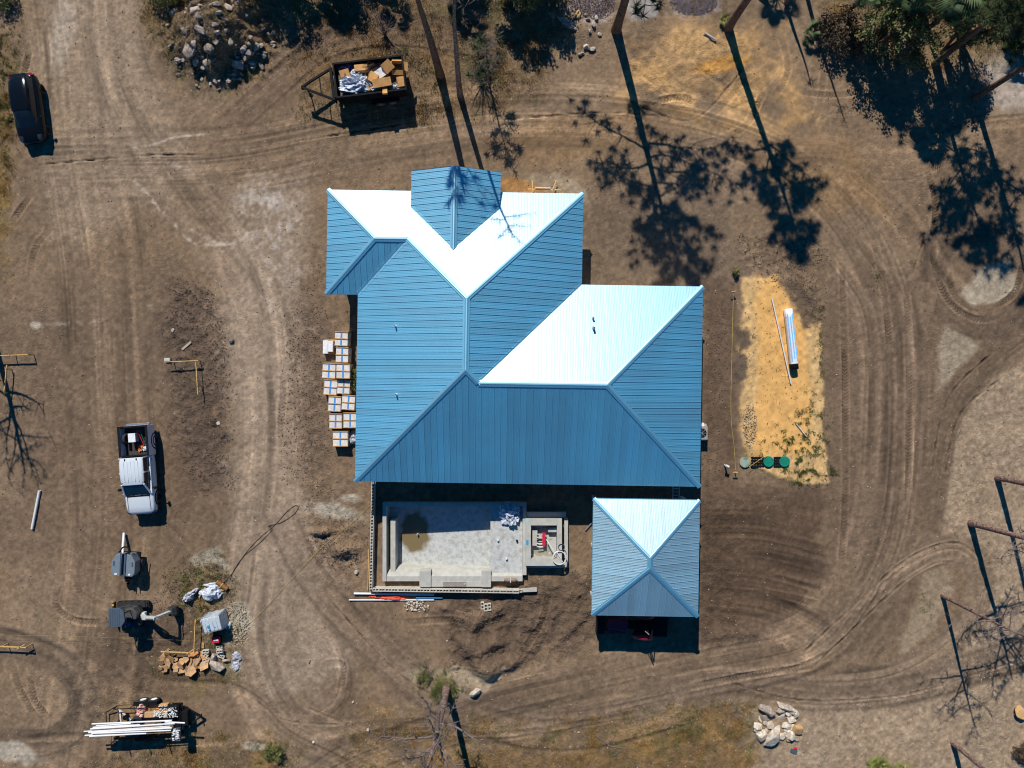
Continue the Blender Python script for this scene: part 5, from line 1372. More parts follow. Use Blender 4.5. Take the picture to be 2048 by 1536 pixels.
# ================================================================ MINI EXCAVATOR
def excavator():
    x, y = P(272, 1224)
    t = thing('mini_excavator', 'mini excavator with slate grey canopy and raised pale boom', 'excavator', (x, y, gz(x, y)), R(1))
    for sy in (-1, 1):
        n = 28; secs = []
        for k in range(n + 1):
            a = 2 * math.pi * k / n
            cx_ = math.copysign(.75, math.cos(a)) if abs(math.cos(a)) > .02 else 0
            px_, pz = cx_ + .24 * math.cos(a), .25 + .24 * math.sin(a) * (1.0)
            e = .03 if k % 2 else 0
            nx, nz_ = math.cos(a), math.sin(a)
            secs.append([Vector((px_ + nx * e, sy * .62 + s_ * .16, pz + nz_ * e)) for s_ in (-1, 1)] + [Vector((px_ - nx * .06, sy * .62 + s_ * .16, pz - nz_ * .06)) for s_ in (1, -1)])
        tr = MB().loft(secs, caps=False, smooth=False).build('track', M_RUBBER, t)
        MB().box((0, sy * .62, .25), (1.5, .2, .3)).build('track_frame', M_MACHD, tr)
        for k in range(4): MB().tube([(-.6 + k * .4, sy * .62 - .17, .2), (-.6 + k * .4, sy * .62 + .17, .2)], .1, 10).build('roller', M_MACHD, tr)
    MB().box((0, 0, .38), (.9, 1.0, .2)).build('undercarriage', M_MACHD, t)
    bl = MB().box((-1.22, 0, .28), (.07, 1.5, .38), ry=.1).build('dozer_blade', M_MACHD, t)
    MB().box((-1.2, .62, .42), (.1, .12, .12)).build('blade_edge', M_YELLOW, bl)
    MB().bar((-.4, .35, .3), (-1.2, .35, .28), .09, .12).bar((-.4, -.35, .3), (-1.2, -.35, .28), .09, .12).build('blade_arm', M_MACHD, t)
    MB().disc((0.05, .05, .46), .5, .12, 20).build('slew_ring', M_MACHD, t)
    MB().prism([(-.75, -.55), (.1, -.72), (.75, -.6), (.82, .3), (.6, .68), (-.1, .72), (-.7, .55)], .58, .95).build('deck', M_MACHD, t, bevel=.03)
    eng = [(.02, .08), (.72, -.05), (.8, .35), (.55, .66), (.05, .62)]
    MB().prism(eng, .95, 1.35).build('engine_hood', pm('dusty_black', (.06, .058, .055), .6, var=.3), t, bevel=.05)
    MB().box((-.2, .1, 1.1), (.5, .5, .12)).box((-.42, .1, 1.4), (.12, .48, .55)).build('seat', M_BLACK, t, bevel=.03)
    for a in ((-.55, .42), (-.5, -.3), (.35, .5), (.3, -.28)): MB().tube([(a[0], a[1], .95), (a[0] + .05, a[1] + .1, 2.18)], .03, 8).build('canopy_post', M_BLACK, t)
    cp = MB().prism([(-.50, -.20), (.18, -.20), (.36, .02), (.36, .70), (.10, 1.0), (-.50, 1.0)][:0] or [(-.48, -.18), (.30, -.18), (.52, .16), (.46, .74), (.18, .98), (-.46, .96)], 2.18, 2.26).build('canopy', M_DGREY, t, bevel=.015)
    for k in range(5): MB().box((-.36 + k * .14, .38, 2.265), (.03, 1.0, .016)).build('canopy_rib', M_DGREY, cp)
    MB().box((-.0, -.4, 1.02), (.36, .2, .12)).build('side_cover', pm('machine_blue', lin((30, 90, 150)), .4), t, bevel=.02)
    for k in range(3): MB().tube([(-.1 + k * .1, -.2, .95), (-.12 + k * .1, -.22, 1.35)], .015, 6).build('lever', M_YELLOW if k == 1 else M_BLACK, t)
    # boom, arm, bucket
    b0 = Vector((.82, .05, .75)); b1 = Vector((1.35, .12, 1.55)); b2 = Vector((2.35, .28, 2.12)); b3 = Vector((2.62, .22, .72))
    MB().box((.86, .05, .7), (.3, .34, .34)).build('swing_post', M_MACH, t, bevel=.03)
    MB().bar(b0, b1, .2, .26).bar(b1, b2, .19, .22).build('boom', M_MACH, t)
    MB().bar(b2 + Vector((-.12, -.01, .14)), b3, .15, .18).build('arm', M_MACH, t)
    MB().tube([b0 + Vector((.2, 0, .05)), b1 + Vector((.35, .03, -.08))], .045, 8).build('boom_cylinder', M_RIM, t)
    MB().tube([b1 + Vector((.2, 0, .22)), b2 + Vector((-.1, 0, .22))], .04, 8).build('arm_cylinder', M_RIM, t)
    MB().tube([b2 + Vector((.12, 0, -.1)), b3 + Vector((.16, 0, .25))], .035, 8).build('bucket_cylinder', M_RIM, t)
    secs = []
    for s_ in (-.26, .26):
        secs.append([b3 + Vector((px_, s_, pz)) for px_, pz in ((-.12, .08), (.12, .1), (.3, -.1), (.34, -.34), (.2, -.52), (-.05, -.56), (-.22, -.5), (-.02, -.44), (.14, -.36), (.2, -.2), (.06, -.02))])
    bk = MB().loft(secs, caps=False, smooth=False).build('bucket', M_MACHD, t)
    for s_ in (-.26, .26): MB().add([b3 + Vector((px_, s_, pz)) for px_, pz in ((-.12, .08), (.12, .1), (.3, -.1), (.34, -.34), (.2, -.52), (-.05, -.56), (-.22, -.5))], [tuple(range(7))]).build('bucket_cheek', M_MACHD, bk)
    for k in range(4): MB().box((b3.x - .25, b3.y - .22 + k * .145, b3.z - .5), (.12, .05, .03)).build('tooth', M_MACH, bk)
excavator()

# ================================================================ STORAGE CORNER: TANK, BAGS, STONES
def tank():
    x, y = P(431, 1240, .6)
    t = thing('water_tank', 'white caged plastic water tank tilted on the soil bank', 'tank', (x, y, gz(x, y) + .06), R(14), rx=R(4), ry=R(-3))
    MB().box((0, 0, .62), (1.16, .96, 1.0)).build('bottle', pm('translucent_plastic', lin((186, 196, 200)), .35, var=.06), t, bevel=.08)
    MB().disc((-.2, -.1, 1.12), .09, .05, 16).build('cap', M_TEAL, t); MB().disc((.18, -.22, 1.12), .04, .04, 10).build('valve', M_TEAL, t); MB().disc((-.18, -.32, 1.12), .05, .05, 10).build('valve', M_RIM, t)
    for k in range(5):
        zz = .2 + k * .22
        MB().tube([(-.6, -.5, zz), (.6, -.5, zz), (.6, .5, zz), (-.6, .5, zz), (-.6, -.5, zz)], .014, 6).build('cage_hoop', M_GALV, t)
    for k in range(6):
        xx = -.6 + k * .24
        MB().tube([(xx, -.505, .14), (xx, -.505, 1.13), (xx, .505, 1.13), (xx, .505, .14)], .013, 6).build('cage_bar', M_GALV, t)
    for sx in (-1, 0, 1): MB().box((sx * .5, 0, .05), (.14, 1.0, .1)).build('foot', M_GALV, t)
tank()
def bag(name, lab, px, py, sx, sy, h, r, m=None, cat='bag', z=None, seed=3, grp=None):
    x, y = P(px, py, h); o = crumple(name, x, y, gz(x, y) - .02 if z is None else z, sx, sy, h, m or M_BAG, seed, R(r), 3); return tag(o, lab, cat, grp)
bag('plastic_cover', 'grey white plastic cover over stacked bags near the yellow bucket', 418, 1190, .62, .42, .55, 3, M_PLASTIC, 'cover', seed=21)
bag('cement_bag', 'crumpled cement bag left of the plastic cover', 373, 1197, .34, .26, .5, 30, seed=23)
bag('cement_bag', 'striped cement bag leaning behind the crumpled one', 381, 1188, .36, .14, .6, 32, seed=25)
bag('plastic_sheet', 'thin plastic sheet draped above the covered bags', 424, 1172, .6, .16, .22, -3, M_PLASTIC, 'plastic sheet', seed=27)
x, y, z = gpx(441, 1166); b_ = thing('yellow_bucket', 'yellow bucket lying on its side above the plastic cover', 'bucket', (x, y, z + .16), R(-35))
MB().tube([(-.22, 0, 0), (.2, 0, .0)], [.13, .16], 16, hollow=.9).build('pail', M_YELLOW, b_); MB().tube([(.19, 0, 0), (.23, 0, 0)], .17, 16, hollow=.92).build('rim', pm('brown_rim', lin((120, 80, 40)), .6), b_)
x, y, z = gpx(459, 1246); b_ = thing('white_bucket', 'white bucket tipped against the water tank', 'bucket', (x, y, z + .02), 0, rx=.4)
MB().tube([(0, 0, 0), (0, 0, .36)], [.13, .16], 16, hollow=.9).build('pail', M_WRIM, b_)
MB().tube([(0, 0, .3), (0, 0, .33)], [.168, .168], 16).build('rim', M_TEAL, b_)
x, y, z = gpx(436, 1276); g_ = thing('portable_generator', 'small red portable generator below the water tank', 'generator', (x, y, z), R(4))
MB().box((0, 0, .26), (.5, .34, .3)).build('tank', M_REDM, g_, bevel=.03); MB().box((0, 0, .08), (.56, .4, .14)).build('frame', M_BLACK, g_); MB().box((.05, .02, .415), (.3, .08, .02)).build('label', M_WRIM, g_)
for k, (px, py, r_) in enumerate(((414, 1301, 0), (412, 1309, -30), (414, 1319, 20), (440, 1293, 10), (443, 1299, 4), (442, 1307, 30), (445, 1311, -20))):
    x, y, z = gpx(px, py); o = obj_from(BLOCK, 'concrete_block', None, (x, y, z + .02 + (.2 if k == 4 else 0)), (0, 0, R(r_)))
    tag(o, 'hollow concrete block between the flagstones and the water tank, ' + ('left group ' + ('top', 'middle', 'bottom')[k] if k < 3 else 'right group ' + ORD[k - 3] + ' from the top'), 'block', 'hollow blocks near the flagstones')
o = MB().box((0, 0, .03), (.14, .34, .05)).build('wood_offcut', M_CARD); o.location = gpx(407, 1290); tag(o, 'tan timber offcut next to the batter board corner', 'offcut')
rock('boulder', 434, 1333, 16, 'big pinkish boulder at the right end of the flagstones', None, 'g', 1.2, rz=2.4, sink=.2, cat='boulder')
rock('boulder', 428, 1315, 10, 'rounded brown boulder above the big pinkish one', None, 'g', 1.2, sink=.2, cat='boulder')
rock('boulder', 453, 1322, 8, 'grey boulder right of the big pinkish one', None, 'g', 1.3, sink=.2, cat='boulder')
bag('plastic_bag', 'upper pale bag in the gravel right of the flagstones', 471, 1315, .26, .3, .2, 0, seed=31)
bag('plastic_bag', 'lower pale bag in the gravel right of the flagstones', 470, 1333, .22, .32, .16, 0, seed=33)
rf = random.Random(5)
for k in range(27):
    px = 326 + (k % 10) * 9.5 + rf.uniform(-4, 4); py = 1318 + (k // 10) * 10 + rf.uniform(-3, 3) - (4 if k % 10 < 3 else 0)
    n = rf.choice((4, 5, 5, 6)); r_ = rf.uniform(.16, .40); ph = rf.uniform(0, 6)
    poly = [(r_ * rf.uniform(.75, 1.25) * math.cos(ph + 2 * math.pi * i / n), r_ * rf.uniform(.75, 1.25) * math.sin(ph + 2 * math.pi * i / n)) for i in range(n)]
    o = MB().prism(poly, 0, rf.uniform(.04, .09)).build('flagstone', M_FLAG, bevel=.012)
    x, y, z = gpx(px, py); o.location = (x, y, z + .08 + .09 * (k % 3)); o.rotation_euler = (rf.uniform(-.7, .5), rf.uniform(-.6, .6), 0)
    tag(o, 'tan flagstone in the ' + ('upper', 'middle', 'lower')[k // 10] + ' row of the loose pile, ' + ORD[k % 10] + ' from the left', 'flagstone', 'pile of tan flagstones')
o = MB().box((0, 0, .1), (.95, .62, .07)).build('flagstone', pm('orange_flagstone', lin((206, 140, 76)), .85, var=.1, scale=3, bump=.2)); o.location = gpx(397, 1312); o.rotation_euler = (0, .04, R(6))
tag(o, 'large orange flagstone slab next to the batter board corner', 'flagstone', 'pile of tan flagstones')
for a, b_, l in (((405, 1178), (428, 1187), 'short plank on the weeds above the plastic cover'), ((436, 1183), (462, 1175), 'pale plank crossing the plastic sheet'), ((400, 1193), (412, 1173), 'thin stick beside the plastic cover')):
    A, B = gpx(*a), gpx(*b_); tag(MB().bar((A[0], A[1], A[2] + .12), (B[0], B[1], B[2] + .1), .07, .03).build('plank', M_PALLET), l, 'plank')
# small planks and block on the left lot
A, B = gpx(364, 699), gpx(382, 684); tag(MB().bar((A[0], A[1], A[2] + .05), (B[0], B[1], B[2] + .05), .14, .05).build('plank', pm('grey_plank', lin((170, 158, 140)), .8)), 'short pale plank on the soil above the batter board', 'plank')
o = obj_from(BLOCK, 'concrete_block', None, gpx(337, 716), (R(90), 0, 0), (.9, 1, 1)); o.location.z += .1; tag(o, 'lone pale block at the end of the batter board above the pickup', 'block')
# ================================================================ UTILITY TRAILER WITH PIPES
def utility_trailer():
    x, y = P(309, 1431); rz = R(2.5)
    t = thing('utility_trailer', 'flat utility trailer with side rails carrying plumbing gear', 'trailer', (x, y, gz(x, y)), rz)
    L_, W_ = 4.15, 1.9; zd = .52
    dk = MB().box((0, 0, zd - .06), (L_, W_, .05)).build('deck', M_BLACK, t)
    for k in range(8): MB().box((-.3, -W_ / 2 + .12 + k * .237, zd - .02), (L_ - .7, .22, .03)).build('plank', pm('weathered_deck', lin((138, 108, 74)), .85, var=.25, scale=5), dk)
    for sy in (-1, 1):
        rl = MB().tube([(-L_ / 2, sy * W_ / 2, zd), (-L_ / 2 + .02, sy * W_ / 2, 1.0), (L_ / 2, sy * W_ / 2, 1.0), (L_ / 2, sy * W_ / 2, zd)], .03, 6, smooth=False).build('side_rail', M_BLACK, t)
        for k in range(5): MB().tube([(-L_ / 2 + k * L_ / 4, sy * W_ / 2, zd), (-L_ / 2 + k * L_ / 4, sy * W_ / 2, 1.0)], .025, 6).build('post', M_BLACK, rl)
        for k, wx in enumerate((-.52, .18)): wheel(t, (wx, sy * (W_ / 2 + .18), .34), .34, .2, 'Y', M_WRIM, sg=sy)
        MB().box((-.17, sy * (W_ / 2 + .16), .74), (1.5, .24, .025)).build('fender', M_BLACK, t)
    MB().tube([(L_ / 2, -W_ / 2, 1.0), (L_ / 2, W_ / 2, 1.0)], .03, 6).tube([(L_ / 2, -W_ / 2, .78), (L_ / 2, W_ / 2, .78)], .025, 6).build('front_rail', M_BLACK, t)
    # tall pipe rack on the lower side
    for k in range(4):
        xx = -L_ / 2 + .1 + k * 1.32
        MB().tube([(xx, -.95, zd), (xx, -.95, 1.55), (xx + .02, .02, 1.46), (xx, .02, zd)], .03, 6).build('rack', M_BLACK, t)
    MB().tube([(-L_ / 2 - .9, .95 - .5, .25), (-L_ / 2 - .9, -.8, .25), (-L_ / 2, -.95, zd)], .03, 6).tube([(-L_ / 2 - .9, .45, .25), (-L_ / 2, .95, zd)], .03, 6).build('ramp_frame', M_BLACK, t)
    for sy in (-1, 1): MB().bar((L_ / 2, sy * .7, zd - .1), (L_ / 2 + 1.15, 0, zd - .1), .08, .1).build('tongue', M_BLACK, t)
    MB().box((L_ / 2 + .25, .1, zd + .12), (.4, .9, .4)).build('tool_box', M_BLACK, t, bevel=.02)
    MB().tube([(L_ / 2 + .95, .02, .8), (L_ / 2 + .95, .02, 0)], .035, 8).build('jack', M_RIM, t)
    Mx = Matrix.Translation(t.location) @ Matrix.Rotation(rz, 4, 'Z')
    W = lambda a, b_, c_: Mx @ Vector((a, b_, c_))
    p = W(-.42, .62, zd); tag(crumple('fitting_bag', p.x, p.y, p.z - .02, .3, .42, .5, pm('printed_sack', lin((200, 180, 170)), .6, scale=9, c2=lin((170, 70, 50)), thr=(.45, .5)), 41, .2, 3), 'printed red and white sack in the middle of the utility trailer', 'sack')
    for k, (a, b_, sx, sy) in enumerate(((.62, .5, .2, .2), (1.02, .62, .26, .4), (1.62, .55, .3, .36))):
        p = W(a, b_, zd - .01); o = thing('fitting_box', ('left', 'middle', 'right')[k] + ' open box of white pipe fittings on the utility trailer', 'box', p, rz)
        MB().box((0, 0, .18), (sx * 2, sy * 2, .36), top=1.08).build('box', M_CARD if k < 2 else M_BLACK, o, bevel=.02)
        f_ = MB()
        for q in range(46):
            c_ = Vector((random.uniform(-.85, .85) * sx, random.uniform(-.85, .85) * sy, .38 + random.uniform(0, .06))); a_ = random.uniform(0, 6.3)
            f_.tube([c_, c_ + Vector((.09 * math.cos(a_), .09 * math.sin(a_), random.uniform(-.02, .04)))], .032, 6)
        f_.build('fittings', M_WHITE_PVC, o)['kind'] = 'stuff'
    p = W(.25, .42, zd); o = MB().box((0, 0, .16), (.95, .36, .32)).build('case', pm('tan_case', lin((190, 150, 110)), .6), bevel=.03); o.location = p; o.rotation_euler = (0, 0, rz); tag(o, 'long tan case lying on the utility trailer deck', 'case')
    p = W(-.75, .02, zd + .14); w_ = wheel(None, p, .34, .2, 'Y', M_WRIM, 'spare_tyre', 1); w_.rotation_euler = (R(-62), 0, rz); tag(w_, 'spare tyre lying on the utility trailer beside the pipes', 'tyre')
    for k, (a, b_) in enumerate((((-1.95, .8, zd + .1), (-1.2, .05, zd + .1)), ((-1.9, .7, zd + .05), (-1.85, -.1, zd + .05)), ((-.3, .28, zd + .12), (2.0, .3, zd + .1)))):
        tag(MB().bar(W(*a), W(*b_), .09, .05).build('plank', pm('light_strut', (.6, .6, .58), .6) if k < 2 else M_LUMBER), ('white strut laid diagonally on the trailer tail', 'white strut across the trailer tail', 'yellow plank lengthwise on the trailer deck')[k], 'plank')
    for k, (a, b_, l) in enumerate(((-1.45, .3, 'black bucket on the tail of the utility trailer'), (.75, .05, 'black bucket in the middle of the utility trailer'))):
        p = W(a, b_, zd - .01); o = thing('black_bucket', l, 'bucket', p); MB().tube([(0, 0, 0), (0, 0, .34)], [.12, .15], 14, hollow=.9).build('pail', M_BLACK, o)
    zz = 1.62
    def zp(px, py): return zz
    lst = [((184, 1448), (344, 1441)), ((192, 1452), (262, 1447)), ((181, 1458), (350, 1447)), ((168, 1463), (341, 1452)), ((177, 1465), (344, 1456)), ((183, 1467), (342, 1461)), ((170, 1471), (293, 1465)), ((179, 1473), (293, 1467)), ((330, 1444), (370, 1446)), ((200, 1462), (342, 1455)), ((186, 1455), (280, 1450))]
    for k, (a, b_) in enumerate(lst):
        pipe(a, b_, 1.60 + .05 * (k % 3), .042 if k % 2 else .05, 'white pipe on the utility trailer rack, ' + ORD[sorted(range(len(lst)), key=lambda j: lst[j][0][1] + lst[j][1][1]).index(k)] + ' from the top', group='white pipes on the trailer rack')
    p = W(1.95, -.6, 1.5)
    f_ = MB()
    for q in range(26):
        c_ = Vector((p.x + random.uniform(-.1, .3), p.y + random.uniform(-.35, .35), p.z + .02 + random.uniform(0, .08))); f_.tube([c_, c_ + Vector((.14, random.uniform(-.05, .05), 0))], .028, 6)
    bs = thing('pipe_bundle', 'bundle of short white pipe ends at the front of the rack', 'pipes', (0, 0, 0)); f_.build('pipe_ends', M_WHITE_PVC, bs)['kind'] = 'stuff'
    q = Matrix.Translation(p) @ Matrix.Rotation(rz, 4, 'Z'); o = MB().box((.1, 0, -.1), (.5, .8, .2)).build('tray', M_DGREY, bs); o.matrix_local = q
utility_trailer()

# ================================================================ SEPTIC BED, RIGHT
def septic():
    for k, (px, py, m, l) in enumerate(((1491, 925, M_GREENDUST, 'dusty green round septic lid at the left end of the row'), (1537, 923, M_GREENLID, 'clean green round septic lid in the middle of the row'), (1569, 923, M_GREENLID, 'clean green round septic lid at the right end of the row'))):
        x, y = P(px, py, .2); z = gz(x, y); t = thing('septic_lid', l, 'lid', (x, y, z), 0, 'green septic tank lids')
        MB().disc((0, 0, -.1), .33, .2, 28).build('riser', M_BLACK, t); MB().disc((0, 0, .10), .35, .05, 28, .33).build('cover', m, t)
        for a in range(6): MB().disc((.28 * math.cos(a), .28 * math.sin(a), .148), .02, .012, 8).build('screw', M_RIM, t)
    for k, (x0, x1, l) in enumerate(((1502, 1528, 'black ribbed tank grid between the left and middle green lids'), (1547, 1561, 'black ribbed tank grid between the middle and right green lids'))):
        (a, yy), (b_, _) = P(x0, 923, .12), P(x1, 923, .12); z = gz((a + b_) / 2, yy)
        t = thing('tank_grid', l, 'grid', ((a + b_) / 2, yy, z), 0); wd = b_ - a
        MB().box((0, 0, 0), (wd, .62, .05)).build('base', pm('sand_fill', lin((170, 132, 84)), .9), t)
        for j in range(4): MB().box((0, -.27 + j * .18, .07), (wd, .05, .1)).build('rib', M_BLACK, t)
        for j in range(3 + int(wd * 3)): MB().box((-wd / 2 + (j + .5) * wd / (3 + int(wd * 3)), 0, .075), (.06, .62, .1)).build('rib', M_BLACK, t)
    # wrapped bundle
    z0 = .28; (xa, ya), (xb2, yb2) = P(1578, 618, z0 * 2), P(1591, 738, z0 * 2)
    mx_, my = (xa + xb2) / 2, (ya + yb2) / 2; Lh = math.hypot(xb2 - xa, yb2 - ya); rz = math.atan2(yb2 - ya, xb2 - xa)
    g = gz(mx_, my); t = thing('wrapped_bundle', 'long white and pale blue striped bundle with a black open end on orange sand', 'bundle', (mx_, my, g), rz)
    sec = [(.24 * c_, .27 + .26 * s_) for c_, s_ in [(math.copysign(abs(math.cos(a)) ** .6, math.cos(a)), math.copysign(abs(math.sin(a)) ** .6, math.sin(a))) for a in np.linspace(0, 2 * math.pi, 25)[:-1]]]
    MB().loft([[Vector((xx, p, q)) for p, q in sec] for xx in (-Lh / 2, Lh / 2 - .35)]).build('wrap', pm('white_film', (.74, .72, .72), .3, var=.05), t)
    for yy in (-.16, .0, .15):
        MB().box((-.1, yy, .532), (Lh - .8, .07, .008)).build('stripe', pm('sky_blue_print', lin((120, 190, 235)), .35), t)
    MB().loft([[Vector((xx, p * sc, (q - .27) * sc + .275)) for p, q in sec] for xx, sc in ((-Lh / 2 - .02, .98), (-Lh / 2 - .01, 1.03), (-Lh / 2 + .5, 1.035))]).build('cap', pm('white_cap', (.8, .8, .82), .35), t)
    MB().loft([[Vector((xx, p * sc, (q - .27) * sc + .27)) for p, q in sec] for xx, sc in ((Lh / 2 - .36, 1.02), (Lh / 2, 1.0), (Lh / 2 + .02, .8))]).build('end_cap', M_BLACK, t)
    MB().loft([[Vector((xx, p * 1.03, (q - .27) * 1.03 + .272)) for p, q in sec] for xx in (Lh / 2 - .62, Lh / 2 - .34)]).build('band', M_WRIM, t)
    pipe((1544, 597), (1582, 767), .22, .04, 'long thin white pipe on the orange sand beside the striped bundle', pm('grey_pvc', (.66, .67, .70), .4))
    pipe((1593, 848), (1613, 873), .18, .028, 'short thin white pipe near the weeds on the septic bed', MATS['grey_pvc'])
    x, y, z = gpx(1449, 930); s = thing('cleanout_pipe', 'white capped drain pipe standing in the soil right of the house', 'pipe', (x, y, z))
    MB().tube([(0, 0, -.1), (0, 0, .62)], .055, 12).build('riser', M_WHITE_PVC, s); MB().tube([(-.1, .04, .6), (.1, -.06, .6)], .085, 12).build('tee', M_WHITE_PVC, s)
    pipe((1410, 66), (1432, 80), .12, .06, 'short grey pipe lying beside the right hand pine', M_GALV)
septic()
def ac_unit():
    x, y = P(1406, 866, .7); t = thing('air_conditioner', 'grey outdoor air conditioner half hidden under the right eave', 'air conditioner', (x, y, gz(x, y)), R(-.9))
    MB().box((-.1, 0, .42), (.75, .85, .78)).build('cabinet', pm('beige_cabinet', lin((150, 140, 128)), .6), t, bevel=.03)
    f_ = MB().disc((-.1, 0, .812), .3, .012, 24).build('fan_grille', M_BLACK, t)
    for k in range(8): MB().bar((-.1, 0, .83), (-.1 + .29 * math.cos(k * .785), .29 * math.sin(k * .785), .83), .015, .01).build('grille_bar', M_GALV, f_)
    MB().box((-.1, 0, .015), (1.0, 1.1, .06)).build('pad', M_CONC, t)
    x, y = P(1405, 851, .4); o = MB().box((-.05, 0, .25), (.28, .34, .5)).build('meter_box', M_WRIM, bevel=.02); o.location = (x, y, gz(x, y)); tag(o, 'white utility box beside the air conditioner', 'box')
ac_unit()
# ================================================================ TRACTOR UNDER THE CARPORT
def tractor():
    x, y = P(1268, 1252, 1.0); t = thing('tractor', 'dark red compact tractor in the shade of the carport', 'tractor', (x, y, 0), R(176))
    MB().box((1.05, 0, .98), (1.25, .62, .42)).build('hood', M_DARKRED, t, bevel=.08)
    MB().box((.2, 0, .72), (2.9, .42, .35)).build('chassis', M_BLACK, t)
    for sy in (-1, 1):
        wheel(t, (-.65, sy * .66, .56), .56, .34, 'Y', M_DARKRED, sg=sy); wheel(t, (1.3, sy * .6, .36), .36, .24, 'Y', M_DARKRED, sg=sy)
        MB().tube([(-.65 + .62 * math.cos(a), sy * .66, .56 + .62 * math.sin(a)) for a in np.linspace(.3, 2.6, 9)], .15, 6).build('fender', M_DARKRED, t)
        MB().bar((.5, sy * .52, .9), (1.9, sy * .52, .5), .08, .12).build('loader_arm', M_DARKRED, t)
        MB().tube([(-.95, sy * .5, .9), (-.95, sy * .5, 2.0)], .035, 8).build('rollbar_post', M_BLACK, t)
    MB().tube([(-.95, -.5, 2.0), (-.95, .5, 2.0)], .035, 8).build('rollbar', M_BLACK, t)
    MB().box((-.5, 0, .98), (.45, .45, .12)).box((-.72, 0, 1.22), (.1, .45, .42)).build('seat', M_BLACK, t, bevel=.03)
    MB().tube([(-.02 + .0 * math.cos(a), .18 * math.cos(a), 1.25 + .18 * math.sin(a)) for a in np.linspace(0, 6.28, 16)], .018, 6).build('steering_wheel', M_BLACK, t)
    MB().box((2.05, 0, .42), (.5, 1.5, .5)).build('loader_bucket', M_BLACK, t)
    MB().box((-1.7, 0, .38), (1.1, 1.45, .3)).build('mower_deck', M_BLACK, t, bevel=.05)
tractor()
x, y, z = gpx(1283, 1240)
m_ = thing('steel_pole', 'thin steel pole with a stay standing just outside the carport', 'pole', (x, y, z))
MB().tube([(0, 0, 0), (.02, -.05, 2.75)], .04, 8).build('shaft', M_BLACK, m_); MB().tube([(-.15, 0, 2.1), (.02, -.05, 2.65)], .03, 6).build('stay', M_GALV, m_)
# ================================================================ STRINGS, CABLE, SMALL THINGS
def line(name, lab, pts, r, m, z=None, cat='string', off=.03):
    q = []
    for i, p in enumerate(pts):
        zz = z if z is not None else None
        if zz is None:
            a = gpx(*p); q.append((a[0], a[1], a[2] + off))
        else:
            q.append((*P(*p, zz), zz))
    tag(MB().tube(q, r, 6).build(name, m), lab, cat)
cpts = catmull([(440, 1172), (462, 1150), (490, 1108), (520, 1075), (548, 1052), (575, 1022), (592, 1010), (597, 1016), (586, 1030), (560, 1046), (536, 1052), (545, 1058), (520, 1085), (488, 1112), (468, 1140), (460, 1160)], 9)
line('power_cable', 'black power cable snaking in a long loop across the dirt lane', [tuple(p) for p in cpts], .014, M_CABLE, cat='cable')
line('string_line', 'yellow string stretched from the generator to the pool wall', [tuple(p) for p in catmull([(436, 1284), (500, 1245), (570, 1172), (640, 1098), (700, 1048), (745, 1005)], 14)], .007, M_STRING, off=.07)
line('string_line', 'yellow string line beside the septic bed', [tuple(p) for p in catmull([(1466, 585), (1463, 700), (1461, 830), (1468, 900), (1470, 940)], 14)], .012, M_STRING, off=.10)
line('string_line', 'pale string across the digger shadow to the left edge', [(-30, 1269), (150, 1273), (380, 1281)], .003, M_STRING, z=.5)
line('string_line', 'short yellow string across the middle green lid', [(1498, 934), (1536, 908)], .014, M_STRING, z=.42)
for k, (px, py, r_, l) in enumerate(((1466, 584, 10, 'yellow stake top at the upper end of the string line'), (1469, 943, 0, 'timber stake at the lower end of the string line'))):
    x, y, z = gpx(px, py); s = thing('survey_stake', l, 'stake', (x, y, z), R(r_)); MB().box((0, 0, .22), (.05, .05, .5)).build('post', M_LUMBER, s); MB().box((-.08, 0, .44), (.32, .04, .07)).build('crosspiece', M_LUMBER, s)
x, y, z = gpx(1098, 384)
for k, (a, b_, l) in enumerate((((1055, 380), (1122, 382), 'long board leaning at the top eave of the house'), ((1064, 364), (1066, 386), 'left upright board at the top eave'), ((1112, 363), (1104, 384), 'right tilted board at the top eave'), ((1070, 378), (1100, 379), 'silver scaffold plank at the top eave'))):
    A, B = gpx(*a), gpx(*b_); tag(MB().bar((A[0], A[1], A[2] + .25 + .04 * k), (B[0], B[1], B[2] + .25 + .04 * k), .07, .04).build('board', M_LUMBER if k < 3 else M_GALV), l, 'board')
o = MB().box((0, 0, .04), (.42, .24, .08)).build('grey_box', M_DGREY); o.location = gpx(1587, 1502); o.rotation_euler = (0, 0, R(-20)); tag(o, 'small grey and red box below the lower right boulders', 'box')
o = MB().box((0, 0, .05), (.18, .1, .09)).build('red_scrap', M_REDM); o.location = gpx(1590, 1496); tag(o, 'red scrap lying against the small grey box', 'scrap')
A, B = gpx(1170, 1060), gpx(1185, 1042); tag(MB().bar((A[0], A[1], .1), (B[0], B[1], .16), .08, .04).build('plank', pm('grey_plank2', lin((120, 118, 116)), .8)), 'grey plank leaning beside the carport', 'plank')
# ladder standing in the gap by the carport
lt_ = thing('ladder', 'aluminium ladder in the shade between the house and carport', 'ladder', (*P(1352, 985, .3), 0), R(0))
for sx in (-.2, .2): MB().tube([(sx, -.5, .25), (sx, .6, .35)], .03, 6).build('rail', M_GALV, lt_)
for k in range(5): MB().tube([(-.2, -.4 + k * .22, .26 + k * .02), (.2, -.4 + k * .22, .26 + k * .02)], .018, 6).build('rung', M_GALV, lt_)
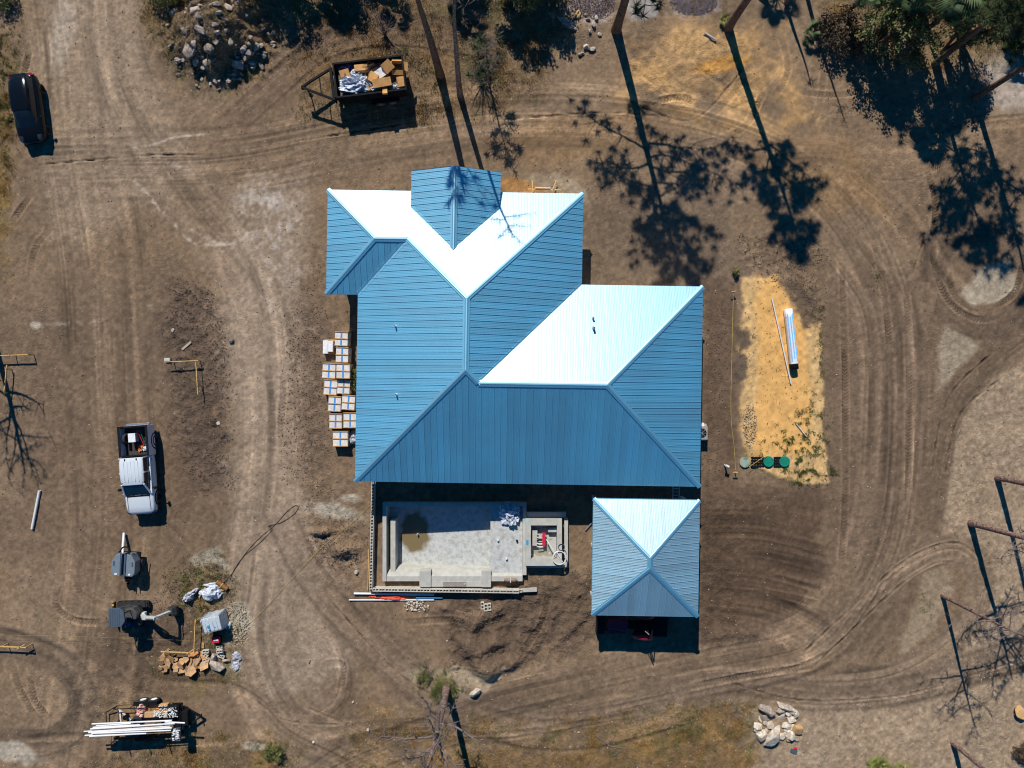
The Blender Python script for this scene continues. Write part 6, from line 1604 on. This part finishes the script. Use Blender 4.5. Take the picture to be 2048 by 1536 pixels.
# ================================================================ TREES AND PLANTS
M_BARK = pm('pine_bark', lin((128, 98, 76)), .95, scale=5, bump=.8, bscale=14, c2=lin((78, 60, 50)))
M_BARKG = pm('dead_pine_bark', lin((150, 122, 108)), .95, scale=9, bump=.8, bscale=16, c2=lin((92, 70, 62)), thr=(.42, .58))
M_TWIG = pm('grey_twig', lin((112, 98, 90)), .9, scale=6)
def leaf_mat(name, c, c2, sc=1.2):
    m = pm(name, c, .6, scale=sc, c2=c2, thr=(.4, .6), spec=.25)
    b = m.node_tree.nodes['Principled BSDF']
    return m
M_NEEDLE = leaf_mat('pine_needles', (.075, .100, .032), (.040, .062, .022))
M_LEAF = leaf_mat('oak_leaves', (.200, .205, .068), (.080, .100, .036))
M_LEAFY = leaf_mat('yellow_green_leaves', (.220, .210, .060), (.100, .115, .035))
M_FROND = leaf_mat('palm_frond', (.120, .165, .060), (.065, .100, .042), 2)
M_FRONDY = leaf_mat('yellow_palm_frond', (.30, .30, .06), (.16, .20, .05), 3)
M_DRYLEAF = leaf_mat('dry_brown_leaves', (.150, .105, .060), (.080, .056, .034))

def tri_mesh(name, V3, m, parent=None):
    """V3: (n,3,3) triangles"""
    n = len(V3)
    me = bpy.data.meshes.new(name)
    me.vertices.add(n * 3); me.vertices.foreach_set('co', np.ascontiguousarray(V3, dtype=np.float32).ravel())
    me.loops.add(n * 3); me.loops.foreach_set('vertex_index', np.arange(n * 3, dtype=np.int32))
    me.polygons.add(n); me.polygons.foreach_set('loop_start', np.arange(0, n * 3, 3, dtype=np.int32))
    me.update(calc_edges=True)
    me.materials.append(m)
    return obj_from(me, name, parent)
def unit(n):
    v = rng.normal(size=(n, 3)); return v / np.linalg.norm(v, axis=1, keepdims=True)
def needles(centres, n=70, ln=.34, wd=.035):
    c = np.repeat(np.array(centres), n, 0); k = len(c)
    d = unit(k); d[:, 2] = np.abs(d[:, 2]) * .7 + d[:, 2] * .3
    s = np.cross(d, unit(k)); s /= np.linalg.norm(s, axis=1, keepdims=True) + 1e-9
    b = c + d * rng.uniform(0, .08, (k, 1)); l = rng.uniform(.7, 1.15, (k, 1)) * ln
    return np.stack([b - s * wd / 2, b + s * wd / 2, b + d * l], 1)
def leaves(centres, n, spread, size):
    c = np.repeat(np.array(centres), n, 0); k = len(c)
    p = c + unit(k) * (rng.random((k, 1)) ** .5) * spread
    d = unit(k); s = np.cross(d, unit(k)); s /= np.linalg.norm(s, axis=1, keepdims=True) + 1e-9
    l = size * rng.uniform(.6, 1.3, (k, 1))
    return np.concatenate([np.stack([p - d * l, p - s * l * .45, p + d * l], 1), np.stack([p - d * l, p + d * l, p + s * l * .45], 1)])

def pine(px, py, h, lab, lean=(0, 0), r0=.2, crown=(.55, 1.0), nb=16, reach=2.6, live=1.0, dead=False, twigs=3, seed=1, visible=True, grp=None, curve=.25, down=False):
    r_ = random.Random(seed)
    x, y = P(px, py); z = gz(x, y)
    t = thing('pine_tree', lab, 'tree', (x, y, z), 0, grp)
    n = 12; ph = r_.uniform(0, 6)
    def tr(f): return Vector((lean[0] * f ** 1.3 + curve * math.sin(f * 3.0 + ph) * f, lean[1] * f ** 1.3 + curve * math.cos(f * 2.4 + ph) * f, h * f))
    rad = lambda f: r0 * (1.22 if f < .02 else 1) * (1 - .8 * f ** 1.1)
    pts = [tr(i / n) for i in range(n + 1)]; pts[0].z = -.25
    tk = MB().tube(pts, [rad(i / n) for i in range(n + 1)], 12).build('trunk', M_BARKG if dead else M_BARK, t)
    br = MB(); tips = []
    for k in range(nb):
        f = crown[0] + (crown[1] - crown[0]) * (k + r_.random() * .8) / nb
        a = k * 2.4 + r_.uniform(-.5, .5)
        L_ = reach * (1.15 - .75 * ((f - crown[0]) / (crown[1] - crown[0] + 1e-6)) ** 1.5) * r_.uniform(.65, 1.2)
        e = r_.uniform(-.05, .45) if not down else r_.uniform(-.4, .2)
        p = tr(f); q = [p]; d = Vector((math.cos(a), math.sin(a), e))
        m = 5
        for i in range(m):
            d = (d + Vector((r_.uniform(-.3, .3), r_.uniform(-.3, .3), r_.uniform(-.14, .22)))).normalized()
            p = p + d * L_ / m; q.append(p)
        rb_ = max(.018, rad(f) * (.62 if dead else .42))
        br.tube(q, [rb_ * (1 - .8 * i / m) for i in range(m + 1)], 5, cap=False)
        for i in range(1, m + 1):
            for _ in range(twigs if i > 1 else 1):
                dd = (d * .5 + Vector((r_.uniform(-1, 1), r_.uniform(-1, 1), r_.uniform(-.3, .6)))).normalized()
                l2 = L_ * r_.uniform(.12, .3)
                mid_ = q[i] + dd * l2 * .55 + Vector((0, 0, r_.uniform(-.08, .08)))
                e2 = q[i] + dd * l2 + Vector((r_.uniform(-.1, .1), r_.uniform(-.1, .1), r_.uniform(-.1, .15)))
                br.tube([q[i], mid_, e2], [rb_ * .38, rb_ * .28, .010], 4, cap=False)
                if r_.random() < live: tips.append(e2)
                if dead and r_.random() < .7:
                    for _ in range(2):
                        br.tube([mid_, mid_ + Vector((r_.uniform(-.35, .35), r_.uniform(-.35, .35), r_.uniform(-.15, .3)))], [.018, .008], 3, cap=False)
        if r_.random() < live: tips.append(q[-1])
    br.build('branches', M_TWIG if dead else M_BARK, t, fix=False)
    if tips and live > 0:
        tri_mesh('crown', needles(tips, 62, .46, .032), M_NEEDLE, t)
    return t
GT = 'tall pines around the building site'
pine(880, 150, 12.6, 'thick pine trunk leaving the top edge above the house, left of two', (-.35, 0), .27, (.80, 1), 9, 1.9, .15, False, 3, 3, grp=GT, curve=.06)
pine(920, 190, 13.6, 'thinner crooked pine trunk right beside the thick one above the house', (.9, 0), .19, (.87, 1), 6, 1.6, 0, True, 2, 9, grp=GT, curve=.22)
pine(978, 168, 5.4, 'thin sparse young pine right of the crooked trunk', (.1, .1), .06, (.35, 1), 16, 1.15, .12, True, 3, 17, curve=.15)
pine(1232, 60, 14.6, 'tall pine at the top centre throwing a broad crown shadow', (.2, 0), .30, (.46, .98), 24, 4.3, .8, False, 5, 12, grp=GT)
pine(1456, 56, 13.8, 'tall pine right of the sandy track with a narrow crown shadow', (.9, 0), .27, (.52, .98), 18, 2.4, .85, False, 5, 22, grp=GT)
pine(1950, 196, 12.5, 'leaning pine trunk crossing pale ground at the upper right edge', (.2, .2), .20, (.40, 1), 13, 2.6, .65, False, 2, 31, grp=GT)
pine(1868, 128, 11.3, 'pine hidden behind the palms at the upper right', (.15, .1), .20, (.46, 1), 20, 2.9, .9, False, 5, 38, grp=GT)
pine(1994, 955, 12.0, 'bare reddish trunk at the right edge, uppermost of three', (.1, 0), .19, (.6, 1), 12, 2.2, 0, True, 2, 41, grp=GT)
pine(1941, 1046, 9.6, 'dead pine with a bent trunk at the right edge, middle of three', (.0, 0), .21, (.55, 1), 18, 2.7, 0, True, 4, 52, grp=GT, curve=.15)
pine(1885, 1191, 8.2, 'slim dead pine with bare twigs at the right edge, lowest of three', (-.1, 0), .14, (.55, 1), 13, 2.3, 0, True, 3, 61, grp=GT, curve=.1)
pine(894, 1372, 10.2, 'dead pine with spotted bark standing on the sandy island before the pool', (.0, 0), .25, (.48, .97), 15, 2.6, 0, True, 3, 73, grp=GT, curve=.12)
pine(1906, 1486, 7.5, 'bare reddish trunk leaving the lower right corner', (0, 0), .17, (.75, 1), 8, 1.6, 0, True, 2, 81, grp=GT, curve=.1)
pine(-38, 590, 10.8, 'bare pine off the left edge casting branch shadows on the lot', (0, 0), .26, (.55, 1), 16, 3.0, 0, True, 2, 91, grp=GT)
pine(1572, 6, 5.2, 'broken bare stem at the top edge, left of two', (0, 0), .13, (.9, 1), 2, .3, 0, True, 1, 93, grp='bare stems at the top edge')
pine(1608, -34, 8.6, 'broken bare stem at the top edge, right of two', (0, 0), .15, (.9, 1), 3, .7, 0, True, 1, 95, grp='bare stems at the top edge')
pine(2190, 60, 13.0, 'pine beyond the right edge shading the upper right corner', (0, 0), .2, (.5, 1), 15, 2.6, .9, False, 3, 97, grp=GT)

def shrub(px, py, h, rad, lab, m, nclump=40, nl=60, sz=.09, stems=6, seed=1, name='shrub', cat='shrub', squash=.75, grp=None, spread=.42):
    r_ = random.Random(seed); x, y = P(px, py); z = gz(x, y)
    t = thing(name, lab, cat, (x, y, z), 0, grp)
    st = MB(); cs = []
    for k in range(stems):
        a = r_.uniform(0, 6.3); q = Vector((math.cos(a) * rad * .6, math.sin(a) * rad * .6, h * r_.uniform(.5, .9)))
        st.tube([Vector((0, 0, -.1)), q * .5 + Vector((r_.uniform(-.1, .1), r_.uniform(-.1, .1), .1)), q], [.05 + h * .012, .03 + h * .006, .012], 5, cap=False)
    st.build('stems', M_BARK, t, fix=False)
    for k in range(nclump):
        a = r_.uniform(0, 6.3); q = r_.random() ** .45; e = r_.uniform(-.6, 1)
        cs.append((rad * q * math.cos(a) * math.sqrt(max(.05, 1 - (e * .8) ** 2)), rad * q * math.sin(a) * math.sqrt(max(.05, 1 - (e * .8) ** 2)), max(.12, h * (.62 + .38 * e * squash))))
    tri_mesh('crown', leaves(cs, nl, spread, sz), m, t)
    return t
def frond_mesh(name, m, stalk=.8, fan=.75, n=22, droop=.35):
    mb = MB(); tris = []
    mb.tube([(0, 0, 0), (0, stalk * .5, .04), (0, stalk, 0)], [.022, .018, .012], 4, cap=False)
    for k in range(n):
        a = -2.0 + 4.0 * k / (n - 1); l = fan * (1 - .25 * abs(a) / 2.0)
        d = Vector((math.sin(a), math.cos(a), 0)); s = Vector((d.y, -d.x, 0))
        b = Vector((0, stalk, 0)); mid_ = b + d * l * .55 + Vector((0, 0, .05)); tip = b + d * l - Vector((0, 0, droop * l * .8))
        w_ = l * .06
        mb.add([b, mid_ - s * w_ + Vector((0, 0, .02)), mid_ + s * w_ - Vector((0, 0, .02)), tip], [(0, 1, 2), (1, 3, 2)])
    me = mb.mesh(name); me.materials.append(m); return me
FR = [frond_mesh('frond', M_FROND, .75, .55, 24, .5), frond_mesh('frond', M_FROND, .6, .62, 20, .8)]
FRY = [frond_mesh('frond', M_FRONDY, .35, .5, 16, .2)]
def palm(px, py, h, lab, n=26, seed=1, fr=FR, sc=1.0, trunk=True, name='palm_tree', grp=None):
    r_ = random.Random(seed); x, y = P(px, py); z = gz(x, y)
    t = thing(name, lab, 'palm', (x, y, z), 0, grp)
    if trunk:
        MB().tube([(0, 0, -.2), (.05, .02, h * .5), (.02, .05, h)], [.2, .16, .17], 10).build('trunk', M_BARK, t)
    for k in range(n):
        e = R(r_.uniform(-55, 70)) if trunk else R(r_.uniform(15, 75))
        obj_from(r_.choice(fr), 'frond', t, (0, 0, h), (e, r_.uniform(-.3, .3), k * 2.4 + r_.uniform(-.2, .2)), (sc * r_.uniform(.85, 1.15),) * 3)
    return t
GP = 'cabbage palms in the upper right thicket'
palm(1815, 92, 5.6, 'large palm with glossy fronds at the centre of the upper right thicket', 44, 2, sc=1.15, grp=GP)
palm(1755, 60, 4.4, 'palm at the left end of the upper right thicket', 38, 4, sc=1.1, grp=GP)
palm(1905, 30, 5.0, 'palm at the top edge right of the glossy one', 38, 5, sc=1.1, grp=GP)
palm(2010, -10, 4.2, 'palm at the right end of the upper right thicket', 24, 6, sc=1.1, grp=GP)
palm(1690, 30, 3.2, 'dark small palm at the top edge of the thicket', 22, 7, sc=1.0, grp=GP)
palm(1845, 20, 6.4, 'tall palm reaching past the top edge over the thicket', 38, 8, sc=1.1, grp=GP)
GP2 = 'palms beyond the top edge'
palm(895, -135, 5.2, 'palm beyond the top edge behind the thick pine', 30, 11, sc=1.2, grp=GP2)
palm(1512, -165, 5.0, 'palm beyond the top edge by the bare stems', 30, 12, sc=1.2, grp=GP2)
palm(640, -150, 5.0, 'palm beyond the top edge above the dump trailer', 30, 13, sc=1.2, grp=GP2)
palm(760, -110, 3.8, 'low palm beyond the top edge between trailer and pine', 26, 14, sc=1.1, grp=GP2)
palm(1757, 1534, .05, 'bright yellow green palmetto at the bottom edge, left of two', 13, 21, FRY, 1.3, False, 'palmetto', 'palmettos at the bottom edge')
palm(1803, 1542, .05, 'yellowish palmetto at the bottom edge, right of two', 12, 22, FRY, 1.2, False, 'palmetto', 'palmettos at the bottom edge')
palm(1448, 42, .05, 'tiny palmetto at the foot of the right hand pine', 8, 23, FRY, .7, False, 'palmetto')
palm(1625, 70, .1, 'small palmetto in the shade at the top right', 12, 24, FR, .8, False, 'palmetto')
GS = 'bushes of the upper right thicket'
shrub(1738, 96, 4.4, 1.8, 'leafy olive green oak bush at the left front of the thicket', M_LEAF, 64, 44, .10, 9, 2, squash=.9, grp=GS)
shrub(1800, 118, 3.4, 1.5, 'low oak bush in the middle front of the thicket', M_LEAF, 36, 40, .10, 7, 3, grp=GS)
shrub(1884, 104, 4.8, 1.5, 'dark oak bush right of the large palm', M_LEAF, 36, 44, .10, 7, 4, squash=.9, grp=GS)
shrub(1922, 84, 4.2, 1.3, 'yellow green bush near the right end of the thicket', M_LEAFY, 44, 46, .10, 7, 5, grp=GS)
shrub(2030, -20, 4.4, 1.8, 'bushy crown at the top right corner', M_LEAF, 80, 80, .11, 8, 6, grp=GS)
shrub(1770, 30, 5.5, 2.2, 'tall dark oak at the top edge of the thicket', M_LEAF, 90, 80, .11, 9, 7, squash=.9, grp=GS)
shrub(1660, 70, 1.6, 1.2, 'brown dry bush at the left end of the thicket', M_DRYLEAF, 40, 60, .09, 8, 8, grp=GS)
shrub(1705, 96, 1.2, 1.0, 'low dry bush in front of the thicket', M_DRYLEAF, 34, 60, .08, 8, 9, grp=GS)
GS2 = 'bushes along the top edge'
shrub(1028, -105, 6.5, 2.5, 'oak beyond the top edge shading the rubble heap', M_LEAF, 100, 80, .12, 9, 11, grp=GS2, squash=.9)
shrub(1075, -60, 5.6, 1.5, 'second oak beyond the top edge by the rubble heap', M_LEAF, 40, 60, .11, 9, 12, grp=GS2)
shrub(560, -95, 5.0, 2.3, 'oak beyond the top edge right of the rubble mound', M_LEAF, 80, 80, .11, 9, 13, grp=GS2)
shrub(510, -70, 4.4, 1.9, 'dark bush above the rubble mound at the top edge', M_LEAF, 70, 80, .10, 9, 14, grp=GS2)
shrub(335, -10, 1.4, 1.2, 'olive bush at the top edge left of the rubble mound', M_LEAFY, 40, 70, .08, 8, 15, grp=GS2)
shrub(415, -24, 1.8, 1.3, 'green bush at the top edge over the rubble mound', M_LEAF, 44, 70, .09, 8, 16, grp=GS2)
shrub(690, -70, 3.4, 1.5, 'dark evergreen bush at the top edge above the trailer', M_LEAF, 60, 80, .09, 8, 17, grp=GS2)
shrub(1055, 0, 1.8, 1.1, 'green bush at the top edge left of the gravel heap', M_LEAFY, 40, 70, .08, 8, 18, grp=GS2)
shrub(930, -75, 3.0, 1.2, 'dark bush at the top edge behind the crooked pine', M_LEAF, 50, 70, .09, 8, 19, grp=GS2)
shrub(962, 120, 1.6, .95, 'thin half dry bush beside the crooked pine', M_LEAFY, 26, 34, .06, 16, 20, 'bush', 'bush', spread=.3)
shrub(888, 1376, .45, .85, 'low green bush round the foot of the dead pine on the island', M_LEAFY, 60, 90, .035, 10, 21, 'bush', 'bush', spread=.26)
shrub(848, 1352, .4, .42, 'small green weed bush left of the island pine', M_LEAFY, 16, 50, .05, 6, 22, 'bush', 'bush', spread=.2)
shrub(552, 1500, .5, .6, 'green bush at the bottom edge right of the white gravel', M_LEAFY, 26, 60, .06, 8, 23, 'bush', 'bush', spread=.24)
shrub(709, 747, .6, .32, 'flowering weed squeezed between the pallets and the house', M_LEAFY, 14, 50, .05, 5, 24, 'bush', 'bush', spread=.18)
shrub(706, 772, .7, .34, 'dark weed bush between the pallets and the house', M_LEAF, 16, 50, .05, 5, 25, 'bush', 'bush', spread=.18)
shrub(1467, 545, .5, .22, 'yellow green weed at the top end of the string line', M_LEAFY, 8, 40, .05, 5, 26, 'bush', 'bush', spread=.14)
shrub(2040, 1500, .6, .7, 'dry bush at the lower right corner', M_DRYLEAF, 26, 60, .06, 8, 27, 'bush', 'bush', spread=.24)
shrub(8, 1, .8, .8, 'dark bush in the upper left corner', M_LEAF, 26, 60, .08, 8, 28, 'bush', 'bush')
# leafless shrubs
def bare_shrub(px, py, h, rad, lab, seed, n=18):
    r_ = random.Random(seed); x, y, z = gpx(px, py); t = thing('bare_bush', lab, 'bush', (x, y, z)); mb = MB()
    for k in range(n):
        a = r_.uniform(0, 6.3); d = Vector((math.cos(a) * rad / h, math.sin(a) * rad / h, 1)).normalized(); p = Vector((0, 0, -.05)); q = [p]
        for i in range(4):
            d = (d + Vector((r_.uniform(-.3, .3), r_.uniform(-.3, .3), r_.uniform(-.1, .2)))).normalized(); p = p + d * h * .28; q.append(p)
            mb.tube([p, p + Vector((r_.uniform(-.4, .4), r_.uniform(-.4, .4), r_.uniform(0, .4))) * h * .4], [.012, .004], 3, cap=False)
        mb.tube(q, [.03, .022, .016, .01, .005], 4, cap=False)
    mb.build('twigs', M_TWIG, t, fix=False)
bare_shrub(966, 165, 2.2, 1.0, 'leafless grey bush beside the crooked pine', 3, 26)
bare_shrub(770, 70, 2.0, .7, 'leafless dark bush between the trailer and the thick pine', 4)
bare_shrub(852, 1336, .8, .6, 'leafless twigs on the sandy island before the pool', 5, 10)
# a fallen branch on the bottom verge
x, y, z = gpx(1215, 1490); fb = thing('fallen_branch', 'dead forked branch lying on the bottom verge', 'branch', (x, y, z)); mb = MB()
for a, b_ in (((1190, 1470), (1236, 1503)), (((1222, 1492)), (1258, 1498)), ((1236, 1503), (1222, 1515)), ((1215, 1488), (1224, 1512))):
    A, B = P(*a), P(*b_); mb.tube([(A[0] - x, A[1] - y, .06), ((A[0] + B[0]) / 2 - x + .05, (A[1] + B[1]) / 2 - y, .12), (B[0] - x, B[1] - y, .05)], [.04, .03, .012], 5)
mb.build('limb', M_TWIG, fb)

# ---- grass and weeds: beyond counting ----
def scatter(mask, n, thr_noise=None):
    """n random points on the ground, accepted by the mask"""
    out = []
    I = np.where((U[0] > -100) & (U[0] < 2150))[0]; J = np.where((V[:, 0] > -100) & (V[:, 0] < 1640))[0]
    sub = mask[J[0]:J[-1] + 1, I[0]:I[-1] + 1].ravel().astype(np.float64); sub = np.clip(sub, 0, None)
    c = np.cumsum(sub); k = np.searchsorted(c, rng.random(n) * c[-1])
    w_ = I[-1] + 1 - I[0]; j = J[0] + k // w_; i = I[0] + k % w_
    jx, jy = rng.uniform(-.5, .5, n) * STEP / S, rng.uniform(-.5, .5, n) * STEP / S
    return np.stack([X[j, i] + jx, Y[j, i] + jy, Z[j, i]], -1)
def blades(pts, h, wd):
    n = len(pts); a = rng.uniform(0, 6.28, n); tl = rng.uniform(0, 1.0, n); ta = rng.uniform(0, 6.28, n)
    hh = h * rng.uniform(.5, 1.3, n)
    s = np.stack([np.cos(a), np.sin(a), np.zeros(n)], -1) * wd / 2
    tip = pts + np.stack([np.cos(ta) * tl * hh, np.sin(ta) * tl * hh, hh * (1.1 - .5 * tl)], -1)
    b = pts - np.array([0, 0, .01])
    return np.stack([b - s, b + s, tip], 1)
nofloor = (1 - padm) * (1 - rim) * (~pit)
tuft = sst(0.02, 0.2, fbm(U / 26, V / 26, 3, 61)) * sst(-.2, .15, fbm(U / 110, V / 110, 3, 63))
dry_mask = verge * (tuft + .12) * nofloor + right_pale * .05 * sst(0, .2, fbm(U / 16, V / 16, 3, 66))
# bushier dry tufts along the top and round the trailer
o = tri_mesh('dry_grass', blades(scatter(dry_mask, 90000), .17, .026), leaf_mat('dry_grass_blade', lin((164, 128, 68)), lin((120, 96, 56)), .6)); tag(o, 'dry straw coloured grass along the verges', 'grass', kind='stuff')
gm = verge * sst(.08, .25, fbm(U / 34, V / 34, 3, 71)) * .55
for cx, cy, rx, ry, k in ((1610, 880, 40, 60, 2.2), (1615, 945, 45, 24, 4.0), (1540, 900, 45, 26, .7), (1640, 650, 8, 90, 1.0), (1560, 700, 50, 120, .08), (400, 1185, 60, 50, 1.5), (440, 1290, 24, 50, 1.2), (8, 130, 30, 110, 1.3), (14, 240, 20, 40, .8), (1560, 1480, 30, 12, .8), (545, 1505, 50, 20, 1.0), (850, 1350, 30, 30, .8),
                          (880, 1375, 40, 26, 1.2), (1228, 1486, 16, 10, 2.0), (1420, 1508, 14, 10, 1.6), (1750, 560, 14, 30, .6), (1390, 1410, 90, 14, .8), (620, 230, 40, 20, .6), (320, 40, 40, 40, .8), (1850, 1215, 20, 30, .35), (1960, 1310, 30, 30, .25), (700, 700, 12, 120, .5), (1250, 1470, 120, 30, .5)):
    gm = gm + k * blob(cx, cy, rx, ry, 0, .6, 1.3) * sst(0.0, .18, fbm(U / 8, V / 8, 3, 77))
o = tri_mesh('green_weeds', blades(scatter(gm * nofloor, 42000), .15, .034), leaf_mat('weed_blade', (.10, .16, .035), (.13, .14, .045), 1.2)); tag(o, 'low green weeds on the banks and verges', 'weeds', kind='stuff')
bw_ = bed_wide * sst(.16, .28, fbm(U / 6, V / 6, 2, 79))
o = tri_mesh('bed_weeds', blades(scatter(bw_ * (1 - .7 * BEDC), 2000), .10, .03), leaf_mat('bed_weed_blade', (.06, .085, .03), (.08, .075, .03), 2)); tag(o, 'sparse small weeds dotted over the sand bed', 'weeds', kind='stuff')
# ---- crumbs of soil, pebbles and litter ----
def crumbs(pts, r0, r1, flat=.7):
    n = len(pts); r_ = rng.uniform(r0, r1, n)[:, None]; a = rng.uniform(0, 6.28, n)
    pk = []
    for k in range(4):
        th = a + k * math.pi / 2 + rng.uniform(-.3, .3, n)
        pk.append(pts + np.stack([np.cos(th), np.sin(th), np.zeros(n) + .1], -1) * r_ * rng.uniform(.7, 1.2, (n, 1)))
    tp = pts + np.stack([rng.uniform(-.3, .3, n), rng.uniform(-.3, .3, n), np.full(n, flat * 1.3)], -1) * r_
    return np.concatenate([np.stack([pk[k], pk[(k + 1) % 4], tp], 1) for k in range(4)])
lm = (np.clip(np.abs(fbm(U / 12, V / 12, 2, 83)) * 2, 0, 1) * .03 + poly_mask([(340, 570), (415, 575), (455, 700), (455, 960), (400, 980), (350, 900)], 20, 20, 20) + blob(680, 1090, 50, 42) * 1.3 + poly_mask([(1050, 1150), (1185, 1140), (1190, 1250), (1080, 1330), (900, 1345), (900, 1230)], 14, 16, 16)
      + poly_mask([(1470, 470), (1640, 480), (1645, 640), (1580, 600)], 16, 16, 16) * .8 + blob(380, 1230, 90, 90) * .7 + blob(620, 800, 50, 200) * .4 + blob(1430, 760, 30, 220) * .35) * nofloor
o = tri_mesh('soil_clods', crumbs(scatter(lm, 13000), .02, .065), pm('soil_clod', lin((98, 82, 68)), .95, var=.35, scale=3)); tag(o, 'loose crumbs and clods of brown soil', 'soil', kind='stuff')
o = tri_mesh('pebbles', crumbs(scatter(nofloor * (1 - bed_wide) * (.08 + right_pale * .6 + verge * .5 + blob(440, 90, 140, 120) * 2.5 + blob(1165, 70, 60, 60) * 3), 5000), .015, .05), pm('pebble', lin((176, 162, 144)), .9, var=.3, scale=2)); tag(o, 'scattered pale pebbles on the soil', 'pebbles', kind='stuff')
gravel('rubble_crumbs', 'pale broken rubble crumbs between the rocks of the mound', 430, 85, 95, 88, 1400, lin((170, 154, 138)))
